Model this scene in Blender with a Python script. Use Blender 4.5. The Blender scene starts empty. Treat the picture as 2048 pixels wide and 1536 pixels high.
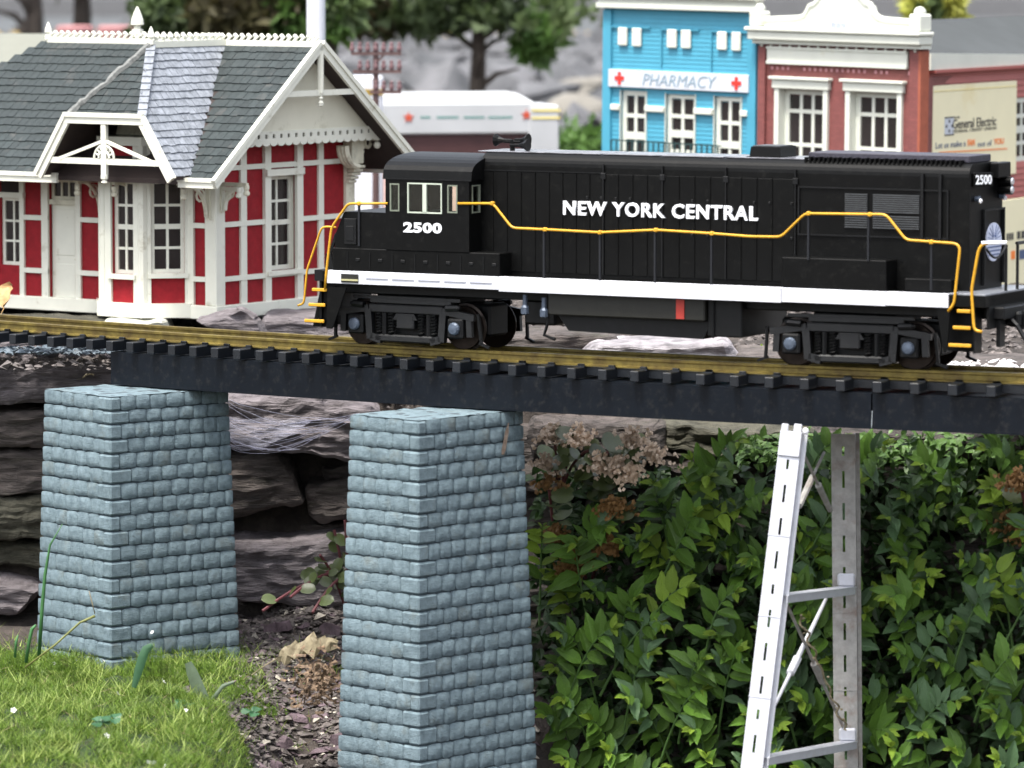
import bpy, bmesh, math, random
import numpy as np
from mathutils import Vector, Matrix, noise

# ------------------------------------------------------------------ camera, light, exposure
SC = bpy.context.scene
COL = SC.collection
R = math.radians
FPX, YH, HC = 10000.0, -150.0, 1.34           # focal length in photo pixels, horizon row, camera height (m)
PITCH = math.atan((768 - YH) / FPX)
cam_d = bpy.data.cameras.new("camera")
cam = bpy.data.objects.new("camera", cam_d)
COL.objects.link(cam)
cam.location = (0, 0, HC)
cam.rotation_euler = (math.pi / 2 - PITCH, 0, 0)
cam_d.sensor_width = 36
cam_d.lens = FPX / 2048 * 36
cam_d.clip_start = 0.05
cam_d.clip_end = 500
cam_d.dof.use_dof = True
cam_d.dof.focus_distance = 4.22
cam_d.dof.aperture_fstop = 14.0
SC.camera = cam

SUN_DIR = Vector((-0.22, -0.30, 0.92)).normalized()      # towards the sun
world = bpy.data.worlds.new("World")
SC.world = world
world.use_nodes = True
wn = world.node_tree
sky = wn.nodes.new("ShaderNodeTexSky")
sky.sky_type = 'NISHITA'
sky.sun_disc = False
sky.dust_density = 4.0
sky.ozone_density = 0.6
sky.sun_elevation = math.asin(SUN_DIR.z)
sky.sun_rotation = math.atan2(SUN_DIR.x, SUN_DIR.y)
hz = wn.nodes.new("ShaderNodeHueSaturation")      # thin even cloud takes most of the blue out of the sky
hz.inputs["Saturation"].default_value = 0.42
wn.links.new(sky.outputs[0], hz.inputs["Color"])
wn.links.new(hz.outputs[0], wn.nodes["Background"].inputs[0])
wn.nodes["Background"].inputs[1].default_value = 0.11
sun_d = bpy.data.lights.new("sun", 'SUN')
sun_d.energy = 1.5
sun_d.angle = R(11)
sun_d.color = (1.0, 0.96, 0.88)
sun = bpy.data.objects.new("sun", sun_d)
COL.objects.link(sun)
sun.rotation_euler = SUN_DIR.to_track_quat('Z', 'Y').to_euler()
SC.view_settings.view_transform = 'Standard'
SC.view_settings.look = 'None'
SC.view_settings.gamma = 1.0
SC.view_settings.use_curve_mapping = False
SC.view_settings.exposure = 1.95
SC.cycles.use_denoising = True
SC.cycles.max_bounces = 6
SC.cycles.transparent_max_bounces = 12

rng = random.Random(7)
nrng = np.random.RandomState(5)

# ------------------------------------------------------------------ geometry of the view (real places from sight lines)
_fw = Vector((0, math.cos(PITCH), -math.sin(PITCH)))
_up = Vector((0, math.sin(PITCH), math.cos(PITCH)))
CAMP = Vector((0, 0, HC))


def ray(px, py):
    return _fw + Vector((1, 0, 0)) * ((px - 1024) / FPX) + _up * ((768 - py) / FPX)


def at_y(px, py, Y):
    d = ray(px, py)
    return CAMP + d * (Y / d.y)


def at_z(px, py, z):
    d = ray(px, py)
    return CAMP + d * ((z - HC) / d.z)


def px_of(x, y):                                # column in the photo of a point at depth y
    return 1024 + x / y * FPX * 1.0


class Frame:
    def __init__(s, o, rotz, roll=0.0):
        s.o = Vector(o)
        s.rot = Matrix.Rotation(rotz, 4, 'Z') @ Matrix.Rotation(roll, 4, 'Y')
        s.M = Matrix.Translation(s.o) @ s.rot
        s.I = s.M.inverted()

    def loc(s, px, py, axis, val):
        c = s.I @ CAMP
        d = s.I.to_3x3() @ ray(px, py)
        return c + d * ((val - c[axis]) / d[axis])


class Wall:
    """a plane inside a frame: coordinates (u along, d outward, z up)"""
    def __init__(s, fr, o, u, n):
        s.fr, s.o, s.u, s.n = fr, Vector(o), Vector(u).normalized(), Vector(n).normalized()
        z = Vector((0, 0, 1))
        s.T = Matrix((
            (s.u.x, s.n.x, z.x, s.o.x), (s.u.y, s.n.y, z.y, s.o.y), (s.u.z, s.n.z, z.z, s.o.z), (0, 0, 0, 1)))

    def uz(s, px, py, d=0.0):
        c = s.fr.I @ CAMP
        r = s.fr.I.to_3x3() @ ray(px, py)
        o = s.o + s.n * d
        t = (o - c).dot(s.n) / r.dot(s.n)
        p = c + r * t - s.o
        return p.dot(s.u), p.z

    def U(s, px, d=0.0, py=450):
        return s.uz(px, py, d)[0]

    def Z(s, py, px, d=0.0):
        return s.uz(px, py, d)[1]


# ------------------------------------------------------------------ materials
MATS = {}


def mat(name, col, rough=0.6, metal=0.0, var=0.12, vs=60.0, bump=0.0, bs=400.0, rnd=0.0, col2=None,
        spec=0.5, trans=0.0, dirt=None, dirt_amt=0.0, ds=25.0, coords='Object', stretch=None, coat=0.0, bd=0.0006):
    if name in MATS:
        return MATS[name]
    m = bpy.data.materials.new(name)
    m.use_nodes = True
    N, Lk = m.node_tree.nodes, m.node_tree.links
    b = N["Principled BSDF"]
    b.inputs["Roughness"].default_value = rough
    b.inputs["Metallic"].default_value = metal
    b.inputs["Specular IOR Level"].default_value = spec
    if coat:
        b.inputs["Coat Weight"].default_value = coat
    tc = N.new("ShaderNodeTexCoord")
    oi = N.new("ShaderNodeObjectInfo")
    vm = N.new("ShaderNodeVectorMath")
    vm.operation = 'MULTIPLY_ADD'
    Lk.new(oi.outputs["Random"], vm.inputs[0])
    vm.inputs[1].default_value = (7.3, 3.1, 5.7)
    Lk.new(tc.outputs[coords], vm.inputs[2])
    vec = vm.outputs[0]
    if stretch:
        mp = N.new("ShaderNodeMapping")
        mp.inputs["Scale"].default_value = stretch
        Lk.new(vec, mp.inputs["Vector"])
        vec = mp.outputs[0]

    def noi(scale, det=5.0, ro=0.6):
        n = N.new("ShaderNodeTexNoise")
        n.inputs["Scale"].default_value = scale
        n.inputs["Detail"].default_value = det
        n.inputs["Roughness"].default_value = ro
        Lk.new(vec, n.inputs["Vector"])
        return n.outputs["Fac"]

    def ramp(fac, lo, hi):
        r = N.new("ShaderNodeMapRange")
        r.inputs["From Min"].default_value = lo
        r.inputs["From Max"].default_value = hi
        Lk.new(fac, r.inputs["Value"])
        return r.outputs[0]

    def mix(fac, a, c):
        x = N.new("ShaderNodeMix")
        x.data_type = 'RGBA'
        if isinstance(fac, float):
            x.inputs["Factor"].default_value = fac
        else:
            Lk.new(fac, x.inputs["Factor"])
        for i, s_ in ((6, a), (7, c)):
            if isinstance(s_, tuple):
                x.inputs[i].default_value = (*s_[:3], 1)
            else:
                Lk.new(s_, x.inputs[i])
        return x.outputs[2]

    lo = tuple(c * (1 - var) for c in col)
    hi = col2 if col2 else tuple(min(1, c * (1 + var)) for c in col)
    c = mix(ramp(noi(vs), 0.3, 0.7), lo, hi)
    if dirt:
        c = mix(ramp(noi(ds, 6, 0.7), 0.62 - dirt_amt * .3, 0.8), c, dirt)
    if rnd:
        h = N.new("ShaderNodeHueSaturation")
        mr = N.new("ShaderNodeMapRange")
        mr.inputs["To Min"].default_value = 1 - rnd
        mr.inputs["To Max"].default_value = 1 + rnd
        Lk.new(oi.outputs["Random"], mr.inputs["Value"])
        Lk.new(mr.outputs[0], h.inputs["Value"])
        Lk.new(c, h.inputs["Color"])
        c = h.outputs[0]
    Lk.new(c, b.inputs["Base Color"])
    if bump:
        bp = N.new("ShaderNodeBump")
        bp.inputs["Strength"].default_value = bump
        bp.inputs["Distance"].default_value = bd
        Lk.new(noi(bs, 8, 0.65), bp.inputs["Height"])
        Lk.new(bp.outputs[0], b.inputs["Normal"])
    if trans:
        t = N.new("ShaderNodeBsdfTranslucent")
        Lk.new(c, t.inputs["Color"])
        ms = N.new("ShaderNodeMixShader")
        ms.inputs[0].default_value = trans
        Lk.new(b.outputs[0], ms.inputs[1])
        Lk.new(t.outputs[0], ms.inputs[2])
        Lk.new(ms.outputs[0], N["Material Output"].inputs[0])
    MATS[name] = m
    return m


def leaf_mat(name, col, tip, rough=0.40, vein=0.7):
    m = mat(name, col, rough=rough, var=.25, vs=60, rnd=.28, trans=.22, spec=.55, coords='Generated', col2=tip)
    N, Lk = m.node_tree.nodes, m.node_tree.links
    b = N["Principled BSDF"]
    tc = N.new("ShaderNodeTexCoord")
    sp = N.new("ShaderNodeSeparateXYZ")
    Lk.new(tc.outputs["Generated"], sp.inputs[0])

    def mth(op, a, c, v2=None):
        n = N.new("ShaderNodeMath")
        n.operation = op
        for i, s_ in enumerate((a, c)):
            if isinstance(s_, (int, float)):
                n.inputs[i].default_value = s_
            elif s_ is not None:
                Lk.new(s_, n.inputs[i])
        return n.outputs[0]
    ax = mth('ABSOLUTE', mth('SUBTRACT', sp.outputs[0], .5), None)
    ph = mth('MULTIPLY', mth('SUBTRACT', sp.outputs[1], mth('MULTIPLY', ax, .8)), 56)
    s = mth('POWER', mth('ABSOLUTE', mth('SINE', ph, None), None), .6)
    mid = N.new("ShaderNodeMapRange")
    mid.inputs["From Max"].default_value = .06
    Lk.new(ax, mid.inputs["Value"])
    h = mth('MULTIPLY', s, mid.outputs[0])
    bp = N.new("ShaderNodeBump")
    bp.inputs["Strength"].default_value = vein
    bp.inputs["Distance"].default_value = .0008
    Lk.new(h, bp.inputs["Height"])
    Lk.new(bp.outputs[0], b.inputs["Normal"])
    return m


W_TRIM = mat("cream_trim_paint", (.68, .68, .59), .45, var=.05, vs=40, dirt=(.30, .26, .17), dirt_amt=.12, ds=55, bump=.12, bs=500)
W_DIRTY = mat("grubby_trim_paint", (.62, .60, .48), .5, var=.14, vs=90, dirt=(.14, .10, .06), dirt_amt=.35, ds=60, bump=.2)
RED = mat("barn_red_panel", (.24, .010, .016), .62, spec=.2, var=.14, vs=150, bump=.12, bs=900, dirt=(.28, .04, .04), dirt_amt=.1, ds=90)
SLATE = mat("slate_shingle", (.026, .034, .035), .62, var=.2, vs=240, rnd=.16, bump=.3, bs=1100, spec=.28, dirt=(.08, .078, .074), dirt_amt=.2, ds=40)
SLATE_L = mat("sheen_painted_slate", (.15, .165, .185), .36, var=.2, vs=200, rnd=.10, bump=.3, bs=900, spec=.6, col2=(.27, .29, .33))  # paler copy of the slate, sky sheen on the cross gable painted in
LEAD = mat("weathered_valley", (.14, .145, .14), .75, var=.35, vs=300, bump=.5, bs=900)
DARKROOM = mat("dark_underside", (.028, .018, .016), .8, var=.2)
GLASSD = mat("dark_window_glass", (.022, .018, .018), .12, var=.3, vs=30, spec=.5)
CREAMP = mat("cream_gable_panel", (.66, .64, .52), .6, var=.06, vs=25, bump=.15, bs=700, dirt=(.33, .30, .20), dirt_amt=.1, ds=30)
BLACK = mat("black_engine_paint", (.0020, .0021, .0021), .42, var=.25, vs=60, bump=.2, bs=1500, spec=.16, dirt=(.011, .011, .010), dirt_amt=.22, ds=170)
BLACKM = mat("matt_black_casting", (.0022, .0025, .003), .5, var=.3, vs=150, bump=.3, bs=1200, dirt=(.008, .008, .009), dirt_amt=.3, ds=120, spec=.3)
OLIVE = mat("olive_black_tank", (.008, .0078, .005), .6, var=.25, vs=120, bump=.2)
WHITEB = mat("white_sill_paint", (.62, .63, .68), .35, var=.03, vs=60, bump=.06, bs=400)
LETTER = mat("white_lettering", (.78, .80, .84), .5, var=.1, vs=700)
YELLOW = mat("yellow_handrail", (.56, .29, .015), .42, var=.15, vs=250, dirt=(.35, .18, .03), dirt_amt=.15, ds=200)
SILVER = mat("worn_silver_cap", (.07, .09, .125), .45, metal=.3, var=.25, vs=300, bump=.3)
GREYG = mat("grey_grille", (.05, .054, .058), .5, var=.25, vs=200)
CLEAR = None
RAILM = mat("tarnished_brass_rail", (.20, .155, .04), .40, metal=.55, var=.3, vs=140, bump=.25, bs=700, dirt=(.06, .035, .02), dirt_amt=.8, ds=55)
TIE = mat("black_tie_plastic", (.0055, .0075, .011), .36, var=.25, vs=200, bump=.3, bs=900, spec=.6, rnd=.2)
BEAM = mat("blue_black_girder", (.0026, .0046, .0082), .42, var=.16, vs=70, bump=.2, bs=600, dirt=(.022, .022, .022), dirt_amt=.3, ds=160, spec=.22)
PIER = mat("blue_grey_cast_stone", (.150, .208, .238), .95, var=.20, vs=170, bump=.8, bs=900, rnd=.06, col2=(.215, .285, .318), dirt=(.14, .15, .13), dirt_amt=.2, ds=26, bd=.0028, spec=.12)
PIERM = mat("pier_joint_mortar", (.055, .075, .088), .9, var=.2, vs=160, bump=.4)
STONE = mat("brown_violet_slate_rock", (.055, .045, .040), .8, var=.4, vs=45, bump=1.0, bs=110, rnd=.25, col2=(.15, .125, .115), stretch=(1, 1, 5), bd=.008, dirt=(.06, .06, .035), dirt_amt=.25, ds=18)
STONE_L = mat("pale_lavender_slate_rock", (.135, .115, .118), .75, var=.35, vs=45, bump=1.0, bs=95, rnd=.15, col2=(.27, .24, .255), stretch=(1, 1, 5), bd=.008)
STONE_G = mat("mossy_slate_rock", (.045, .044, .028), .85, var=.4, vs=45, bump=1.0, bs=95, rnd=.2, col2=(.095, .09, .065), stretch=(1, 1, 3.2), bd=.004)
SHALE = mat("purple_shale", (.085, .055, .068), .75, var=.35, vs=90, bump=.8, bs=260, rnd=.25, col2=(.18, .13, .15), bd=.002)
CHIP = mat("gravel_chip", (.038, .032, .032), .8, var=.5, vs=200, bump=.5, col2=(.18, .155, .145))
GREYRK = mat("grey_bank_rock", (.045, .05, .056), .85, var=.35, vs=9, bump=.6, bs=30, rnd=.3, col2=(.135, .135, .145), bd=.01)
PALE_GR = mat("white_gravel", (.62, .60, .60), .8, var=.3, vs=200, bump=.5)
GALV = mat("pale_aluminium", (.48, .49, .53), .38, metal=.25, var=.08, vs=120, bump=.15, bs=600, dirt=(.35, .32, .30), dirt_amt=.12, ds=60)
GALV_D = mat("shade_toned_aluminium", (.28, .275, .26), .6, metal=.2, var=.22, vs=130, bump=.3, dirt=(.16, .08, .05), dirt_amt=.35, ds=45)  # greyer aluminium copy: girder shade put into its colour, plus brown dirt
BLUEP = mat("turquoise_clapboard", (.055, .28, .40), .6, var=.06, vs=40)
BRICK = None
MOSS = mat("moss_green", (.030, .085, .007), .65, var=.5, vs=260, trans=.3, col2=(.17, .29, .022), dirt=(.10, .07, .03), dirt_amt=.15, ds=45)
LEAF = leaf_mat("green_leaf", (.038, .115, .014), (.16, .30, .04))
LEAF_Y = leaf_mat("young_and_lit_leaf", (.17, .31, .02), (.32, .46, .06))
LEAF_B = leaf_mat("bluish_leaf", (.055, .13, .05), (.15, .25, .12), rough=.3)
SED = mat("sedum_leaf", (.045, .075, .025), .4, var=.4, vs=120, rnd=.35, trans=.12, col2=(.12, .15, .05), spec=.6)
SEDR = mat("sedum_red_stem", (.11, .03, .035), .5, var=.3, vs=200)
FLW = mat("pink_tan_flower", (.62, .44, .30), .6, var=.35, vs=200, rnd=.3, trans=.2, col2=(.80, .66, .52))
RUST = mat("rusty_flower", (.22, .11, .035), .7, var=.4, vs=200, rnd=.3, trans=.2, col2=(.36, .20, .07))
STEM = mat("green_stem", (.06, .12, .03), .5, var=.3, vs=200)
DRY = mat("dry_leaf", (.20, .155, .085), .7, var=.4, vs=160, trans=.2, col2=(.36, .31, .20))
DRYB = mat("dry_brown_litter", (.055, .032, .018), .75, var=.6, vs=300, trans=.1, col2=(.27, .18, .11))


def siding_mat(name, col, step, dark=.6, bump=.8, brick=False, bw=.008):
    m = mat(name, col, .65, var=.10, vs=90)
    N, Lk = m.node_tree.nodes, m.node_tree.links
    b = N["Principled BSDF"]
    src = b.inputs["Base Color"].links[0].from_socket
    tc = N.new("ShaderNodeTexCoord")
    if brick:
        mp = N.new("ShaderNodeMapping")
        mp.inputs["Rotation"].default_value = (math.pi / 2, 0, 0)
        Lk.new(tc.outputs["Object"], mp.inputs["Vector"])
        br = N.new("ShaderNodeTexBrick")
        br.inputs["Scale"].default_value = 1
        br.inputs["Brick Width"].default_value = bw
        br.inputs["Row Height"].default_value = step
        br.inputs["Mortar Size"].default_value = step * .13
        br.inputs["Color1"].default_value = (1, 1, 1, 1)
        br.inputs["Color2"].default_value = (.8, .8, .8, 1)
        br.inputs["Mortar"].default_value = (dark, dark, dark, 1)
        Lk.new(mp.outputs[0], br.inputs["Vector"])
        f = br.outputs["Color"]
        hgt = br.outputs["Fac"]
    x = N.new("ShaderNodeMix")
    x.data_type = 'RGBA'
    x.blend_type = 'MULTIPLY'
    x.inputs["Factor"].default_value = 1
    Lk.new(src, x.inputs[6])
    Lk.new(f, x.inputs[7])
    Lk.new(x.outputs[2], b.inputs["Base Color"])
    bp = N.new("ShaderNodeBump")
    bp.invert = True
    bp.inputs["Strength"].default_value = bump
    bp.inputs["Distance"].default_value = .0008
    Lk.new(hgt, bp.inputs["Height"])
    Lk.new(bp.outputs[0], b.inputs["Normal"])
    return m


BRICK = siding_mat("rose_brick", (.21, .062, .056), .0026, .70, .5, brick=True, bw=.0075)
TAN_W = mat("yellowing_white_paint", (.60, .615, .545), .5, var=.05, vs=30, dirt=(.5, .48, .33), dirt_amt=.1, ds=30)
ORANGE = mat("sun_painted_brick_return", (.28, .075, .04), .7, var=.15, vs=120)  # sunlight on the brick's right side put into an orange colour
SALMON = mat("salmon_clapboard", (.36, .10, .085), .6, var=.06, vs=40)
CREAMS = mat("cream_signboard", (.80, .74, .50), .5, var=.04, vs=20, dirt=(.72, .60, .30), dirt_amt=.1, ds=12)
CROSS = mat("red_sign_print", (.62, .03, .02), .5, var=.05)
SIGNW = mat("white_signboard", (.52, .55, .60), .5, var=.03)
INKG = mat("pale_grey_ink", (.20, .28, .34), .6, var=.1)
INK = mat("black_ink", (.03, .03, .03), .6, var=.1)
INKN = mat("navy_ink", (.06, .09, .18), .6, var=.1)
INKO = mat("orange_ink", (.80, .20, .03), .6, var=.1)
INKT = mat("green_ink", (.04, .20, .17), .6, var=.1)
IRONG = mat("dark_green_iron", (.012, .04, .04), .5, var=.2)
MAROON = mat("maroon_car_side", (.055, .020, .020), .6, var=.2, vs=40)
GREYROOF = mat("grey_felt_roof", (.042, .047, .049), .85, var=.2, vs=14, bump=.4, bs=60)
PINKP = mat("faded_pink_brown_plastic", (.11, .062, .058), .6, var=.15)
PINKI = mat("faded_pink_insulator", (.15, .08, .085), .5, var=.12)
YKERB = mat("yellow_kerb_paint", (.30, .20, .03), .7, var=.2, vs=8)
BARK = mat("dark_bark", (.045, .035, .028), .9, var=.35, vs=30, bump=.8, bs=80, bd=.004)
NEEDLE = mat("conifer_foliage", (.030, .055, .020), .6, var=.4, vs=9, trans=.3, col2=(.11, .16, .055))
NEEDLEB = mat("brownish_foliage", (.055, .038, .020), .7, var=.5, vs=9, trans=.3, col2=(.09, .085, .03))
YLEAF = mat("yellow_green_foliage", (.42, .46, .06), .6, var=.2, vs=20, trans=.35, col2=(.62, .62, .16))
BUSHG = mat("bright_bush_foliage", (.07, .16, .03), .6, var=.4, vs=20, trans=.3, col2=(.14, .26, .06))
LAVW = mat("grey_lavender_render", (.058, .070, .075), .85, var=.1, vs=1.5)
BROWNW = mat("dark_brown_cladding", (.022, .015, .014), .8, var=.15, vs=1.5)
SOIL = mat("dark_soil", (.028, .022, .018), .95, var=.4, vs=70, bump=1, bs=160, bd=.004, col2=(.075, .06, .052))
PETAL = mat("white_petal", (.80, .80, .78), .5, var=.05, trans=.2)
REDM = mat("red_tank_marker", (.35, .03, .02), .6, var=.15)


def clear_glass():
    m = bpy.data.materials.new("clear_cab_glass")
    m.use_nodes = True
    N, Lk = m.node_tree.nodes, m.node_tree.links
    for n in list(N):
        if n.type == 'BSDF_PRINCIPLED':
            N.remove(n)
    t = N.new("ShaderNodeBsdfTransparent")
    t.inputs[0].default_value = (.86, .9, .84, 1)
    g = N.new("ShaderNodeBsdfGlossy")
    g.inputs["Roughness"].default_value = .06
    fr = N.new("ShaderNodeFresnel")
    fr.inputs[0].default_value = 1.6
    ms = N.new("ShaderNodeMixShader")
    Lk.new(fr.outputs[0], ms.inputs[0])
    Lk.new(t.outputs[0], ms.inputs[1])
    Lk.new(g.outputs[0], ms.inputs[2])
    Lk.new(ms.outputs[0], N["Material Output"].inputs[0])
    return m


CLEAR = clear_glass()

# ------------------------------------------------------------------ mesh helpers


def setp(o, label=None, cat=None, group=None, kind=None):
    if label:
        o['label'] = label
    if cat:
        o['category'] = cat
    if group:
        o['group'] = group
    if kind:
        o['kind'] = kind
    return o


def link(name, me, parent=None, loc=None, rot=None, scale=None):
    o = bpy.data.objects.new(name, me)
    COL.objects.link(o)
    if parent:
        o.parent = parent
    if loc is not None:
        o.location = loc
    if rot is not None:
        o.rotation_euler = rot
    if scale is not None:
        o.scale = scale
    return o


def thing(name, label, cat, frame=None, loc=(0, 0, 0), rotz=0.0, group=None):
    o = bpy.data.objects.new(name, None)
    o.empty_display_size = .01
    COL.objects.link(o)
    if frame:
        o.matrix_world = frame.M
    else:
        o.location = loc
        o.rotation_euler = (0, 0, rotz)
    return setp(o, label, cat, group)


class MB:
    def __init__(s, T=None):
        s.v, s.f, s.T = [], [], T

    def add(s, vs, fs):
        n = len(s.v)
        if s.T is not None:
            vs = [s.T @ Vector(v) for v in vs]
        s.v.extend([tuple(v) for v in vs])
        s.f.extend([tuple(i + n for i in f) for f in fs])
        return s

    def box(s, x0, x1, y0, y1, z0, z1, c=0.0):
        lo = (min(x0, x1), min(y0, y1), min(z0, z1))
        hi = (max(x0, x1), max(y0, y1), max(z0, z1))
        if c <= 0:
            vs = [(x, y, z) for x in (lo[0], hi[0]) for y in (lo[1], hi[1]) for z in (lo[2], hi[2])]
            fs = [(0, 1, 3, 2), (4, 6, 7, 5), (0, 4, 5, 1), (2, 3, 7, 6), (0, 2, 6, 4), (1, 5, 7, 3)]
            return s.add(vs, fs)
        c = min(c, .45 * min(hi[i] - lo[i] for i in range(3)))
        vs, idx = [], {}
        for k in range(8):
            sg = ((k >> 2) & 1, (k >> 1) & 1, k & 1)
            for a in range(3):
                p = []
                for i in range(3):
                    q = hi[i] if sg[i] else lo[i]
                    if i != a:
                        q += -c if sg[i] else c
                    p.append(q)
                idx[(sg, a)] = len(vs)
                vs.append(tuple(p))
        fs = []
        for a in range(3):
            i, j = (a + 1) % 3, (a + 2) % 3
            for sv in (0, 1):
                loop = []
                for (si, sj) in ((0, 0), (1, 0), (1, 1), (0, 1)):
                    sg = [0, 0, 0]
                    sg[a], sg[i], sg[j] = sv, si, sj
                    loop.append(idx[(tuple(sg), a)])
                fs.append(tuple(loop))
            for si in (0, 1):
                for sj in (0, 1):
                    A, B = [0, 0, 0], [0, 0, 0]
                    A[a], B[a] = 0, 1
                    A[i] = B[i] = si
                    A[j] = B[j] = sj
                    A, B = tuple(A), tuple(B)
                    fs.append((idx[(A, i)], idx[(B, i)], idx[(B, j)], idx[(A, j)]))
        for k in range(8):
            sg = ((k >> 2) & 1, (k >> 1) & 1, k & 1)
            fs.append((idx[(sg, 0)], idx[(sg, 1)], idx[(sg, 2)]))
        return s.add(vs, fs)

    def prism(s, pts, ext):
        """pts: planar 3D loop, ext: extrusion vector"""
        e = Vector(ext)
        n = len(pts)
        vs = [tuple(p) for p in pts] + [tuple(Vector(p) + e) for p in pts]
        fs = [tuple(range(n)), tuple(range(2 * n - 1, n - 1, -1))]
        fs += [(i, (i + 1) % n, n + (i + 1) % n, n + i) for i in range(n)]
        return s.add(vs, fs)

    def bar(s, a, b, w, h, up=(0, 0, 1)):
        """rectangular bar from a to b, w across, h along up"""
        a, b = Vector(a), Vector(b)
        d = (b - a).normalized()
        sd = d.cross(Vector(up)).normalized() * (w / 2)
        u = sd.cross(d).normalized() * (h / 2)
        vs = [a - sd - u, a + sd - u, a + sd + u, a - sd + u, b - sd - u, b + sd - u, b + sd + u, b - sd + u]
        return s.add(vs, [(0, 1, 2, 3), (7, 6, 5, 4), (0, 4, 5, 1), (1, 5, 6, 2), (2, 6, 7, 3), (3, 7, 4, 0)])

    def tube(s, path, r, n=8, cap=True):
        path = [Vector(p) for p in path]
        rs = r if isinstance(r, (list, tuple)) else [r] * len(path)
        vs, fs = [], []
        prev = None
        for i, p in enumerate(path):
            if i == 0:
                d = path[1] - p
            elif i == len(path) - 1:
                d = p - path[i - 1]
            else:
                d = (path[i + 1] - p).normalized() + (p - path[i - 1]).normalized()
            d.normalize()
            if prev is None:
                a = d.orthogonal().normalized()
            else:
                a = (prev - d * prev.dot(d)).normalized()
            prev = a
            b = d.cross(a)
            for k in range(n):
                t = 2 * math.pi * k / n
                vs.append(p + (a * math.cos(t) + b * math.sin(t)) * rs[i])
        for i in range(len(path) - 1):
            for k in range(n):
                fs.append((i * n + k, i * n + (k + 1) % n, (i + 1) * n + (k + 1) % n, (i + 1) * n + k))
        if cap:
            fs.append(tuple(range(n - 1, -1, -1)))
            m = (len(path) - 1) * n
            fs.append(tuple(range(m, m + n)))
        return s.add(vs, fs)

    def lathe(s, c, prof, n=12, axis=(0, 0, 1)):
        """prof: list of (distance along axis, radius)"""
        c, ax = Vector(c), Vector(axis).normalized()
        return s.tube([c + ax * (h + 1e-6 * i) for i, (h, r) in enumerate(prof)], [max(r, 1e-5) for h, r in prof], n)

    def ball(s, c, r, n=8, m=5, sc=(1, 1, 1)):
        vs, fs = [], []
        for i in range(m + 1):
            t = math.pi * i / m
            for k in range(n):
                p = 2 * math.pi * k / n
                vs.append((c[0] + r * sc[0] * math.sin(t) * math.cos(p), c[1] + r * sc[1] * math.sin(t) * math.sin(p), c[2] + r * sc[2] * math.cos(t)))
        for i in range(m):
            for k in range(n):
                fs.append((i * n + k, (i + 1) * n + k, (i + 1) * n + (k + 1) % n, i * n + (k + 1) % n))
        return s.add(vs, fs)

    def holes(s, u0, u1, z0, z1, hs, d0, d1):
        """a wall slab in (u,d,z) with rectangular openings"""
        us = sorted({u0, u1, *[h[0] for h in hs], *[h[1] for h in hs]})
        zs = sorted({z0, z1, *[h[2] for h in hs], *[h[3] for h in hs]})
        us = [u for u in us if u0 <= u <= u1]
        zs = [z for z in zs if z0 <= z <= z1]
        for a, b in zip(us, us[1:]):
            run = None
            for c, d in zip(zs, zs[1:]):
                m, k = (a + b) / 2, (c + d) / 2
                inside = any(h[0] < m < h[1] and h[2] < k < h[3] for h in hs)
                if inside:
                    if run:
                        s.box(a, b, d0, d1, run[0], run[1])
                    run = None
                else:
                    run = (run[0], d) if run else (c, d)
            if run:
                s.box(a, b, d0, d1, run[0], run[1])
        return s

    def mesh(s, name, m=None, smooth=False, recalc=True, weld=False):
        me = bpy.data.meshes.new(name)
        me.from_pydata(s.v, [], s.f)
        if recalc or weld:
            bm = bmesh.new()
            bm.from_mesh(me)
            if weld:
                bmesh.ops.remove_doubles(bm, verts=bm.verts, dist=1e-6)
            bmesh.ops.recalc_face_normals(bm, faces=bm.faces)
            bm.to_mesh(me)
            bm.free()
        if m:
            me.materials.append(m)
        if smooth:
            me.polygons.foreach_set("use_smooth", [True] * len(me.polygons))
        return me

    def build(s, name, m, parent=None, smooth=False, label=None, cat=None, group=None, kind=None, recalc=True, loc=None):
        o = link(name, s.mesh(name, m, smooth, recalc), parent, loc)
        return setp(o, label, cat, group, kind)


def text_part(name, body, T, u0, u1, z0, z1, m, parent, depth=.0004, bold=0.0, shear=0.0, d=0.0, space=1.0):
    """lettering fitted into the rectangle u0..u1, z0..z1 of the plane given by T (u, d, z)"""
    cu = bpy.data.curves.new(name, 'FONT')
    cu.body = body
    cu.extrude = .02
    cu.offset = bold
    cu.shear = shear
    cu.space_character = space
    cu.resolution_u = 3
    to = bpy.data.objects.new(name, cu)
    COL.objects.link(to)
    bpy.context.view_layer.update()
    dg = bpy.context.evaluated_depsgraph_get()
    me = bpy.data.meshes.new_from_object(to.evaluated_get(dg))
    bpy.data.objects.remove(to)
    n = len(me.vertices)
    co = np.empty(n * 3)
    me.vertices.foreach_get("co", co)
    co = co.reshape(-1, 3)
    lo, hi = co.min(0), co.max(0)
    u = u0 + (co[:, 0] - lo[0]) / (hi[0] - lo[0]) * (u1 - u0)
    z = z0 + (co[:, 1] - lo[1]) / (hi[1] - lo[1]) * (z1 - z0)
    dd = d + (co[:, 2] - lo[2]) / (hi[2] - lo[2]) * depth
    A = np.array(T)
    P = np.stack([u, dd, z, np.ones(n)], 1) @ A.T
    me.vertices.foreach_set("co", P[:, :3].ravel())
    me.materials.clear()
    me.materials.append(m)
    me.update()
    me.name = name
    return link(name, me, parent)


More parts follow.
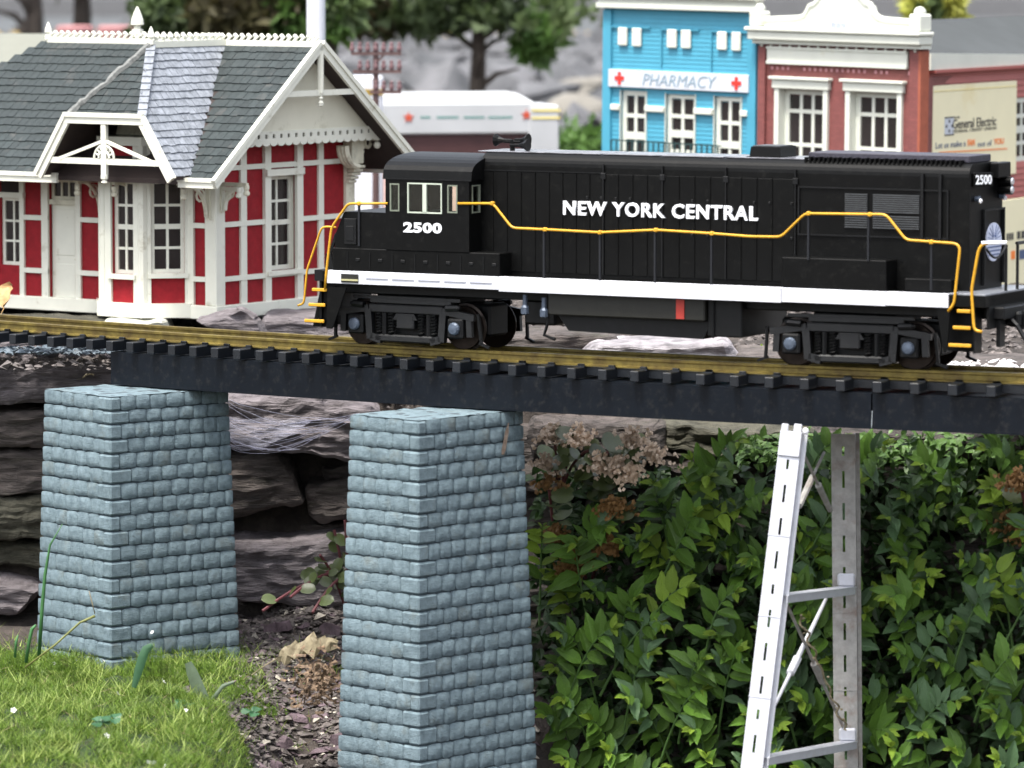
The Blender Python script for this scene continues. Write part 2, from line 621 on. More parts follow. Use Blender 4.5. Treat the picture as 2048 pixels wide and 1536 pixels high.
def wallwin(parent, W, u0, u1, z0, z1, cols, rows, mf, mg, fw=.003, mw=.0018, d=0.0, rec=.004, th=.002, name='window', split=None, extra=None):
    """window > pane: frame and bars as one mesh, every pane its own sub-part. u0..u1, z0..z1 outer frame"""
    if u0 > u1:
        u0, u1 = u1, u0
    T = W.T
    f = MB(T)
    df = d - rec
    f.box(u0, u0 + fw, df, df + th, z0, z1)
    f.box(u1 - fw, u1, df, df + th, z0, z1)
    f.box(u0 + fw, u1 - fw, df, df + th, z0, z0 + fw)
    f.box(u0 + fw, u1 - fw, df, df + th, z1 - fw, z1)
    iu0, iu1, iz0, iz1 = u0 + fw, u1 - fw, z0 + fw, z1 - fw
    us = [iu0 + (iu1 - iu0) * i / cols for i in range(cols + 1)]
    zs = [iz0 + (iz1 - iz0) * r for r in rows]
    for u in us[1:-1]:
        f.box(u - mw / 2, u + mw / 2, df + .0003, df + th - .0002, iz0, iz1)
    for i, z in enumerate(zs[1:-1]):
        w = mw * (1.9 if split == i + 1 else 1)
        f.box(iu0, iu1, df + .0005, df + th + (.0006 if split == i + 1 else 0), z - w / 2, z + w / 2)
    fo = f.build(name, mf, parent)
    for a, b in zip(us, us[1:]):
        for c, e in zip(zs, zs[1:]):
            MB(T).box(a + mw * .3, b - mw * .3, df + .0002, df + .0006, c + mw * .3, e - mw * .3).build('pane', mg, fo)
    return fo


# ------------------------------------------------------------------ the lie of the land
WALLP = [(-3, 4.5), (-1, 4.36), (-.44, 4.33), (-.17, 4.32), (.05, 4.17), (.2, 4.08), (.45, 4.0), (1.0, 3.92), (3, 3.8)]


def wall_y(x):
    xs = [p[0] for p in WALLP]
    ys = [p[1] for p in WALLP]
    return float(np.interp(x, xs, ys))


def sstep(a, b, t):
    t = np.clip((t - a) / (b - a), 0, 1)
    return t * t * (3 - 2 * t)


def ground_h(x, y):
    moss = .722 - .02 * sstep(3.95, 3.5, y) + .016 * sstep(4.1, 4.4, y)
    bank = max(.60, .752 - .40 * max(0.0, 4.30 - y) - .05 * sstep(0.0, .15, x))
    k0 = sstep(-.235, -.165, x)
    lo = moss * (1 - k0) + bank * k0
    hi = .966 + (1.008 - .966) * sstep(6.6, 8.5, y) + (1.058 - 1.008) * sstep(8.5, 12, y)
    k = sstep(wall_y(x) + .03, wall_y(x) + .09, y)
    return float(lo * (1 - k) + hi * k)


def build_ground():
    xs = np.concatenate([np.array([-60, -30, -15, -8, -4, -2, -1.4, -1]), np.arange(-.8, 1.0, .02), np.array([1.2, 1.6, 2.4, 4, 8, 15, 30, 60])])
    ys = np.concatenate([np.array([-20, -5, 0, 1.5, 2.5, 3]), np.arange(3.3, 5.2, .02), np.arange(5.3, 13, .3), np.array([14, 18, 25, 40, 80, 160])])
    vs = []
    for y in ys:
        for x in xs:
            z = ground_h(x, y)
            if 3.3 < y < 5.2 and -.8 < x < 1:
                z += .006 * noise.noise(Vector((x * 22, y * 22, 0))) + .003 * noise.noise(Vector((x * 80, y * 80, 3)))
            vs.append((x, y, z))
    nx = len(xs)
    fs = [(j * nx + i, j * nx + i + 1, (j + 1) * nx + i + 1, (j + 1) * nx + i) for j in range(len(ys) - 1) for i in range(nx - 1)]
    b = MB()
    b.v, b.f = vs, fs
    b.build('ground', SOIL, smooth=True, recalc=False, kind='structure')


build_ground()


# ------------------------------------------------------------------ track, girder
_pts = [(0, 661), (512, 694), (1072, 727), (1512, 749), (2048, 768)]
_c = []
for i, (a, b_) in enumerate(_pts):
    p = at_z(a, b_, .9916)
    _c.append((p.x, p.y))
_near = np.polyfit([c[0] for c in _c], [c[1] for c in _c], 2)


def near_pt(x):
    y = float(np.polyval(_near, x))
    s = float(np.polyval(np.polyder(_near), x))
    t = Vector((1, s, 0)).normalized()
    return Vector((x, y, 0)), t


_cx, _cy = [], []
for x in np.linspace(-.9, .9, 61):
    p, t = near_pt(x)
    q = p + Vector((-t.y, t.x, 0)) * .0250
    _cx.append(q.x)
    _cy.append(q.y)
_cen = np.polyfit(_cx, _cy, 3)
# table of the centre line by arc length
_S, _P = [0.0], [Vector((-.9, float(np.polyval(_cen, -.9)), 0))]
for x in np.linspace(-.9, .9, 721)[1:]:
    q = Vector((x, float(np.polyval(_cen, x)), 0))
    _S.append(_S[-1] + (q - _P[-1]).length)
    _P.append(q)


def track(s):
    x = float(np.interp(s, _S, [p.x for p in _P]))
    y = float(np.interp(s, _S, [p.y for p in _P]))
    m = float(np.polyval(np.polyder(_cen), x))
    t = Vector((1, m, 0)).normalized()
    return Vector((x, y, 0)), t, Vector((-t.y, t.x, 0))       # point, tangent, normal away from the camera


def s_at_px(px, off=0.0):
    best, bs = 1e9, 0
    for s in np.arange(.1, _S[-1] - .1, .002):
        p, t, n = track(s)
        q = p - n * off
        e = abs(px_of(q.x, q.y * math.cos(PITCH) + .35 * math.sin(PITCH)) - px)
        if e < best:
            best, bs = e, s
    return bs


def sweep(prof, s0, s1, step=.02, off=0.0):
    """prof: (across (+ away from camera), z) loop swept along the track"""
    ss = list(np.arange(s0, s1, step)) + [s1]
    vs, fs, n = [], [], len(prof)
    for s in ss:
        p, t, nn = track(s)
        for a, z in prof:
            q = p + nn * (a + off)
            vs.append((q.x, q.y, z))
    for i in range(len(ss) - 1):
        for k in range(n):
            fs.append((i * n + k, i * n + (k + 1) % n, (i + 1) * n + (k + 1) % n, (i + 1) * n + k))
    fs.append(tuple(range(n)))
    fs.append(tuple(range((len(ss) - 1) * n, len(ss) * n)))
    b = MB()
    b.add(vs, fs)
    return b


trk = thing('railway_track', 'curved model railway track with brass rails and black ties', 'railway track', loc=(0, 0, 0))
RZ = 1.0
rail_prof = [(-.0042, RZ - .0084), (.0042, RZ - .0084), (.0042, RZ - .0074), (.0011, RZ - .0064), (.0011, RZ - .0030), (.0019, RZ - .0022), (.0019, RZ - .0004), (.0012, RZ), (-.0012, RZ), (-.0019, RZ - .0004), (-.0019, RZ - .0022), (-.0011, RZ - .0030), (-.0011, RZ - .0064), (-.0042, RZ - .0074)]
for o_ in (-.0238, .0238):
    sweep(rail_prof, .15, _S[-1] - .02, .02, o_).build('rail', RAILM, trk)
tm = MB().box(-.0038, .0038, -.0455, .0455, -.0085, 0, c=.0006).mesh('tie', TIE)
clip = MB()
for sy in (-1, 1):
    clip.box(-.0030, .0030, -.0062 * 1, -.0036, 0, .0024, c=.0005)
    clip.box(-.0030, .0030, .0036, .0062, 0, .0024, c=.0005)
clip.box(-.0040, .0040, -.0072, .0072, -.0003, .0008)
clipm = clip.mesh('rail_clip', TIE)
s = .16
while s < _S[-1] - .03:
    p, t, nn = track(s)
    ang = math.atan2(t.y, t.x)
    tie = link('tie', tm, trk, (p.x, p.y, RZ - .0084 - .0003), (0, 0, ang))
    for o_ in (-.0238, .0238):
        link('rail_clip', clipm, tie, (0, o_, 0.0))
    pxx = px_of(p.x, p.y)
    s += float(np.interp(pxx, [80, 440, 820, 1275, 1800], [.0222, .0230, .0243, .0280, .0298]))
# side webs joining the ties under the rails
for o_ in (-.0238, .0238):
    sweep([(-.0032, RZ - .0155), (.0032, RZ - .0155), (.0032, RZ - .0092), (-.0032, RZ - .0092)], .15, _S[-1] - .03, .03, o_).build('tie_web', TIE, trk)

BZ0, BZ1 = .954, .9815
s_beam0 = s_at_px(222, .038)
s_join = s_at_px(1743, .038)
gird = thing('bridge_girder', 'long blue black girder carrying the track over the two stone piers', 'bridge girder')
gp = [(-.038, BZ0), (.038, BZ0), (.038, BZ1), (-.038, BZ1)]
sweep(gp, s_beam0, s_join - .0006, .02).build('girder_section', BEAM, gird, label='left girder section')
sweep(gp, s_join + .0006, _S[-1] - .02, .02).build('girder_section', BEAM, gird, label='right girder section')
p, t, nn = track(s_join)
sm = MB()
a = p - nn * .0383
sm.bar((a.x, a.y, BZ0 + .001), (a.x + .0005, a.y, BZ0 + .014), .0012, .0006)
sm.build('joint_smear', mat("grey_glue", (.25, .28, .30), .6, var=.3, vs=300), gird)


# ------------------------------------------------------------------ piers
_bk = [0]


def block_at(parent, pos, rz, w, dep, h):
    """one rough cast block: bulging front, slightly ragged lower edge, sides running into the core"""
    _bk[0] += 1
    k = _bk[0]
    nu, nz = 7, 5
    vs, fs = [], []
    for j in range(nz + 1):
        for i in range(nu + 1):
            u, v = i / nu, j / nz
            e = (1 - abs(2 * u - 1) ** 6) * (1 - abs(2 * v - 1) ** 5)
            x = (u - .5) * (1 - .05 * abs(2 * v - 1) ** 4) * w
            sag = -.10 * noise.noise(Vector((u * 2.3 + k * 1.7, k * .31, 0))) if v < .3 else 0
            z = ((v - .5) * (1 - .12 * abs(2 * u - 1) ** 4) + sag) * h
            y = -dep * (e * (.62 + .38 * (1 - v)) + .22 * noise.noise(Vector((u * 3 + k * 9, v * 3, k * .7))) * e)
            vs.append((x, y, z))
    n = nu + 1
    for j in range(nz):
        for i in range(nu):
            fs.append((j * n + i, j * n + i + 1, (j + 1) * n + i + 1, (j + 1) * n + i))
    ring = [i for i in range(n)] + [j * n + nu for j in range(1, nz + 1)] + [nz * n + i for i in range(nu - 1, -1, -1)] + [j * n for j in range(nz - 1, 0, -1)]
    b0 = len(vs)
    vs += [vs[q] for q in ring]
    base = len(vs)
    vs += [(vs[q][0], .0016, vs[q][2]) for q in ring]
    m = len(ring)
    for i in range(m):
        fs.append((b0 + i, base + i, base + (i + 1) % m, b0 + (i + 1) % m))
    me = bpy.data.meshes.new('block')
    me.from_pydata(vs, [], fs)
    me.materials.append(PIER)
    me.polygons.foreach_set("use_smooth", [True] * len(me.polygons))
    return link('block', me, parent, pos, (0, 0, rz))


def make_pier(corner, alpha, a, b, z0, ncourse, label, hs):
    C0 = Vector((corner.x, corner.y, z0))
    fr = Frame(C0, math.pi / 2 - alpha)
    th = thing('stone_pier', label, 'bridge pier', frame=fr, group='stone piers under the girder')
    ztop = BZ0 - z0 - .0015
    bat = .028
    rg = random.Random(int(alpha * 1000))
    core = MB()
    o0, o1 = bat * ztop, 0
    i_ = .0016
    core.add([(-o0 + i_, -o0 + i_, 0), (b + o0 - i_, -o0 + i_, 0), (b + o0 - i_, a + o0 - i_, 0), (-o0 + i_, a + o0 - i_, 0),
              (i_, i_, ztop), (b - i_, i_, ztop), (b - i_, a - i_, ztop), (i_, a - i_, ztop)],
             [(0, 1, 2, 3), (4, 5, 6, 7), (0, 1, 5, 4), (1, 2, 6, 5), (2, 3, 7, 6), (3, 0, 4, 7)])
    core.build('core', PIERM, th)
    # capping sheet with rough top
    nx, ny = 14, 10
    cap = MB()
    vs = [(b * i / nx, a * j / ny, ztop + .0002 + .0009 * noise.noise(Vector((i * .8, j * .8, 1)))) for j in range(ny + 1) for i in range(nx + 1)]
    fs = [(j * (nx + 1) + i, j * (nx + 1) + i + 1, (j + 1) * (nx + 1) + i + 1, (j + 1) * (nx + 1) + i) for j in range(ny) for i in range(nx)]
    cap.add(vs, fs)
    cap.build('top_bed', PIER, th)
    z = ztop
    rest = MB()
    ci = 0
    while z > -.005:
        h = hs * rg.uniform(.92, 1.08) * (1 + .22 * (1 - z / ztop))
        z0c = z - h
        off = bat * (ztop - (z + z0c) / 2)
        dep = .00135
        wr, wl = (.020, .011) if ci % 2 else (.011, .019)
        wr *= rg.uniform(.9, 1.15)
        wl *= rg.uniform(.9, 1.1)
        e = off + dep * .82
        cb = MB()
        n_ = 3
        cb.box(-e, wr - e, -e, wl - e, z0c + .0006, z - .0006, c=.0014)
        cb.build('block', PIER, th)
        x = wr - e
        end = b + off
        while x < end - .004:
            w = rg.uniform(.013, .019)
            if x + w > end - .007:
                w = end + dep * .6 - x
            block_at(th, (x + w / 2, -off, (z + z0c) / 2 + rg.uniform(-.0004, .0004)), 0, w * .985, dep * rg.uniform(.8, 1.3), h * .95)
            x += w
        y = wl - e
        end = a + off
        while y < end - .004:
            w = rg.uniform(.014, .021)
            if y + w > end - .008:
                w = end + dep * .6 - y
            block_at(th, (-off, y + w / 2, (z + z0c) / 2 + rg.uniform(-.0004, .0004)), -math.pi / 2, w * .995, dep * rg.uniform(.8, 1.3), h * .95)
            y += w
        # the two hidden faces, one mesh
        x = 0
        while x < b:
            w = rg.uniform(.014, .02)
            rest.box(x, min(x + w - .0008, b + off), a + off - .002, a + off + dep * .8, z0c + .0007, z - .0007, c=.001)
            x += w
        y = 0
        while y < a:
            w = rg.uniform(.014, .02)
            rest.box(b + off - .002, b + off + dep * .8, y, min(y + w - .0008, a + off), z0c + .0007, z - .0007, c=.001)
            y += w
        z = z0c
        ci += 1
    rest.build('rear_blocks', PIER, th, kind='stuff')
    return th


c1 = at_z(221, 791, BZ0)
make_pier(c1, R(50), .094, .120, .700, 18, 'left stone block pier rising from the green moss', .0117)
c2 = at_z(836, 838, BZ0)
make_pier(c2, R(43), .074, .120, .600, 22, 'right stone block pier with a rust stain, standing on the gravel', .0119)
# rust run on the second pier
fr2 = Frame(Vector((c2.x, c2.y, .6)), math.pi / 2 - R(43))


# ------------------------------------------------------------------ stone wall
def make_rock(quad, Y, depth, m, parent, name='stone', seed=0, rough=.006, res=(30, 14, 5), lean=0.0):
    """a slab whose front outline is the four sight points (TL,TR,BR,BL) at depth Y; strata and broken edges are geometry"""
    P = [at_y(px, py, Y(px) if callable(Y) else Y) for px, py in quad]
    TL, TR, BR, BL = P
    nu, nv, nd = res
    so = Vector((seed * 3.7, seed * 1.3, seed * 2.1))
    H = ((TL - BL).length + (TR - BR).length) / 2
    edge = min(.16, .012 / max(H, .01))

    def pos(u, v, w):
        top = TL.lerp(TR, u)
        bot = BL.lerp(BR, u)
        p = bot.lerp(top, v)
        back = Vector((0, 1, 0)) * (depth * w)
        p = p + back
        # rounding of outline near the ends
        cu = max(0, abs(2 * u - 1) - .86) / .14
        cv = max(0, abs(2 * v - 1) - .72) / .28
        p += Vector((0, 1, 0)) * ((cu ** 2 * .018 + cv ** 2 * .008) * (1 - w))
        # shrink corners
        p += (Vector(((-.5 if u > .5 else .5), 0, 0)) * (cv ** 2) * .010 * cu)
        q = p * 1.0
        st = noise.noise(Vector((q.x * 9, q.y * 9, q.z * 120)) + so)
        n1 = noise.noise_vector(q * 26 + so)
        n2 = noise.noise_vector(q * 90 + so)
        n3 = noise.noise(q * 11 + so)
        n4 = noise.noise(Vector((q.x * 60, q.y * 60, q.z * 260)) + so)
        p += Vector((n1.x * .8, n1.y, n1.z * .55)) * rough + n2 * rough * .45 + Vector((0, -1, 0)) * (n4 * rough * .5 if w < .5 else 0)
        if w < .5:
            p += Vector((0, -1, 0)) * (st * rough * .75 + n3 * rough * 1.2)
        p += Vector((0, 0, 1)) * noise.noise(Vector((q.x * 14, seed * 5.0, 0))) * rough * .9
        p += Vector((0, -1, 0)) * lean * (v - .5)
        return p
    b = MB()

    def grid(n, m_, fn):
        base = len(b.v)
        for j in range(m_ + 1):
            for i in range(n + 1):
                b.v.append(tuple(fn(i / n, j / m_)))
        for j in range(m_):
            for i in range(n):
                b.f.append((base + j * (n + 1) + i, base + j * (n + 1) + i + 1, base + (j + 1) * (n + 1) + i + 1, base + (j + 1) * (n + 1) + i))
    grid(nu, nv, lambda s_, t_: pos(s_, t_, 0))
    grid(nu, nv, lambda s_, t_: pos(s_, t_, 1))
    grid(nu, nd, lambda s_, t_: pos(s_, 1, t_))
    grid(nu, nd, lambda s_, t_: pos(s_, 0, t_))
    grid(nd, nv, lambda s_, t_: pos(0, t_, s_))
    grid(nd, nv, lambda s_, t_: pos(1, t_, s_))
    me = bpy.data.meshes.new(name)
    me.from_pydata(b.v, [], b.f)
    bm = bmesh.new()
    bm.from_mesh(me)
    bmesh.ops.remove_doubles(bm, verts=bm.verts, dist=1e-5)
    bmesh.ops.recalc_face_normals(bm, faces=bm.faces)
    bm.to_mesh(me)
    bm.free()
    me.materials.append(m)
    me.polygons.foreach_set("use_smooth", [False] * len(me.polygons))
    return link(name, me, parent)


wallt = thing('dry_stone_wall', 'dark stacked slate retaining wall behind the piers and below the track', 'stone wall')


def wy(d):
    return lambda px: wall_y((px - 1024) / FPX * 4.3) + d


STN = [
    # quad TL TR BR BL, depth offset, material
    ([(-90, 700), (262, 694), (268, 800), (-90, 815)], -.004, STONE_L),
    ([(262, 700), (470, 770), (470, 860), (262, 850)], .02, STONE_L),
    ([(-90, 826), (250, 818), (250, 893), (-90, 897)], .0, STONE),
    ([(-90, 905), (200, 893), (260, 985), (-90, 990)], .008, STONE),
    ([(-90, 998), (240, 988), (240, 1072), (-90, 1092)], .004, STONE_G),
    ([(-90, 1098), (180, 1076), (180, 1132), (-90, 1146)], .022, STONE_G),
    ([(-90, 1158), (88, 1176), (36, 1228), (-90, 1246)], -.02, STONE_L),
    ([(-60, 1250), (200, 1220), (200, 1300), (-60, 1310)], .03, STONE),
    ([(420, 778), (760, 818), (740, 935), (420, 892)], -.012, STONE_L),
    ([(260, 860), (440, 900), (440, 1010), (260, 1000)], .03, STONE),
    ([(425, 914), (560, 905), (618, 1010), (425, 1040)], -.004, STONE),
    ([(602, 968), (800, 955), (800, 1046), (622, 1042)], .006, STONE),
    ([(640, 935), (800, 930), (800, 966), (650, 962)], .03, STONE),
    ([(425, 1092), (720, 1066), (712, 1214), (425, 1208)], -.010, STONE_L),
    ([(250, 1020), (440, 1030), (430, 1110), (250, 1110)], .03, STONE),
    ([(600, 1048), (800, 1050), (800, 1075), (600, 1080)], .035, STONE),
    ([(700, 1090), (980, 1090), (980, 1200), (700, 1210)], .02, STONE),
    ([(700, 880), (1100, 850), (1100, 930), (700, 950)], .03, STONE),
    ([(1060, 846), (1330, 850), (1330, 905), (1060, 912)], -.01, STONE),
    ([(1200, 912), (1440, 905), (1440, 960), (1200, 950)], .0, STONE),
    ([(1320, 852), (1640, 862), (1640, 915), (1320, 905)], .0, STONE_G),
    ([(1620, 862), (1880, 872), (1880, 920), (1620, 915)], .01, STONE),
    ([(1860, 870), (2160, 874), (2160, 925), (1860, 920)], -.01, STONE),
]
for i, (q, d, m) in enumerate(STN):
    make_rock(q, wy(d), .10, m, wallt, seed=i + 1)
r2 = random.Random(3)
row = 930
k = 40
while row < 1560:
    h = r2.uniform(60, 95)
    x = 1040 - r2.uniform(0, 120)
    while x < 2150:
        w = r2.uniform(180, 320)
        make_rock([(x + 6, row + r2.uniform(-6, 6)), (x + w - 6, row + r2.uniform(-6, 6)), (x + w - 6, row + h - 10), (x + 6, row + h - 10 + r2.uniform(-6, 6))], wy(r2.uniform(0, .03)), .08, r2.choice([STONE, STONE, STONE_G]), wallt, seed=k, res=(10, 5, 3))
        x += w
        k += 1
    row += h

# ------------------------------------------------------------------ rocks on the upper ground behind the rails
def lone_rock(quad, Y, depth, m, label, seed, rough=.005, group=None, name='flat_rock', lean=0.0, cat='rock'):
    o = make_rock(quad, Y, depth, m, None, name=name, seed=seed, rough=rough, lean=lean)
    return setp(o, label, cat, group)


lone_rock([(385, 648), (480, 618), (512, 640), (545, 700)][:4], 4.42, .05, STONE_L, 'pale pointed rock in front of the red station corner', 101, .004)
lone_rock([(520, 640), (720, 632), (760, 720), (520, 720)], 4.50, .12, STONE_L, 'layered flat rock beside the engine front steps', 102, .004)
lone_rock([(985, 672), (1235, 668), (1262, 725), (985, 725)], 4.30, .10, STONE, 'brown flat rock lying under the engine tank', 103, .004)
lone_rock([(1190, 690), (1465, 690), (1490, 740), (1150, 740)], 4.24, .10, mat("sun_painted_pale_slate", (.17, .155, .165), .7, var=.4, vs=50, bump=1, bs=95, bd=.004, stretch=(1, 1, 3.2), col2=(.42, .39, .41)), 'pale grey flat rock just behind the rails below the tank', 104, .004)  # brighter slate copy, sunlight put into its colour
lone_rock([(205, 648), (330, 640), (345, 690), (190, 690)], 4.52, .08, mat("pale_green_stone", (.42, .43, .36), .8, var=.3, vs=70, bump=.8, bs=200, col2=(.58, .58, .5)), 'pale crumbly stone below the station bay window', 105, .004)
lone_rock([(-120, 640), (230, 655), (230, 720), (-120, 720)], 4.50, .12, STONE_G, 'low dull rock behind the rails left of the station bay', 106, .003)
for i, (x0, x1, yy, Y) in enumerate([(620, 1010, 690, 4.36), (1480, 1700, 712, 4.2), (1700, 1960, 722, 4.14), (1940, 2200, 730, 4.1)]):
    lone_rock([(x0, yy), (x1, yy + 4), (x1, yy + 60), (x0, yy + 60)], Y, .12, STONE, ['brown ledge rock behind the front truck wheels', 'ledge rock behind the left half of the rear truck', 'ledge rock behind the right half of the rear truck', 'ledge rock behind the coupler at the right edge'][i], 110 + i, .003)


def chips(name, label, m, cx0, cx1, cy0, cy1, n, smin, smax, zf, cat=None, flat=.45, seed=1, dens=None):
    """scattered broken chips as one uncountable mass"""
    rg = np.random.RandomState(seed)
    V, F = [], []
    base = np.array([(1, 0, 0), (-1, 0, 0), (0, 1, 0), (0, -1, 0), (0, 0, 1), (0, 0, -1)], float)
    tri = [(0, 2, 4), (2, 1, 4), (1, 3, 4), (3, 0, 4), (2, 0, 5), (1, 2, 5), (3, 1, 5), (0, 3, 5)]
    k = 0
    while k < n:
        x, y = rg.uniform(cx0, cx1), rg.uniform(cy0, cy1)
        k += 1
        if dens and rg.rand() > dens(x, y):
            continue
        s_ = rg.uniform(smin, smax) * (1 + (rg.rand() < .08))
        v = base * (1 + rg.uniform(-.4, .4, (6, 3)) * 0 + 0) + rg.uniform(-.35, .35, (6, 3))
        v = v * np.array([s_, s_ * rg.uniform(.5, 1), s_ * flat * rg.uniform(.5, 1.3)])
        a_, b_ = rg.uniform(0, 6.28), rg.uniform(-.5, .5)
        ca, sa, cb, sb = math.cos(a_), math.sin(a_), math.cos(b_), math.sin(b_)
        v = v @ np.array([[cb, 0, sb], [0, 1, 0], [-sb, 0, cb]]) @ np.array([[ca, sa, 0], [-sa, ca, 0], [0, 0, 1]])
        z = zf(x, y)
        if zf is ground_h and 3.3 < y < 5.2:
            z += .006 * noise.noise(Vector((x * 22, y * 22, 0))) + .003 * noise.noise(Vector((x * 80, y * 80, 3)))
        o = len(V)
        V.extend((v + np.array([x, y, z + s_ * .15])).tolist())
        F.extend([(a + o, b + o, c + o) for a, b, c in tri])
    me = bpy.data.meshes.new(name)
    me.from_pydata(V, [], F)
    me.materials.append(m)
    o = link(name, me)
    return setp(o, label, cat, None, 'stuff')


chips('gravel', 'loose grey brown gravel chips between the two piers', CHIP, -.28, .0, 3.92, 4.36, 15000, .0016, .0042, ground_h, seed=2)
chips('shale_grit', 'small purple shale grit scattered on the gravel', SHALE, -.28, .02, 3.9, 4.36, 1300, .0025, .006, ground_h, seed=3)
chips('pale_grit', 'pale tan grit scattered among the gravel', mat("pale_grit_stone", (.36, .33, .28), .8, var=.4, vs=200, bump=.4), -.28, .02, 3.9, 4.36, 1300, .0012, .0042, ground_h, seed=4)
chips('ballast', 'fine dark grit under the left end of the track', mat("blue_grit", (.10, .13, .16), .6, var=.5, vs=300), -.55, -.30, 4.27, 4.33, 800, .002, .004, lambda x, y: .974, seed=5)
chips('white_gravel', 'bright white gravel beside the rails at the right edge', PALE_GR, .36, .60, 3.93, 4.15, 2500, .003, .0065, lambda x, y: .975, seed=6)
chips('upper_gravel', 'brown grit on the ground around the station', CHIP, -.7, .9, 4.2, 5.2, 9000, .002, .005, lambda x, y: ground_h(x, y) + .001 if y > wall_y(x) + .09 else ground_h(x, wall_y(x) + .09), seed=8)

def hit(px, py, lift=0.0):
    """where a line of sight meets the ground"""
    Y = 3.3
    while Y < 4.6:
        q_ = at_y(px, py, Y)
        if q_.z < ground_h(q_.x, Y) + lift:
            break
        Y += .004
    return at_y(px, py, Y)


# bigger loose shale pieces, each one its own thing
SHL = [(555, 1255, 75, 28, 'grey purple wedge of shale under the sedum stems'), (665, 1262, 60, 40, 'purple shale piece against the right pier edge'),
       (605, 1408, 72, 24, 'flat pale topped shale piece below the dead leaf'), (590, 1435, 65, 22, 'dark purple shale piece tucked under the pale topped one'),
       (640, 1435, 45, 14, 'thin shale flake right of the pale topped piece'), (560, 1490, 60, 34, 'large dull purple shale piece at the moss edge'),
       (670, 1480, 50, 30, 'purple shale piece touching the foot of the right pier'), (465, 1330, 30, 26, 'small violet shale chip beside the left pier base'),
       (620, 1290, 50, 24, 'flat purple shale behind the dead leaf'), (545, 1530, 55, 24, 'purple shale piece at the bottom picture edge'),
       (512, 1360, 34, 14, 'small pale pinkish chip left of the dry litter'), (655, 1515, 30, 16, 'small tan chip near the right pier foot')]
rg = random.Random(11)
for i, (px, py, w, h, lab) in enumerate(SHL):
    pnt = hit(px, py, .003)
    Y = pnt.y
    W_, H_ = w / FPX * Y * rg.uniform(.8, 1.05), h / FPX * Y * .62
    b = MB()
    n = 9
    top, bot = [], []
    for k in range(n):
        t_ = 2 * math.pi * k / n
        rr = rg.uniform(.55, 1.2)
        top.append((math.cos(t_) * W_ * .5 * rr, math.sin(t_) * W_ * .33 * rr, H_ * (.15 + .6 * rg.random())))
        bot.append((math.cos(t_) * W_ * .56 * rr, math.sin(t_) * W_ * .38 * rr, -H_ * .4))
    b.add(top + bot + [(0, 0, H_ * .62)], [(k, (k + 1) % n, 2 * n) for k in range(n)] + [(k, n + k, n + (k + 1) % n, (k + 1) % n) for k in range(n)])
    o = b.build('shale_fragment', SHALE if i not in (2, 10) else STONE_L, None, label=lab, cat='stone', group='loose shale pieces on the gravel')
    o.location = at_y(px, py, Y)
    o.rotation_euler = (rg.uniform(-.2, .25), rg.uniform(-.25, .25), rg.uniform(-.5, .5))


# ------------------------------------------------------------------ station
cst = at_z(432, 637, .982)
SF = Frame(cst, -R(35))
stn = thing('railway_station', 'red and cream timbered station with slate roof and lacy ridge', 'station building', frame=SF)
GW = .2045
WG = Wall(SF, (0, 0, 0), (0, 1, 0), (1, 0, 0))            # gable end, u away
WF = Wall(SF, (0, 0, 0), (1, 0, 0), (0, -1, 0))           # long front, u to the right (negative = left)
uL = WF.U(-260)
zE = WG.Z(362, 440, .0) + .004
EV = .055
OH = .042
z_eave = SF.loc(440, 362, 0, OH).z
RY = GW / 2
z_ridge = SF.loc(645, 92, 1, RY).z
z_wall = z_eave + (z_ridge - z_eave) * (EV - .004) / (EV + RY)


def wpx(W, a, b, c, d_, dd=0.0):
    """px box (x0,x1,y0,y1) to (u0,u1,z0,z1)"""
    mx, my = (a + b) / 2, (c + d_) / 2
    u0, u1 = W.uz(a, my, dd)[0], W.uz(b, my, dd)[0]
    z1, z0 = W.uz(mx, c, dd)[1], W.uz(mx, d_, dd)[1]
    return min(u0, u1), max(u0, u1), z0, z1


# window openings
wg = wpx(WG, 533, 592, 350, 540)
MB(WG.T).holes(.003, GW - .003, .004, z_wall, [wg], -.003, 0).build('end_wall', RED, stn)
b = MB(WG.T)
b.add([(.0, -.0026, z_wall), (GW, -.0026, z_wall), (GW / 2, -.0026, z_ridge - .008), (.0, -.0005, z_wall), (GW, -.0005, z_wall), (GW / 2, -.0005, z_ridge - .008)],
      [(0, 1, 2), (3, 4, 5), (0, 1, 4, 3), (1, 2, 5, 4), (2, 0, 3, 5)])
b.build('gable_wall', CREAMP, stn)
# other walls
wl = [wpx(WF, 2, 47, 395, 530), wpx(WF, 100, 154, 358, 612)]
MB(WF.T).holes(uL, -.003, .004, z_wall, wl, -.003, 0).build('front_wall', RED, stn)
b = MB()
b.box(uL, 0, GW - .003, GW, .004, z_wall)
b.box(uL, uL + .003, 0, GW, .004, z_wall)
b.build('rear_walls', RED, stn)
MB().box(uL + .01, -.012, .012, GW - .012, .003, z_wall - .01).build('interior_block', DARKROOM, stn)


def rail_z(py, px=440, W=WG):
    return W.Z(py, px)


zr = [rail_z(559), rail_z(450), rail_z(337)]
th_ = .0046
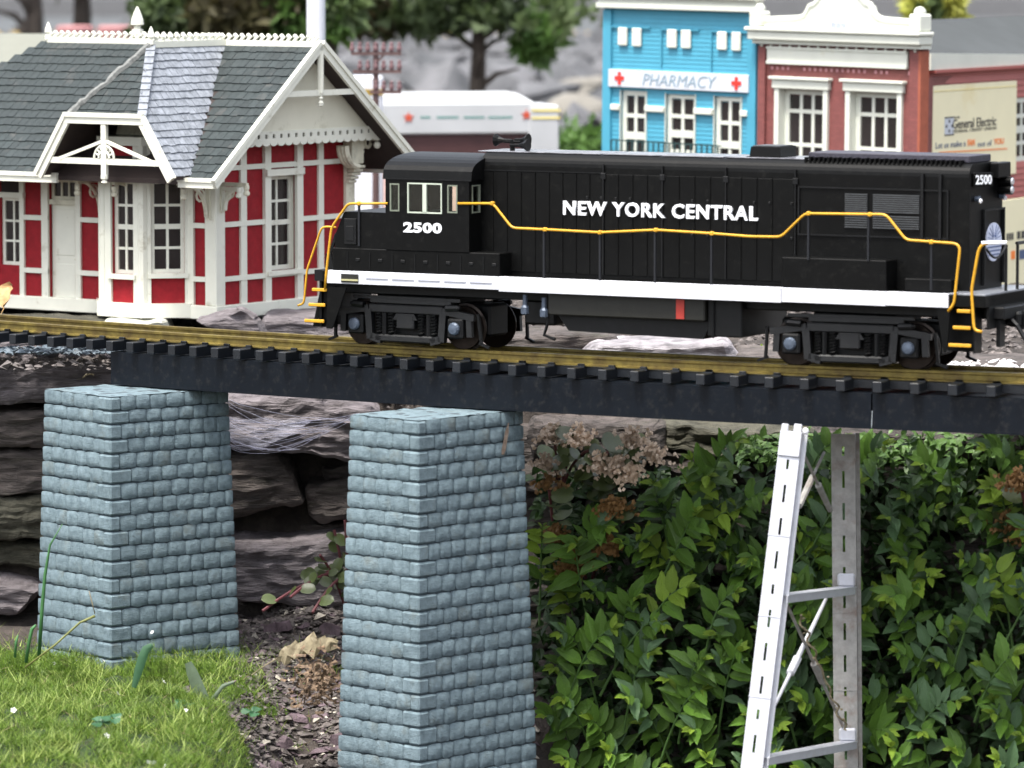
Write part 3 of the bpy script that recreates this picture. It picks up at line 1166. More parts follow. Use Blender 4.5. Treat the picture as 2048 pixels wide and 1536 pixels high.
# gable studs, rails
for a_, b_ in ((478, 490), (634, 644)):
    u0, u1 = WG.U(a_), WG.U(b_)
    MB(WG.T).box(u0, u1, .0002, .0024, .0115, zr[2] + .03).build('stud', W_TRIM, stn)
uw0, uw1 = wg[0], wg[1]
for z_ in (zr[0], zr[1], zr[2]):
    b = MB(WG.T)
    if z_ == zr[1]:
        MB(WG.T).box(.004, uw0, .0003, .0030, z_ - th_ / 2, z_ + th_ / 2).build('rail_board', W_TRIM, stn)
        b.box(uw1, GW - .004, .0003, .0030, z_ - th_ / 2, z_ + th_ / 2)
    else:
        b.box(.004, GW - .004, .0003, .0030, z_ - th_ / 2, z_ + th_ / 2)
    b.build('rail_board', W_TRIM, stn)
for (u_) in (WG.U(531), WG.U(595)):
    MB(WG.T).box(u_ - .0045, u_ + .0045, .0002, .0036, .0115, zr[2] + .03).build('stud', W_TRIM, stn)
MB(WG.T).box(uw0 - .006, uw1 + .006, .0002, .0062, wg[3], wg[3] + .006).build('window_head', W_TRIM, stn)
MB(WG.T).box(uw0 - .004, uw1 + .004, .0002, .0058, wg[2] - .004, wg[2]).build('window_sill', W_TRIM, stn)
wallwin(stn, WG, uw0, uw1, wg[2], wg[3], 2, [0, .25, .5, .75, 1], W_TRIM, GLASSD, fw=.0042, mw=.0024, rec=.0070, split=2)
MB(WG.T).box(uw0 - .0008, uw0, -.0075, .0002, wg[2], wg[3]).box(uw1, uw1 + .0008, -.0075, .0002, wg[2], wg[3]).build('window_lining', W_TRIM, stn)
# posts
MB().box(-.010, .0035, -.0035, .010, .0115, z_wall - .002, c=.0006).build('corner_post', W_TRIM, stn)
MB().box(-.008, .0035, GW - .010, GW + .0035, .0115, z_wall - .002, c=.0006).build('corner_post', W_DIRTY, stn, label='grubby far corner post')
MB().box(uL, .0058, -.0058, GW + .0058, -.001, .0115, c=.0006).build('base_board', W_TRIM, stn)

# ---- front wall boards left of the bay
for (a_, b_) in ((-70, -60), (42, 51), (86, 99), (154, 164)):
    u0, u1 = WF.U(a_), WF.U(b_)
    MB(WF.T).box(u0, u1, .0002, .0026, .0115, z_wall - .002).build('stud', W_TRIM, stn)
uB0 = WF.U(200)
for py_, px_ in ((543, 120), (437, 120)):
    z_ = WF.Z(py_, px_)
    for (a_, b_) in ((-260, -3), (47, 99), (155, 205)):
        u0, u1 = WF.U(a_), WF.U(b_)
        MB(WF.T).box(u0, u1, .0003, .0031, z_ - th_ / 2, z_ + th_ / 2).build('rail_board', W_TRIM, stn)
z_ = WF.Z(543, 50)
q = wl[0]
wallwin(stn, WF, q[0], q[1], q[2], q[3], 2, [0, .34, .67, 1], W_TRIM, GLASSD, fw=.0032, mw=.002, rec=.0045)
MB(WF.T).box(q[0] - .003, q[1] + .003, .0002, .0044, q[3], q[3] + .005).build('window_head', W_TRIM, stn)
q2 = wpx(WF, 3, 44, 357, 392)
MB(WF.T).box(q2[0], q2[1], -.001, .0006, q2[2], q2[3]).build('transom_light', DARKROOM, stn)
# door
q = wl[1]
dz = WF.Z(402, 127)
d = MB(WF.T)
d.box(q[0], q[1], -.005, -.0035, q[2], dz - .0035)
dw = q[1] - q[0]
for (f0, f1) in ((.06, .42), (.48, .94)):
    zz0, zz1 = q[2] + (dz - q[2]) * f0, q[2] + (dz - q[2]) * f1
    d.box(q[0] + dw * .14, q[1] - dw * .14, -.0036, -.0029, zz0, zz1 - .002, c=.0003)
dr = d.build('door', W_TRIM, stn, label='panelled cream door')
MB(WF.T).ball((q[1] - .0035, -.0018, q[2] + (dz - q[2]) * .45), .0011).build('door_knob', W_DIRTY, dr)
MB(WF.T).box(q[0], q[1], -.005, .0006, dz - .0035, dz + .001).build('door_head', W_DIRTY, stn)
wallwin(stn, WF, q[0], q[1], dz + .001, q[3], 3, [0, 1], W_DIRTY, GLASSD, fw=.0032, mw=.002, rec=.005, name='transom_window')

# ---- bay window
BP = .030
F1 = Wall(SF, (0, -BP, 0), (1, 0, 0), (0, -1, 0))
ua, ub = F1.U(207), F1.U(285)
s45 = math.sqrt(.5)
F2 = Wall(SF, (ub, -BP, 0), (s45, s45, 0), (s45, -s45, 0))
l2 = BP / s45
zb_top = z_wall - .002
w1 = wpx(F1, 225, 270, 360, 548)
w2 = wpx(F2, 301, 369, 360, 546)
w2 = (max(w2[0], .006), min(w2[1], l2 - .003), w2[2], w2[3])
MB(F1.T).holes(ua, ub, .004, zb_top, [w1], -.003, 0).build('bay_front_panel', RED, stn)
MB(F2.T).holes(0, l2, .004, zb_top, [w2], -.003, 0).build('bay_side_panel', RED, stn)
b = MB()
b.prism([(ua, -BP, .004), (ua - BP, 0, .004), (ua - BP + .003, 0, .004), (ua + .003, -BP, .004)], (0, 0, zb_top - .004))
b.build('bay_side_panel', RED, stn)
MB().prism([(ua + .005, -BP + .006, .003), (ub - .004, -BP + .006, .003), (ub + BP - .008, 0, .003), (ua - BP + .012, 0, .003)], (0, 0, zb_top - .005)).build('bay_interior', DARKROOM, stn)
for W_, w_ in ((F1, w1), (F2, w2)):
    wallwin(stn, W_, w_[0], w_[1], w_[2], w_[3], 2, [0, .25, .5, .75, 1], W_TRIM, GLASSD, fw=.0036, mw=.0024, rec=.003 if W_ is F2 else .0055, split=2)
    MB(W_.T).box(w_[0] - .003, w_[1] + .003, .0002, .0050, w_[3], w_[3] + .008).build('window_head', W_TRIM, stn)
    MB(W_.T).box(w_[0] - .003, w_[1] + .003, .0002, .0050, w_[2] - .0045, w_[2]).build('window_sill', W_TRIM, stn)
# casing boards around bay glazing
for W_, a_, b_ in ((F1, ua, w1[0]), (F1, w1[1], ub), (F2, 0, w2[0]), (F2, w2[1], l2)):
    if b_ - a_ > .001:
        MB(W_.T).box(a_, b_, .0002, .0028, .0115, zb_top).build('casing_board', W_TRIM, stn)
for x_, y_ in ((ua, -BP), (ub, -BP)):
    MB().lathe((x_, y_, .0115), [(0, .0048), (zb_top - .012, .0048)], 8).build('bay_post', W_TRIM, stn)
MB().prism([(ua - BP - .004, 0, 0), (ua - .003, -BP - .0062, 0), (ub + .003, -BP - .0062, 0), (ub + BP + .006, -.0062, 0), (ub + BP + .006, 0, 0)], (0, 0, .0128)).build('bay_base', W_TRIM, stn)
MB().prism([(ua - BP - .004, 0, zb_top - .008), (ua - .003, -BP - .005, zb_top - .008), (ub + .003, -BP - .005, zb_top - .008), (ub + BP + .004, -.005, zb_top - .008), (ub + BP + .004, 0, zb_top - .008)], (0, 0, .008)).build('bay_cornice', W_TRIM, stn)
# wall strip between bay and corner
for py_ in (451, 558):
    z_ = WF.Z(py_, 402)
    MB(WF.T).box(ub + BP, -.010, .0003, .0032, z_ - th_ / 2, z_ + th_ / 2).build('rail_board', W_TRIM, stn)
MB(WF.T).box(ub + BP - .001, ub + BP + .0075, .0002, .003, .0115, z_wall - .002).build('stud', W_TRIM, stn)

# ---- roof
xr = SF.loc(97, 88, 1, RY)
xrl = xr.x                                        # left end of the ridge
HR = EV + RY
xel = xrl - HR                                    # left eave corner
RT = .004


def roof_pt(u, t):
    """front slope: u along the front, t 0 at eave .. 1 at ridge"""
    return Vector((u, -EV + HR * t, z_eave + (z_ridge - z_eave) * t))


sl = MB()
lo_ = [(xel, -EV, z_eave), (OH, -EV, z_eave), (OH, RY, z_ridge), (xrl, RY, z_ridge)]
sl.prism(lo_, (0, 0, -RT))
lo2 = [(xel, GW + EV, z_eave), (OH, GW + EV, z_eave), (OH, RY, z_ridge), (xrl, RY, z_ridge)]
sl.prism(lo2, (0, 0, -RT))
sl.prism([(xel, -EV, z_eave), (xel, GW + EV, z_eave), (xrl, RY, z_ridge)], (0, 0, -RT))
roof = sl.build('roof', DARKROOM, stn)

# cross gable
YB = -EV - .020
br_ = SF.loc(345, 364, 1, YB)
bl_ = SF.loc(78, 352, 1, YB)
tr_ = SF.loc(282, 238, 1, YB)
xc = (br_.x + bl_.x) / 2
hw = (br_.x - bl_.x) / 2
zcb = (br_.z + bl_.z) / 2 + .004
zct = tr_.z
tw = hw * (z_ridge - zct) / (z_ridge - zcb)
xA = xc
YA = RY - .110
cg = MB()
for sgn in (-1, 1):
    cg.prism([(xc + sgn * hw, YB, zcb), (xc + sgn * tw, YB, zct), (xA, YA, z_ridge), (xA, RY, z_ridge), (xc + sgn * hw, -EV + .004, zcb)], (0, 0, -RT * .8))
cg.prism([(xc - tw, YB, zct), (xc + tw, YB, zct), (xA, YA, z_ridge)], (0, 0, -RT * .8))
croof = cg.build('cross_gable_roof', DARKROOM, stn)
# gable face behind the bargeboards
gf = MB()
gf.prism([(xc - hw + .022, -.006, zcb - .012), (xc + hw - .022, -.006, zcb - .012), (xc + tw * .9, -.006, zct), (xc - tw * .9, -.006, zct)], (0, .003, 0))
gf.build('cross_gable_wall', W_DIRTY, stn)
MB().prism([(xc + .012, -.0092, zct - .040), (xc + .034, -.0092, zct - .040), (xc + .034, -.0092, zct - .012), (xc + .012, -.0092, zct - .012)], (0, .003, 0)).build('cross_gable_panel', RED, stn)
MB().prism([(xc + .046, -.0092, zct - .045), (xc + .056, -.0092, zct - .045), (xc + .050, -.0092, zct - .022), (xc + .046, -.0092, zct - .020)], (0, .003, 0)).build('cross_gable_panel', RED, stn)

# shingles
SH_N = [0]


def shingles(parent, A, B, C, D, ncourse, wd, m, keep, base, seed=0, lift=.0012, inside=None, side=1):
    """courses between eave A-B and ridge D-C (A below D, B below C)"""
    rg_ = random.Random(seed)
    A, B, C, D = map(Vector, (A, B, C, D))
    nrm = (B - A).cross(D - A).normalized()
    if nrm.z < 0:
        nrm = -nrm
    loose = MB()
    k = 0
    for j in range(ncourse):
        t0, t1 = j / ncourse, (j + 1.18) / ncourse
        t1 = min(t1, 1)
        P0, P1 = A.lerp(D, t0), B.lerp(C, t0)
        Q0, Q1 = A.lerp(D, t1), B.lerp(C, t1)
        Ln = (P1 - P0).length
        if Ln < wd:
            continue
        n_ = max(1, int(Ln / wd))
        off_ = .5 if j % 2 else 0
        dirv = (P1 - P0).normalized()
        up = (D - A).normalized()
        up = (up - dirv * up.dot(dirv)).normalized()
        hgt = (Q0 - P0).dot(up)
        tt = lift
        dl = rg_.uniform(-.0004, .0004)
        for i in range(-1, n_ + 1):
            c0 = P0 + dirv * ((i + off_) * wd)
            mid = c0 + dirv * (wd / 2) + up * (hgt * .45)
            rel = (mid - P0).dot(dirv)
            if rel < -wd * .3 or rel > Ln + wd * .3:
                continue
            if inside and not inside(mid):
                continue
            g_ = .0002
            jit = dl + rg_.uniform(-.0006, .0006)
            k0_ = (i + off_) * wd
            s0_, s1_ = max(0.0, k0_ + g_), min(Ln, k0_ + wd - g_)
            if s1_ - s0_ < .0008:
                continue
            a0 = P0 + dirv * s0_ + up * jit
            a1 = P0 + dirv * s1_ + up * (jit + rg_.uniform(-.0003, .0003))
            b1 = P0 + dirv * s1_ + up * hgt
            b0 = P0 + dirv * s0_ + up * hgt
            e1, e0 = tt * rg_.uniform(.9, 1.3), .0002
            vs = [a0 + nrm * e1, a1 + nrm * e1, b1 + nrm * e0, b0 + nrm * e0, a0 + nrm * .0, a1 + nrm * .0, b1 - nrm * .0002, b0 - nrm * .0002]
            fs = [(0, 1, 2, 3), (0, 4, 5, 1), (1, 5, 6, 2), (3, 7, 4, 0)]
            if SH_N[0] < keep:
                mb = MB()
                mb.add(vs, fs)
                mb.build('shingle', m, parent, recalc=False)
                SH_N[0] += 1
            else:
                loose.add(vs, fs)
            k += 1
    if loose.v:
        loose.build('shingle_field', m, parent, recalc=False, kind='stuff')


def cross_h(p):
    """height of the cross gable surface above point (station local)"""
    if p.y < YB:
        return -1
    z1 = z_ridge - abs(p.x - xc) / hw * (z_ridge - zcb)
    z2 = zct + (p.y - YB) / (YA - YB) * (z_ridge - zct)
    return min(z1, z2)


def in_main(p):
    return cross_h(p) < p.z - .0005


def in_hipl(p):
    return in_main(p)


xm = xc + hw
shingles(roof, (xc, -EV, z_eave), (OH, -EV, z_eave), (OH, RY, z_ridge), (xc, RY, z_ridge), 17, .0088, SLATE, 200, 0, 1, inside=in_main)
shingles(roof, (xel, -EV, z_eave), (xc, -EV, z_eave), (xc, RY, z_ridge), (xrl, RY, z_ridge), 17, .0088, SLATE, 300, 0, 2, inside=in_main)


def main_h(p):
    return z_eave + (p.y + EV) / HR * (z_ridge - z_eave)


SH_N[0] = 0
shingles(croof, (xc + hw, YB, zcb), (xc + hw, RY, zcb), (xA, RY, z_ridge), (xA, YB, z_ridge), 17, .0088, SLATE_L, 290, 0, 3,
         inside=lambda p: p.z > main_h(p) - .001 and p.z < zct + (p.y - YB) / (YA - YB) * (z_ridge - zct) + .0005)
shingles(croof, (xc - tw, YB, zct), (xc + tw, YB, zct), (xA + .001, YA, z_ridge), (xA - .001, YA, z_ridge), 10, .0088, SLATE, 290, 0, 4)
# hip caps and the crusted left hip
P0, P1 = Vector((xc + tw, YB, zct)), Vector((xA, YA, z_ridge))
for i in range(11):
    a_, b_ = P0.lerp(P1, i / 11), P0.lerp(P1, (i + 1.1) / 11)
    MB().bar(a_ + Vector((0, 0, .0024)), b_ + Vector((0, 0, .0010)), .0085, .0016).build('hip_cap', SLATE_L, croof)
P0 = Vector((xc - tw, YB, zct))
b = MB()
pp = [P0.lerp(P1, i / 22) + Vector((rng.uniform(-.001, .001), 0, .001 + rng.uniform(0, .0015))) for i in range(23)]
b.tube(pp, [.0032 + rng.uniform(-.001, .001) for _ in pp], 6)
b.build('crusted_hip', LEAD, croof)


def fascia(name, a, b_, hgt, th, m, parent, lab=None):
    mb = MB()
    mb.bar(a, b_, th, hgt)
    o = mb.build(name, m, parent)
    a2, b2 = Vector(a), Vector(b_)
    dd = (b2 - a2).normalized()
    return o


def board(name, a, b_, hgt, th, n, m, parent, lip=True):
    """board along a-b whose face looks along n; with a raised moulding line"""
    a, b_, n = Vector(a), Vector(b_), Vector(n).normalized()
    d_ = (b_ - a).normalized()
    w = n.cross(d_).normalized()
    mb = MB()
    pts = [a - w * hgt / 2, b_ - w * hgt / 2, b_ + w * hgt / 2, a + w * hgt / 2]
    mb.prism([p - n * th / 2 for p in pts], n * th)
    if lip:
        sg = 1 if w.z > 0 else -1
        e = w * sg * hgt * .30 - n * .0006
        q_ = [a + e - w * hgt * .2, b_ + e - w * hgt * .2, b_ + e + w * hgt * .2, a + e + w * hgt * .2]
        mb.prism([p + n * th * .5 for p in q_], n * .0020)
    return mb.build(name, m, parent)


front = (0, -1, 0)
board('eave_fascia', (xel, -EV - .001, z_eave - .002), (xc - hw + .006, -EV - .001, z_eave - .002), .0090, .003, front, W_TRIM, stn)
board('eave_fascia', (xc + hw - .008, -EV - .001, z_eave - .002), (OH + .001, -EV - .001, z_eave - .002), .0090, .003, front, W_TRIM, stn)
board('eave_fascia', (OH, GW + EV, z_eave - .002), (xel, GW + EV, z_eave - .002), .0090, .003, (0, 1, 0), W_TRIM, stn)
gx = (1, 0, 0)
board('bargeboard', (OH + .0015, -EV - .002, z_eave - .003), (OH + .0015, RY, z_ridge + .001), .0098, .003, gx, W_TRIM, stn)
board('bargeboard', (OH + .0015, GW + EV + .002, z_eave - .003), (OH + .0015, RY, z_ridge + .001), .0098, .003, gx, W_TRIM, stn)
board('bargeboard', (xc - hw, YB - .001, zcb - .003), (xc - tw, YB - .001, zct), .0095, .003, front, W_TRIM, stn)
board('bargeboard', (xc + hw, YB - .001, zcb - .003), (xc + tw, YB - .001, zct), .0095, .003, front, W_TRIM, stn)
board('bargeboard', (xc - tw - .003, YB - .0014, zct - .0005), (xc + tw + .003, YB - .0014, zct - .0005), .0100, .003, front, W_TRIM, stn)
# cross gable truss
tz = SF.loc(207, 323, 1, YB).z
b = MB()
b.box(xc - hw * .93 + .009, xc + hw * .93 - .009, YB - .0015, YB + .0015, tz - .0027, tz + .0027)
b.build('tie_beam', W_TRIM, stn)
kp = MB()
kp.bar((xc, YB - .0005, zct - .004), (xc, YB - .0005, tz - .012), .0058, .0036, up=(0, 1, 0))
kp.lathe((xc, YB - .0008, tz - .020), [(0, .001), (.001, .0032), (.003, .0020), (.0045, .0034), (.0075, .0034), (.009, .0024)], 8)
kp.build('king_post', W_TRIM, stn)
for sgn in (-1, 1):
    MB().bar((xc + sgn * hw * .70, YB - .0004, tz + .001), (xc, YB - .0004, tz + .019), .0028, .0028, up=(0, 1, 0)).build('truss_strut', W_TRIM, stn)
b = MB()
for rr in (.0115, .0062):
    b.tube([(xc + rr * math.cos(t_), YB - .0012, tz + .003 + rr * math.sin(t_)) for t_ in [math.pi * i / 12 for i in range(13)]], .0012, 6)
for i in range(1, 8):
    t_ = math.pi * i / 8
    b.tube([(xc + .0055 * math.cos(t_), YB - .0012, tz + .003 + .0055 * math.sin(t_)), (xc + .0118 * math.cos(t_), YB - .0012, tz + .003 + .0118 * math.sin(t_))], .0009, 5)
b.build('rosette', W_TRIM, stn)


def bracket(p, out, dn, m=W_DIRTY, s_=1.0):
    """scrolled eave bracket: leg down the wall, arm out under the eave, curled brace"""
    p, out = Vector(p), Vector(out).normalized()
    b_ = MB()
    b_.bar(p, p + Vector((0, 0, -.026 * s_)), .0035, .0035, up=(out.x, out.y, 0))
    b_.bar(p + out * .001, p + out * .030 * s_ + Vector((0, 0, .0)), .0035, .0035)
    pts = []
    for i in range(9):
        t_ = i / 8 * math.pi / 2
        pts.append(p + out * (.004 + .022 * s_ * (1 - math.cos(t_))) + Vector((0, 0, -.024 * s_ * (1 - math.sin(t_)))))
    b_.tube(pts, .0018, 6)
    c_ = p + out * .010 * s_ + Vector((0, 0, -.0075 * s_))
    b_.tube([c_ + out * (.0045 * s_ * math.cos(a)) + Vector((0, 0, .0045 * s_ * math.sin(a))) for a in [i * .7 for i in range(10)]], .0012, 5)
    e_ = p + out * .029 * s_
    b_.lathe((e_.x, e_.y, e_.z - .010 * s_), [(0, .0012), (.001, .0030), (.0035, .0030), (.0045, .0018), (.0065, .0026), (.0095, .0026)], 8)
    return b_.build('bracket', m, stn)


zb = z_eave - .006
for x_ in (-.0045, xc - .018, xc - .062, uL + .05):
    bracket((x_, -.004, zb), (0, -1, 0), 0, s_=1.25)
bracket((.004, .004, zb), (1, 0, 0), 0, s_=1.0)

# gable end: jettied cream panel with scalloped edge
JX = .024
WJ = Wall(SF, (JX, 0, 0), (0, 1, 0), (1, 0, 0))
u_r, z_hb = WJ.uz(757, 262)
u_l = -.030
z_h0 = WJ.uz(630, 262)[1]
slope = (z_ridge - z_eave) / HR
u_l = (z_h0 + RT + .0015 - z_eave) / slope - EV


def under(u):
    return z_eave - RT - .001 + slope * (EV + u if u < RY else EV + GW - u)


jp = MB(WJ.T)
pts = [(u_l, 0, z_h0), (u_r, 0, z_h0), (u_r, 0, min(under(u_r), z_h0 + .02)), (RY, 0, under(RY)), ]
jp.prism(pts, (0, -.022, 0))
jp.build('gable_panel', CREAMP, stn)
sc_ = MB(WJ.T)
n_s = 19
wsc = (u_r - u_l) / n_s
z_sb = z_h0 - .0085
for i in range(n_s):
    c_ = u_l + wsc * (i + .5)
    ring = [(c_ - wsc / 2, 0, z_h0 - .0045), (c_ - wsc / 2, 0, z_sb)] + [(c_ - wsc / 2 * math.cos(a), 0, z_sb - .0032 * math.sin(a)) for a in [math.pi * k / 6 for k in range(1, 6)]] + [(c_ + wsc / 2, 0, z_sb), (c_ + wsc / 2, 0, z_h0 - .0045)]
    sc_.prism(ring, (0, .0016, 0))
    # a tooth on each side of the punched hole
    sc_.box(c_ - wsc / 2, c_ - wsc * .16, .0, .0016, z_h0 - .0045, z_h0 - .0008)
    sc_.box(c_ + wsc * .16, c_ + wsc / 2, .0, .0016, z_h0 - .0045, z_h0 - .0008)
sc_.box(u_l, u_r, .0, .0016, z_h0 - .0008, z_h0 + .002)
sc_.build('scalloped_valance', W_TRIM, stn)
MB(WJ.T).box(u_l + .004, u_r, -.002, -.0006, z_sb + .002, z_h0).build('valance_backing', DARKROOM, stn)
en = MB(WJ.T)
en.box(u_r - .004, u_r + .0045, -.020, .0022, z_h0 - .003, z_h0 + .001)
en.box(u_r - .004, u_r + .0030, -.018, .0018, z_h0 - .012, z_h0 - .003)
en.ball((u_r + .0005, -.002, z_h0 - .0165), .0036)
en.box(u_r - .004, u_r + .009, -.020, .0026, z_h0 + .001, z_h0 + .006)
en.build('corbel', W_TRIM, stn)
# big scroll bracket under the corbel at the far corner
bk = MB()
cx_, cy_, cz_ = .006, GW + .002, z_h0 - .010
for i in range(3):
    bk.tube([(cx_ + .004 + i * .004, cy_ - .012 + .020 * math.cos(a), cz_ - .006 + .020 * math.sin(a)) for a in [math.pi * (1.0 + k / 14) for k in range(8)]], .0028, 6)
bk.tube([(.012, cy_ - .006 + .008 * math.cos(a), cz_ - .010 + .008 * math.sin(a)) for a in [k * .6 for k in range(11)]], .0022, 6)
bk.tube([(.012, cy_ + .010 + .005 * math.cos(a), cz_ - .004 + .005 * math.sin(a)) for a in [k * .6 for k in range(11)]], .0018, 6)
for i in range(5):
    bk.box(.003, .014 - i * .0018, cy_ - .012, cy_ + .004 - i * .001, cz_ - .028 - i * .0035, cz_ - .0253 - i * .0035, c=.0006)
bk.box(.002, .014, cy_ - .016, cy_ + .002, cz_ - .024, cz_ - .001, c=.001)
bk.build('scroll_bracket', W_DIRTY, stn)
bracket((.005, .004, zb - .004), (1, -.2, 0), 0, m=W_TRIM, s_=.8)
# apex truss of the gable
za = SF.loc(650, 185, 0, OH).z
hw_a = (z_ridge - za) / slope
b = MB()
b.box(OH - .001, OH + .002, RY - hw_a, RY + hw_a, za - .0026, za + .0026)
b.build('collar_beam', W_TRIM, stn)
b = MB()
b.lathe((OH + .001, RY, za - .013), [(0, .0005), (.001, .0026), (.004, .0030), (.006, .0014), (.008, .0028), (.0095, .0016), (.013, .0030), (.030, .0032), (z_ridge - za + .008, .0032)], 8)
b.build('king_post', W_TRIM, stn)
# ridge cresting
cr = MB()
x_ = xrl
cr.box(xrl, OH, RY - .0022, RY + .0022, z_ridge - .001, z_ridge + .0042)
while x_ < OH - .004:
    cr.bar((x_, RY, z_ridge + .004), (x_ + .004, RY, z_ridge + .0082), .0022, .0026, up=(0, 1, 0))
    cr.ball((x_ + .0012, RY, z_ridge + .0085), .0023, 7, 4)
    x_ += .0078
cr.build('ridge_cresting', W_TRIM, stn)
cr = MB()
cr.box(xA - .0022, xA + .0022, YA, RY, z_ridge - .001, z_ridge + .0048)
y_ = YA + .006
while y_ < RY:
    cr.bar((xA, y_, z_ridge + .004), (xA, y_ + .004, z_ridge + .0084), .0022, .0026, up=(1, 0, 0))
    cr.ball((xA, y_, z_ridge + .0088), .0023, 7, 4)
    y_ += .0105
cr.build('ridge_cresting', W_TRIM, stn)


def finial(x_, y_, z_, s_, m=W_TRIM):
    b_ = MB()
    b_.lathe((x_, y_, z_), [(0, .0032 * s_), (.004 * s_, .0032 * s_), (.0045 * s_, .0018 * s_), (.006 * s_, .0018 * s_), (.0068 * s_, .0036 * s_), (.0095 * s_, .0032 * s_), (.0135 * s_, .0018 * s_), (.0165 * s_, .0004 * s_)], 10)
    return b_.build('finial', m, stn)


finial(xrl, RY, z_ridge + .002, 1.0)
finial(xA, YA, z_ridge + .002, 1.0)
_bf = SF.loc(275, 74, 1, RY + .035)
finial(_bf.x, RY + .035, _bf.z, 1.75)
# ------------------------------------------------------------------ fallen leaf and bits by the station

# ------------------------------------------------------------------ locomotive
sA, sB = s_at_px(862), s_at_px(1732)
pA, tA, nA = track(sA)
pB, tB, nB = track(sB)
mid = (pA + pB) / 2
ang = math.atan2(pB.y - pA.y, pB.x - pA.x)
LF = Frame((mid.x, mid.y, RZ), ang)
loco = thing('diesel_locomotive', 'black diesel locomotive numbered 2500 with yellow handrails and white sill stripe', 'locomotive', frame=LF)
YS = -.052                                         # near side of the frame and cab
YH_ = -.031                                        # near side of the hood


def L(px, py, y=YS):
    p = LF.loc(px, py, 1, y)
    return p.x, p.z


LS = Wall(LF, (0, YS, 0), (1, 0, 0), (0, -1, 0))
LH = Wall(LF, (0, YH_, 0), (1, 0, 0), (0, -1, 0))
x_f = L(652, 558)[0]
x_r = L(1897, 597)[0]
zs1 = (L(800, 548)[1] + L(1800, 582)[1]) / 2        # top of the stripe
zs0 = (L(800, 574)[1] + L(1800, 610)[1]) / 2
xseam = [L(p_, 590)[0] for p_ in (997, 1562, 1771)]
xs_ = [x_f] + xseam + [x_r]
for i in range(4):
    dz_ = (.0, .0012, .0006, .0)[i]
    MB().box(xs_[i] + (.0003 if i else 0), xs_[i + 1], YS - (.0004 if i % 2 else 0), YS + .006, zs0 - dz_, zs1, c=.0003).build('sill_stripe', WHITEB, loco)
b = MB()
for i in range(5):
    u0 = L(732 + i * 52, 560)[0]
    u1 = L(732 + i * 52 + 44, 560)[0]
    b.box(u0, u1, YS - .0007, YS, (zs0 + zs1) / 2 - .0003, (zs0 + zs1) / 2 + .0004)
b.build('sill_slots', mat("grey_slot", (.35, .36, .42), .6), loco)
u0, u1 = L(683, 560)[0], L(717, 560)[0]
MB().box(u0, u1, YS - .0008, YS, zs0 + .0012, zs1 - .0025).build('sill_grille', OLIVE, loco)
MB().box(u0, u1, YS - .0012, YS, zs0 + .0026, zs0 + .0040).build('sill_grille_bar', mat("dull_yellow_bar", (.40, .38, .20), .6), loco)
xe0, xe1 = x_f - .002, LF.loc(1900, 600, 1, YS).x
# deck
zdk = zs1 + .0003
MB().box(x_f - .004, x_r + .030, YS + .0004, -YS - .0004, zs0 + .001, zs1 - .0003, c=.0004).build('deck', BLACK, loco)
# raised box under cab and nose
zbx = (L(700, 500)[1] + L(980, 503)[1]) / 2
xb1 = L(998, 520)[0]
xn0 = L(668, 470)[0]
MB().box(xn0 - .002, xb1, YS + .0006, -YS - .0006, zs1, zbx, c=.0006).build('side_box', BLACK, loco)
b = MB()
for i in range(7):
    xx = xn0 + .012 + i * .021
    b.box(xx, xx + .0006, YS + .0001, YS + .0008, zs1 + .002, zbx - .003)
    b.box(xx + .008, xx + .012, YS - .0002, YS + .0008, zs1 + .008, zs1 + .0105, c=.0004)
b.build('box_latches', BLACKM, loco)
# short hood
xc0 = L(771, 430)[0]
xc1 = L(938, 430)[0]
zn = L(720, 424)[1]
xn_t = L(686, 425)[0]
nz = MB()
nz.prism([(xn0, YS + .0012, zbx), (xc0, YS + .0012, zbx), (xc0, YS + .0012, zn), (xn_t + .002, YS + .0012, zn), (xn_t, YS + .0012, zn - .001), (xn0, YS + .0012, zn - .020)], (0, -2 * (YS + .0012), 0))
nz.build('short_hood', BLACK, loco)
b = MB()
xl0, xl1 = L(688, 480)[0], L(712, 480)[0]
b.box(xl0, xl1, YS + .0000, YS + .0012, zbx + .003, zbx + .024, c=.0004)
b.box(xl0 + .002, xl1 - .002, YS - .0005, YS, zbx + .006, zbx + .018, c=.0004)
b.build('nose_locker', BLACKM, loco)
# cab
zc_e = (L(800, 358)[1] + L(920, 360)[1]) / 2      # eave
zc_t = LF.loc(880, 306, 1, -.012).z
zw0, zw1 = L(850, 427)[1], L(850, 366)[1]
wins = []
for a_, b_ in ((780, 799), (815, 884), (895, 915)):
    wins.append((L(a_, 395)[0], L(b_, 395)[0], zw0 + (.001 if a_ != 815 else 0), zw1 - (.001 if a_ != 815 else 0)))
for sgn in (-1, 1):
    T = Wall(LF, (0, YS * -sgn * -1 if sgn > 0 else -YS, 0), (1, 0, 0), (0, -1 if sgn > 0 else 1, 0)).T
    hw3 = wins if sgn > 0 else [(xc0 + .003, xc1 - .003, zw0 - .004, zw1)]
    MB(T).holes(xc0, xc1, zbx, zc_e, hw3, -.0022, 0).build('cab_side', BLACK, loco)
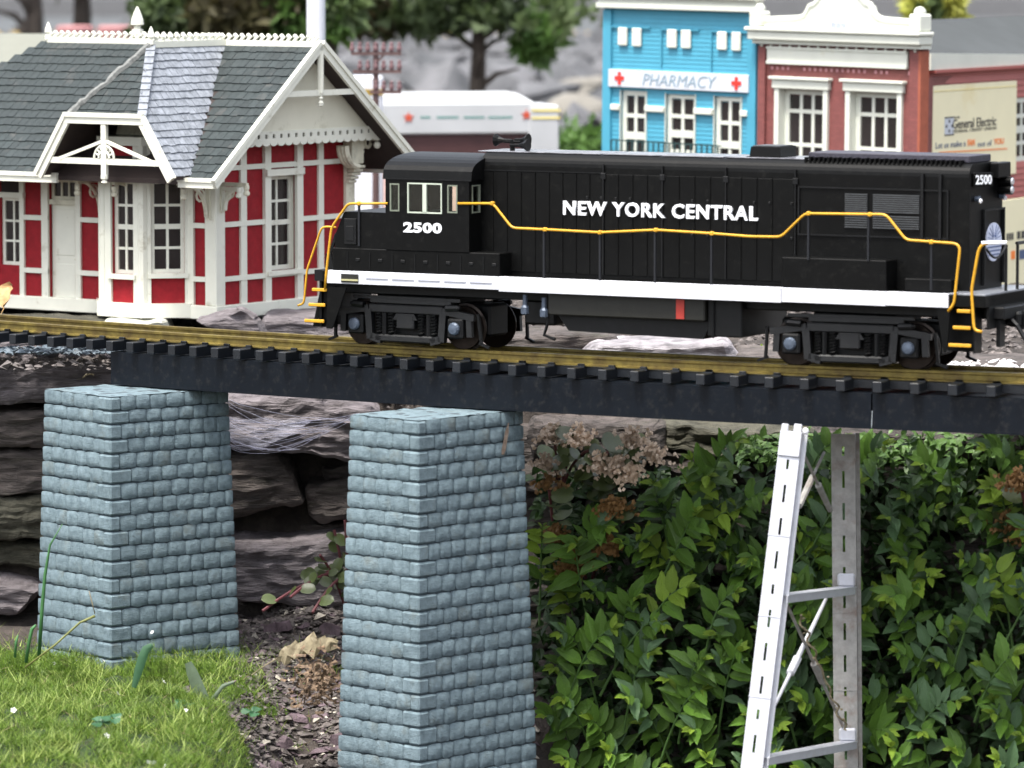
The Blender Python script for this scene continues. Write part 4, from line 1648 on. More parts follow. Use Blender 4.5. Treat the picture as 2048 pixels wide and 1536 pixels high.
# glass, frames
for w_, nm in zip(wins, ('q', 'm', 'q')):
    f = MB(LS.T)
    fr_w = .0011
    f.box(w_[0], w_[0] + fr_w, -.0015, .0004, w_[2], w_[3])
    f.box(w_[1] - fr_w, w_[1], -.0015, .0004, w_[2], w_[3])
    f.box(w_[0] + fr_w, w_[1] - fr_w, -.0015, .0004, w_[2], w_[2] + fr_w)
    f.box(w_[0] + fr_w, w_[1] - fr_w, -.0015, .0004, w_[3] - fr_w, w_[3])
    if nm == 'm':
        mx = (w_[0] + w_[1]) / 2
        f.box(mx - .0017, mx + .0017, -.0014, .0007, w_[2] + fr_w, w_[3] - fr_w)
    fo = f.build('cab_window', mat("pale_window_frame", (.45, .50, .42), .4, var=.1) if nm == 'm' else mat("dull_window_frame", (.16, .18, .14), .4, var=.1), loco)
    MB(LS.T).box(w_[0] + fr_w, w_[1] - fr_w, -.0011, -.0008, w_[2] + fr_w, w_[3] - fr_w).build('pane', CLEAR, fo)
# front and rear cab walls
wf = [(-.0475, .0475, zw0 - .003, zw1)]
for xx, nx_ in ((xc0, 1), (xc1 - .002, 1)):
    Wc = Wall(LF, (xx, 0, 0), (0, 1, 0), (1, 0, 0))
    h_ = wf if xx == xc0 else [(-.0475, -.0345, zw0 + .001, zw1 - .001), (.0345, .0475, zw0 + .001, zw1 - .001)]
    MB(Wc.T).holes(YS + .0023, -YS - .0023, zbx, zc_e, h_, 0, .002).build('cab_end', BLACK, loco)
    for w_ in h_:
        f = MB(Wc.T)
        f.box(w_[0], w_[0] + .001, .0005, .0027, w_[2], w_[3]).box(w_[1] - .001, w_[1], .0005, .0027, w_[2], w_[3])
        f.box(w_[0] + .001, w_[1] - .001, .0005, .0027, w_[2], w_[2] + .001).box(w_[0] + .001, w_[1] - .001, .0005, .0027, w_[3] - .001, w_[3])
        fo = f.build('cab_window', mat("dull_window_frame", (.2, .2, .2)), loco)
        MB(Wc.T).box(w_[0] + .001, w_[1] - .001, .0009, .0012, w_[2] + .001, w_[3] - .001).build('pane', CLEAR, fo)
b = MB()
b.box(xc0 + .02, xc0 + .034, -.03, -.016, zbx, zw0 - .004, c=.001)
b.box(xc0 + .020, xc0 + .0225, -.030, -.018, zw0 - .004, zw0 + .004, c=.001)
b.build('cab_seat', OLIVE, loco)
# cab roof: curved section
prof = []
half = -YS + .0008
rise = zc_t - zc_e
for i in range(17):
    t_ = math.pi * i / 16
    yy = -half * math.cos(t_)
    zz = zc_e + rise * (math.sin(t_) ** .62)
    prof.append((yy, zz))
rf = MB()
rf.prism([(xc0 - .002, y_, z_) for y_, z_ in prof], (xc1 - xc0 + .0045, 0, 0))
rf.build('cab_roof', BLACK, loco)
MB().box(xc0 - .002, xc1 + .0025, YS - .0009, YS + .0006, zc_e - .0006, zc_e + .0004).build('drip_rail', BLACKM, loco)
text_part('lettering', '2500', LS.T, L(807, 456)[0], L(884, 456)[0], L(845, 466)[1], L(845, 445)[1], LETTER, loco, bold=.045, d=.0001, space=1.08)

# long hood
xh0 = xc1
xh1 = LF.loc(1937, 480, 1, YH_).x
zh_e = (L(1000, 322, YH_)[1] + L(1800, 340, YH_)[1]) / 2
zh_t = zh_e + .0062
hp = [(YH_, zs1), (YH_, zh_e - .004)]
for i in range(1, 7):
    a_ = math.pi / 2 * i / 6
    hp.append((YH_ + .010 * (1 - math.cos(a_)), zh_e - .004 + (zh_t - zh_e + .004) * math.sin(a_)))
hp2 = hp + [(-y_, z_) for y_, z_ in reversed(hp)]
hd = MB()
hd.prism([(xh0, y_, z_) for y_, z_ in hp2], (xh1 - xh0, 0, 0))
hd.build('long_hood', BLACK, loco)
# door panels standing proud, each its own piece
doors = [960, 988, 1016, 1044, 1072, 1100, 1127, 1154, 1181, 1209, 1238, 1267, 1296, 1326, 1360, 1391, 1422, 1453, 1484, 1515, 1546, 1590]
zdt, zdb = zh_e - .0088, zs1 + .003
for a_, b_ in zip(doors, doors[1:]):
    u0, u1 = L(a_, 450, YH_)[0], L(b_, 450, YH_)[0]
    d_ = MB(LH.T)
    d_.box(u0 + .0005, u1 - .0005, 0, .0007, zdb, zdt, c=.0002)
    o = d_.build('hood_door', BLACK, loco)
    if (a_ // 7) % 2 == 0:
        m_ = MB(LH.T)
        for zz in (zdt - .020, zdt - .047):
            m_.box(u1 - .0035, u1 - .0015, .0007, .0016, zz, zz + .0022, c=.0003)
        m_.build('latch', BLACKM, o)
b = MB(LH.T)
b.box(xh0, L(1205, 345, YH_)[0], .0002, .0010, zdt + .0005, zdt + .0012)
for p_ in (1208, 1326, 1453, 1592):
    u_ = L(p_, 400, YH_)[0]
    b.box(u_ - .0005, u_ + .0005, .0002, .0018, zdb, zh_e - .001)
    b.box(u_ - .0022, u_ + .0022, .0004, .0020, zdt - .004, zdt + .001, c=.0004)
b.build('hood_rib', BLACKM, loco)
# low boxes on the near walkway
for (a_, b_, c_, yy) in ((1562, 1771, 518, YS + .0009), (1798, 1892, 560, YS + .010)):
    u0, u1 = L(a_, 550)[0], L(b_, 550)[0]
    zt = L((a_ + b_) / 2, c_)[1]
    MB().box(u0, u1, yy, YH_ - .0002, zs1, zt, c=.0006).build('walkway_box', BLACK, loco)
# radiator bay
u0, u1 = L(1597, 420, YH_)[0], L(1898, 420, YH_)[0]
zr1 = L(1700, 378, YH_)[1]
zr0 = L(1700, 470, YH_)[1]
f = MB(LH.T)
f.box(u0, u1, .0003, .0013, zr1, zr1 + .0012).box(u0, u1, .0003, .0013, zr0 - .0012, zr0).box(u0, u0 + .0012, .0003, .0013, zr0, zr1).box(u1 - .0012, u1, .0003, .0013, zr0, zr1)
f.build('radiator_frame', BLACKM, loco)
g0, g1 = L(1690, 420, YH_)[0], L(1841, 420, YH_)[0]
gz1, gz0 = L(1760, 388, YH_)[1], L(1760, 458, YH_)[1]
gm = (gz0 + gz1) / 2 - .002
for (aa, bb) in ((g0, L(1737, 420, YH_)[0]), (L(1746, 420, YH_)[0], g1)):
    for (z0_, z1_) in ((gz0, gm - .0008), (gm + .0008, gz1)):
        fo = MB(LH.T)
        fo.box(aa, bb, .0003, .0008, z0_, z1_)
        go = fo.build('radiator_grille', BLACKM, loco)
        nsl = max(3, int((z1_ - z0_) / .0016))
        for i in range(nsl):
            zz = z0_ + (z1_ - z0_) * (i + .3) / nsl
            MB(LH.T).box(aa + .0006, bb - .0006, .0008, .0016, zz, zz + .0008).build('slat', GREYG, go)
b = MB(LH.T)
for p_ in (1846, 1882):
    u_ = L(p_, 420, YH_)[0]
    b.box(u_ - .0011, u_ + .0011, .0002, .0024, zr0 - .001, zh_e - .002)
b.build('hood_post', BLACKM, loco)
HR_ = mat("dusty_sheen_hood_roof", (.05, .05, .055), .24, var=.6, vs=90, spec=.9, col2=(.22, .22, .25), bump=.1, bs=300)  # paler grey over black stands for dust and painted sky sheen
for a_, b_ in ((960, 1204), (1210, 1322), (1328, 1450), (1456, 1625)):
    MB().box(L(a_, 320, -.02)[0], L(b_, 320, -.02)[0], -.0235, .0235, zh_t - .0001, zh_t + .0007, c=.0003).build('roof_panel', HR_, loco)
# roof fittings
zt_ = zh_t
b = MB()
u0, u1 = L(1503, 310, -.01)[0], L(1566, 310, -.01)[0]
b.prism([(u0, -.014, zt_), (u1, -.014, zt_), (u1 - .001, -.013, zt_ + .0088), (u0 + .001, -.013, zt_ + .0088)], (0, .028, 0))
b.box(u0 - .002, u1 + .001, -.015, .015, zt_ + .0001, zt_ + .0012)
b.build('exhaust_housing', BLACK, loco)
MB().box(u0 + .002, u1 - .002, -.012, .012, zt_ + .0088, zt_ + .0096).build('exhaust_cap', GREYG, loco)
u0, u1 = L(1628, 318, -.01)[0], L(1960, 325, -.01)[0]
MB().box(u0, min(u1, xh1 - .004), -.020, .020, zt_ + .0002, zt_ + .0058, c=.0006).build('roof_grille', mat("dark_violet_mesh", (.03, .028, .042), .5, var=.4, vs=500, bump=.6, bs=2500), loco)
for i in range(34):
    xx = u0 + (xh1 - .006 - u0) * i / 34
    b = MB()
    b.box(xx, xx + .0014, YH_ + .0035, YH_ + .0105, zt_ - .0018, zt_ + .0022 + .0004 * (i % 2))
    b.build('roof_louvre', BLACK, loco)
# air horn cluster
hx, hz = L(1025, 300, -.006)
hx, hz = LF.loc(1025, 312, 1, -.006).x, zt_
b = MB()
b.lathe((hx, -.006, hz), [(0, .0030), (.001, .0022), (.009, .0018)], 8)
b.box(hx - .008, hx + .008, -.0075, -.0045, hz + .0065, hz + .0085, c=.0005)
for sgn, dy, l_, zz in ((-1, 0, .015, .0085), (1, -.004, .016, .005), (1, .004, .012, .009)):
    b.lathe((hx, -.006 + dy, hz + zz), [(0, .0012), (l_ * .5, .0014), (l_ * .8, .0030), (l_, .0052), (l_ + .0006, .0052)], 10, axis=(sgn, 0, .02))
b.build('air_horn', BLACK, loco)
# hood end with number board, lights, door and round emblem
WE = Wall(LF, (xh1, 0, 0), (0, 1, 0), (1, 0, 0))
b = MB(WE.T)
b.box(-.031, .031, .0, .001, zs1, zh_e - .001)
b.build('end_panel', BLACK, loco)
eu0, ez1 = WE.uz(1963, 423)
eu1, ez0 = WE.uz(2003, 486)
b = MB(WE.T)
eu1 = max(eu1, eu0 + .02)
for q_ in ((eu0, eu0 + .0016, zs1 + .004, ez1), (eu1 - .0016, eu1, zs1 + .004, ez1), (eu0, eu1, ez1, ez1 + .0016)):
    b.box(q_[0], q_[1], .001, .0030, q_[2], q_[3])
b.build('end_door_frame', BLACKM, loco)
em = MB(WE.T)
ec = (eu0 + eu1) / 2
er = (eu1 - eu0) * .38
ring = [(ec + er * math.cos(a), .0012, ez0 + .002 + er * math.sin(a)) for a in [2 * math.pi * k / 28 for k in range(28)]]
em.prism(ring, (0, .0010, 0))
emo = em.build('round_emblem', mat("emblem_white", (.62, .66, .80), .5, var=.1), loco)
b = MB(WE.T)
for k in range(4):
    zz = ez0 + .002 - er * .05 - k * er * .2
    hw_ = er * math.cos(math.asin(min(.95, abs(zz - ez0 - .002) / er))) * .9
    b.box(ec - hw_, ec + hw_, .0022, .0026, zz - .0006, zz + .0006)
for k in range(9):
    a = math.pi * (k + .5) / 9
    b.bar((ec + er * .15 * math.cos(a), .0024, ez0 + .004 + er * .15 * math.sin(a)), (ec + er * .85 * math.cos(a), .0024, ez0 + .004 + er * .80 * math.sin(a)), .0004, .0004)
b.build('emblem_lines', mat("emblem_blue", (.12, .16, .30), .5), emo)
nb0, nz1 = WE.uz(1945, 350)
nb1, nz0 = WE.uz(1982, 368)
Wn = Wall(LF, (xh1 + .001, YH_ + .001, 0), (.55, .83, 0), (.83, -.55, 0))
n0, na = Wn.uz(1950, 351)
n1, nb_ = Wn.uz(1984, 369)
MB(Wn.T).box(n0 - .001, n1 + .001, -.004, 0, nb_ - .0015, na + .0018, c=.0003).build('number_board', BLACK, loco)
text_part('lettering', '2500', Wn.T, n0 + .0005, n1 - .0005, nb_ + .0003, na + .0003, LETTER, loco, bold=.015, d=.0002)
b = MB(WE.T)
b.box(.006, .031, .001, .008, zh_e - .006, zh_e + .006, c=.0008)
hb = b.build('headlight_housing', BLACK, loco)
for dzz in (-.001, -.0075):
    c_ = LF.I @ at_y(0, 0, 1)
    b = MB(WE.T)
    b.lathe((.024, .001, zh_e + dzz - .008), [(0, .0034), (.011, .0038)], 12, axis=(0, 1, 0))
    h_o = b.build('headlight', BLACK, loco)
    MB(WE.T).lathe((.024, .0118, zh_e + dzz - .008), [(0, .0032), (.0012, .0022)], 12, axis=(0, 1, 0)).build('lens', mat("lens_silver", (.75, .76, .8), .15, metal=.6), h_o)
for u_ in (-.021, .026):
    z_ = WE.uz(1945, 398)[1]
    b = MB(WE.T)
    b.lathe((u_, .001, z_), [(0, .0020), (.004, .0024)], 8, axis=(0, 1, 0))
    h_o = b.build('marker_light', SILVER, loco)
    MB(WE.T).ball((u_, .0052, z_ - .0016), .0019).build('lens', mat("lens_silver", (.75, .76, .8)), h_o)
text_part('lettering', 'NEW YORK CENTRAL', LH.T, L(1129, 418, YH_)[0], L(1518, 424, YH_)[0], L(1320, 434, YH_)[1] - .0006, L(1320, 408, YH_)[1] + .0006, LETTER, loco, bold=.026, d=.0003, depth=.0022, space=1.12)

# handrails
def rail_path(pts, y=YS - .0005):
    out = []
    for p_ in pts:
        q_ = LF.loc(p_[0], p_[1], 1, y)
        out.append((q_.x, y, q_.z))
    return out


def smooth(pts, k=3, r=.16):
    o = [Vector(pts[0])]
    for a, b_, c in zip(pts, pts[1:], pts[2:]):
        a, b_, c = Vector(a), Vector(b_), Vector(c)
        l1, l2_ = min(.004, (b_ - a).length * .4), min(.004, (c - b_).length * .4)
        p0, p2 = b_ + (a - b_).normalized() * l1, b_ + (c - b_).normalized() * l2_
        for i in range(k + 1):
            t_ = i / k
            o.append(p0 * (1 - t_) ** 2 + b_ * 2 * t_ * (1 - t_) + p2 * t_ ** 2)
    o.append(Vector(pts[-1]))
    return o


HRD = {
    'side_handrail': [(916, 407), (986, 407), (1024, 456), (1090, 459), (1200, 465), (1312, 460), (1424, 467), (1500, 473), (1562, 474), (1610, 427), (1772, 429), (1812, 480), (1912, 487), (1920, 496), (1908, 608), (1896, 623)],
    'front_handrail': [(650, 578), (653, 540), (663, 455), (696, 407), (775, 407)],
}
for nm, pts in HRD.items():
    MB().tube(smooth(rail_path(pts)), .00105, 8).build('handrail', YELLOW, loco, smooth=True)
q_ = rail_path([(672, 455), (650, 453), (642, 458), (614, 540), (608, 607), (596, 611)], YS + .012)
MB().tube(smooth(q_), .0009, 8).build('handrail', YELLOW, loco, smooth=True, label='front corner handrail with faded top')
q_ = []
for p_, yy in (((2006, 487), .010), ((1966, 487), -.0485), ((1957, 500), -.050), ((1943, 580), -.052), ((1948, 660), -.052), ((1964, 664), -.050)):
    a_ = LF.loc(p_[0], p_[1], 0, xh1 + .026) if False else None
    xx = xh1 + .012 + .002 * 0
    t_ = LF.loc(p_[0], p_[1], 1, -.052)
    q_.append((t_.x if yy < 0 else t_.x, -.052 if yy < 0 else -.045, t_.z))
MB().tube(smooth(q_), .0012, 8).build('handrail', YELLOW, loco, smooth=True, label='rear corner handrail with white top')
MB().tube([Vector(q_[0]) + Vector((0, -.0001, .0002)), Vector(q_[1]) + Vector((-.001, -.0001, .0002))], .0015, 8).build('handrail_white_sleeve', LETTER, loco)
b = MB()
for (px_, y0_, y1_) in ((718, 408, 492), (1088, 459, 570), (1200, 465, 574), (1310, 460, 577), (1423, 467, 581), (1617, 428, 520), (1737, 429, 522), (1863, 484, 580)):
    a_ = LF.loc(px_, y0_, 1, YS + .0005)
    c_ = LF.loc(px_, y1_, 1, YS + .0005)
    b.bar((a_.x, YS + .0006, a_.z - .001), (a_.x, YS + .0006, c_.z), .0016, .0014, up=(0, 1, 0))
b.build('stanchion', mat("blue_black_stanchion", (.004, .005, .008), .5), loco, kind='stuff')
for (px_, y0_) in ((718, 407), (985, 407), (1090, 459), (1200, 465), (1312, 460), (1424, 467), (1617, 427), (1740, 429), (1863, 484)):
    a_ = LF.loc(px_, y0_, 1, YS - .0005)
    MB().box(a_.x - .0016, a_.x + .0016, YS - .0020, YS + .0012, a_.z - .0016, a_.z + .0016, c=.0006).build('rail_clamp', YELLOW, loco)

# steps
def steps(pts, xin, lab, wallx, sgn):
    grp_z = []
    for (a_, b_, yy) in pts:
        u0 = LF.loc(a_, yy, 1, YS).x
        u1 = LF.loc(b_, yy, 1, YS).x
        zz = LF.loc(a_, yy, 1, YS).z
        grp_z.append((u0, u1, zz))
        t_ = MB().box(u0, u1, YS + .0012, YS + .014, zz - .0016, zz + .0006).build('step', BLACKM, loco)
        MB().box(u0, u1, YS - .0006, YS + .0011, zz - .0013, zz + .0013, c=.0004).build('step_edge', YELLOW, t_)
    return grp_z


g = steps([(624, 653, 579), (617, 650, 609), (609, 648, 641)], 0, '', 0, 1)
b = MB()
x0_, z0_ = L(610, 655)
x1_, z1_ = L(652, 655)
zt2 = L(640, 573)[1]
xl_t = L(624, 573)[0]
b.prism([(x0_ - .001, YS + .014, z0_), (x1_, YS + .014, z0_), (x1_, YS + .014, zt2), (xl_t, YS + .014, zt2)], (0, .0015, 0))
xr_b, xr_t = L(664, 655)[0], L(692, 573)[0]
b.prism([(x1_, YS + .0006, z0_), (xr_b, YS + .0006, z0_), (xr_t, YS + .0006, zt2), (x1_ + .001, YS + .0006, zt2)], (0, .0012, 0))
b.build('step_well', BLACK, loco)
b = MB()
b.box(x_f - .0045 - .010, x_f - .004, -.046, .046, zs0 + .001, zs1 - .0006)
b.box(x_f - .0135, x_f - .0115, -.040, .040, z0_, zs0 + .002)
b.prism([(x_f - .012, YS + .018, zs1), (x_f - .004, YS + .018, zs1), (x_f - .006, YS + .018, zs1 + .012), (x_f - .011, YS + .018, zs1 + .012)], (0, .012, 0))
b.bar((x_f - .0085, YS + .02, zs1 + .010), (L(648, 470)[0], YS + .02, L(648, 470)[1]), .0022, .0022, up=(0, 1, 0))
b.build('front_pilot', BLACKM, loco)
g = steps([(1914, 1941, 622), (1906, 1941, 655), (1897, 1942, 690)], 0, '', 0, -1)
b = MB()
x0_, z0_ = L(1890, 705)
x1_, _ = L(1945, 705)
x2_, _ = L(1980, 705)
xa_, _ = L(1873, 705)
b.box(x0_ - .004, x1_, YS + .014, YS + .0155, z0_, zs0 + .002)
b.prism([(x0_ - .0015, YS + .0006, z0_), (L(1872, 640)[0], YS + .0006, zs0), (x0_ + .004, YS + .0006, zs0), (x0_ + .001, YS + .0006, z0_)], (0, .0012, 0))
b.box(x1_, x1_ + .0015, YS + .0006, YS + .014, z0_, zs0 + .002)
b.build('step_well', BLACK, loco)
b = MB()
xe = x_r + .030
b.box(x_r, xe, YS + .0006, -YS - .0006, zs1 - .0012, zs1 + .0008, c=.0004)
b.build('end_platform', mat("grey_tread", (.16, .17, .19), .35, var=.4, vs=300, spec=.7), loco)
b = MB()
b.box(xe - .002, xe, -.044, .044, L(1960, 660)[1], zs1 - .001)
b.box(xe, xe + .012, -.012, .012, zs0 - .016, zs0 - .004, c=.002)
b.lathe((xe + .010, 0, zs0 - .018), [(0, .006), (.014, .006)], 10)
b.box(xe + .014, xe + .030, -.006, .006, zs0 - .015, zs0 - .006, c=.002)
b.box(xe, xe + .003, -.030, -.020, zs0 - .030, zs0 - .001)
b.tube([(xe, -.016, zs0 - .004), (xe + .012, -.018, zs0 - .014), (xe + .02, -.018, zs0 - .026)], .0018, 6)
b.build('coupler', BLACKM, loco)
# end rail with drooping chain
b = MB()
zc_ = zs1 + .036
for yy in (-.010, .012, .034):
    b.bar((xe - .001, yy, zs1), (xe - .001, yy, zc_), .0018, .0018, up=(0, 1, 0))
b.tube([(xe - .001, .010, zc_), (xe - .001, .048, zc_)], .0014, 6)
b.tube([(xe - .001, -.048 + .038 * t_, zc_ - .001 - .008 * math.sin(math.pi * t_)) for t_ in [i / 8 for i in range(9)]], .0010, 6)
b.build('end_railing', BLACKM, loco)

# fuel tank and air gear between the trucks
T0, T1 = L(1096, 600, -.045)[0], L(1410, 600, -.045)[0]
ztb = L(1250, 636, -.045)[1]
b = MB()
b.box(T0, T1, -.046, .046, ztb, zs0 - .0005, c=.001)
tk = b.build('fuel_tank', OLIVE, loco)
u0, u1 = L(1353, 610, -.046)[0], L(1369, 610, -.046)[0]
MB().box(u0, u1, -.0468, -.046, ztb + .0012, zs0 - .002).build('red_marker', REDM, tk)
b = MB()
b.prism([(T0 + .006, -.040, ztb), (T1 + .004, -.040, ztb), (T1 - .004, -.040, ztb - .0145), (T0 + .016, -.040, ztb - .0125)], (0, .08, 0))
b.build('tank_bottom', BLACKM, tk)
MB().box(L(560, 600)[0] + .03, L(1990, 600)[0], -.034, .034, zs0 - .009, zs0 + .0005, c=.001).build('underframe', BLACKM, loco)
MB().box(T0 - .030, T0 - .001, -.030, .034, ztb - .010, zs0 - .0085, c=.002).build('air_tank', BLACKM, loco)
b = MB()
u0, u1 = L(1410, 600, -.045)[0], L(1480, 600, -.045)[0]
b.box(u0 + .0005, u1, -.042, .04, ztb - .012, zs0 - .0005, c=.001)
b.tube([(u0 + .006, -.043, ztb - .013), (u0 + .006, -.043, zs0 - .002)], .0012, 6)
b.build('battery_case', BLACKM, loco)
for (px_, yy) in ((1050, 612), (1088, 618)):
    a_ = LF.loc(px_, yy, 1, -.046)
    b = MB()
    b.lathe((a_.x, -.046, a_.z - .007), [(0, .002), (.001, .0034), (.006, .0034), (.008, .002), (.016, .0018)], 8)
    b.build('air_valve', SILVER, loco)
a_ = LF.loc(1095, 655, 1, -.040)
b = MB()
b.tube([(a_.x, -.04, zs0), (a_.x + .001, -.041, a_.z + .004), (a_.x - .002, -.042, a_.z - .006), (a_.x + .008, -.042, a_.z - .009)], .0014, 6)
b.build('air_pipe', BLACKM, loco)


# trucks
def truck(s_c, lab):
    p, t, n = track(s_c)
    a = math.atan2(t.y, t.x)
    w = Matrix.Translation((p.x, p.y, RZ)) @ Matrix.Rotation(a, 4, 'Z')
    Lc = LF.I @ w
    tr = bpy.data.objects.new('truck', None)
    COL.objects.link(tr)
    tr.parent = loco
    tr.matrix_local = Lc
    tr.empty_display_size = .01
    ax = .0485
    r_ = .0175
    for sx in (-1, 1):
        b = MB()
        for sy in (-1, 1):
            b.lathe((sx * ax, sy * .0215, r_), [(0, .0195), (.0009, .0195), (.0014, r_), (.0050, r_ * .985), (.0051, .0145), (.0040, .0140), (.0040, .004), (.0060, .004)], 28, axis=(0, sy, 0))
        b.lathe((sx * ax, -.022, r_), [(0, .003), (.044, .003)], 10, axis=(0, 1, 0))
        b.build('wheelset', mat("worn_wheel_tread", (.02, .014, .011), .35, metal=.7, var=.4, vs=200), tr, smooth=False)
    for sy in (-1, 1):
        y0 = sy * .036
        b = MB()
        # cast side frame outline
        out = [(-.066, .0225), (-.060, .029), (-.036, .031), (-.030, .0365), (.030, .0365), (.036, .031), (.060, .029), (.066, .0225), (.064, .0130), (.058, .0120), (.0575, .0225), (.040, .0225), (.0385, .0110), (.030, .0050), (.020, .0035), (-.020, .0035), (-.030, .0050), (-.0385, .0110), (-.040, .0225), (-.0575, .0225), (-.058, .0120), (-.064, .0130)]
        # frame with two spring openings: built from bars
        b.box(-.036, .036, y0 - .002, y0 + .002, .0275, .0345, c=.0008)
        b.box(-.030, .030, y0 - .0025, y0 + .0025, .0040, .0100, c=.0012)
        for sx in (-1, 1):
            b.bar((sx * .036, y0, .0310), (sx * .066, y0, .0265), .0045, .0052)
            b.bar((sx * .0365, y0, .0300), (sx * .0345, y0, .0060), .0050, .0060, up=(1, 0, 0))
            b.bar((sx * .0605, y0, .0280), (sx * .0615, y0, .0110), .0035, .0050, up=(1, 0, 0))
            b.bar((sx * .0340, y0, .0080), (sx * .0240, y0, .0055), .0050, .0060)
        b.box(-.0085, .0085, y0 - .003, y0 + .003, .0150, .0275, c=.001)
        b.prism([(-.012, y0 - .0025, .0225), (-.0085, y0 - .0025, .0275), (.0085, y0 - .0025, .0275), (.012, y0 - .0025, .0225)], (0, .005, 0))
        b.bar((-.034, y0 * 1.02, .0372), (.044, y0 * 1.02, .0372), .0030, .0030)
        b.box(-.052, .052, y0 - .001, y0 + .001, .0385, .0410)
        b.build('side_frame', mat("grey_black_casting", (.0035, .004, .005), .5, var=.35, vs=180, bump=.4, bs=1000, dirt=(.012, .012, .011), dirt_amt=.3, ds=90), tr)
        for sx in (-1, 1):
            jb = MB()
            jb.box(sx * ax - .0075, sx * ax + .0075, y0 - .0035, y0 + .0035, .0095, .0255, c=.0014)
            jo = jb.build('journal_box', BLACKM, tr)
            MB().lathe((sx * ax, y0 + sy * .0035, r_), [(0, .0052), (.0016, .0052), (.0030, .0040), (.0034, .001)], 14, axis=(0, sy, 0)).build('bearing_cap', SILVER, jo)
            for k_, dx in enumerate((.0145, .0215, .0265)):
                sp = MB()
                cx = sx * dx
                pts = [(cx + .0026 * math.cos(q), y0 + .0026 * math.sin(q), .0100 + q / (2 * math.pi * 7) * .0175) for q in [i * math.pi / 4 for i in range(57)]]
                if sy < 0 and k_ != 1:
                    sp.tube(pts, .0008, 4)
                else:
                    sp.lathe((cx, y0, .0100), [(0, .002), (.0175, .002)], 6)
                sp.build('coil_spring', BLACKM, tr)
            # brake cylinder and hanger
            bc = MB()
            bc.lathe((sx * .040, y0 * 1.06, .0335), [(0, .0028), (.011, .0028), (.013, .0015)], 8, axis=(sx, 0, .05))
            bc.bar((sx * .069, y0, .030), (sx * .071, y0 * .95, .006), .0022, .0022, up=(1, 0, 0))
            bc.bar((sx * .069, y0 * .95, .0065), (sx * .078, y0 * .93, .003), .002, .002)
            bc.build('brake_rigging', BLACKM, tr)
    MB().box(-.034, .034, -.030, .030, .008, .043, c=.002).build('bolster', BLACKM, tr)
    MB().box(-.066, .066, -.014, .014, .010, .036, c=.002).build('motor_block', BLACKM, tr)
    return tr


truck(sA, 'front')
truck(sB, 'rear')


# ------------------------------------------------------------------ storefronts
AN = R(46)
ROLL = .010


def facade_frame(px, base_py, zb_):
    p = at_z(px, base_py, zb_)
    return Frame(p, -AN, ROLL)


# turquoise pharmacy; frame origin at its right foot
pf = at_y(1517, 600, 5.17)
PF = Frame((pf.x, pf.y, .955), -AN, ROLL)
ph = thing('pharmacy_building', 'turquoise storefront with a white pharmacy sign and red crosses', 'shop building', frame=PF)
WP = Wall(PF, (0, 0, 0), (1, 0, 0), (0, -1, 0))
uP0 = WP.U(1208, 0, 150)
uP1 = WP.U(1517, 0, 150)
ztp = WP.Z(20, 1360)
wins = [wpx(WP, 1243, 1294, 181, 305), wpx(WP, 1333, 1392, 187, 290), wpx(WP, 1430, 1484, 192, 330)]
zlow = WP.Z(330, 1360)
wins[1] = wpx(WP, 1333, 1392, 187, 292)
wz0 = min(w[2] for w in wins) - .02
wins = [(w[0], w[1], w[2] - (.030), w[3]) for w in wins]
fac = MB(WP.T)
fac.holes(uP0, uP1, 0, ztp, wins, -.006, 0)
fac.build('facade_core', BLUEP, ph)
# clapboards, each its own board cut round the windows
bh = .0046
nb = int(ztp / bh)
vis0 = int((zlow - .02) / bh)
lowb = MB(WP.T)
bands = [(uP0 + .001, uP0 + .013), (uP1 - .013, uP1 - .001)]
for i in range(nb):
    z0_, z1_ = i * bh, (i + 1) * bh
    segs = [(uP0 + .013, uP1 - .013)]
    for w in wins:
        if w[2] - .001 < (z0_ + z1_) / 2 < w[3] + .001:
            ns = []
            for a_, b_ in segs:
                if w[0] > a_ and w[1] < b_:
                    ns += [(a_, w[0]), (w[1], b_)]
                else:
                    ns.append((a_, b_))
            segs = ns
    for a_, b_ in segs:
        vs = [(a_, 0, z0_), (b_, 0, z0_), (b_, .0008, z0_), (a_, .0008, z0_), (a_, 0, z1_ - .0003), (b_, 0, z1_ - .0003), (b_, .0003, z1_ - .0001), (a_, .0003, z1_ - .0001)]
        fs = [(0, 1, 2, 3), (4, 5, 6, 7), (0, 1, 5, 4), (3, 2, 6, 7), (0, 3, 7, 4), (1, 2, 6, 5)]
        if i < vis0:
            lowb.add(vs, fs)
        else:
            q_ = MB(WP.T)
            q_.add(vs, fs)
            q_.build('clapboard', BLUEP, ph)
lowb.build('lower_clapboards', BLUEP, ph, kind='stuff')
for a_, b_ in bands:
    MB(WP.T).box(a_, b_, 0, .0034, 0, ztp - .002).build('pilaster', BLUEP, ph)
b = MB()
b.box(uP0, uP1, .006, .16, 0, ztp - .02)
b.build('rear_block', BLUEP, ph)
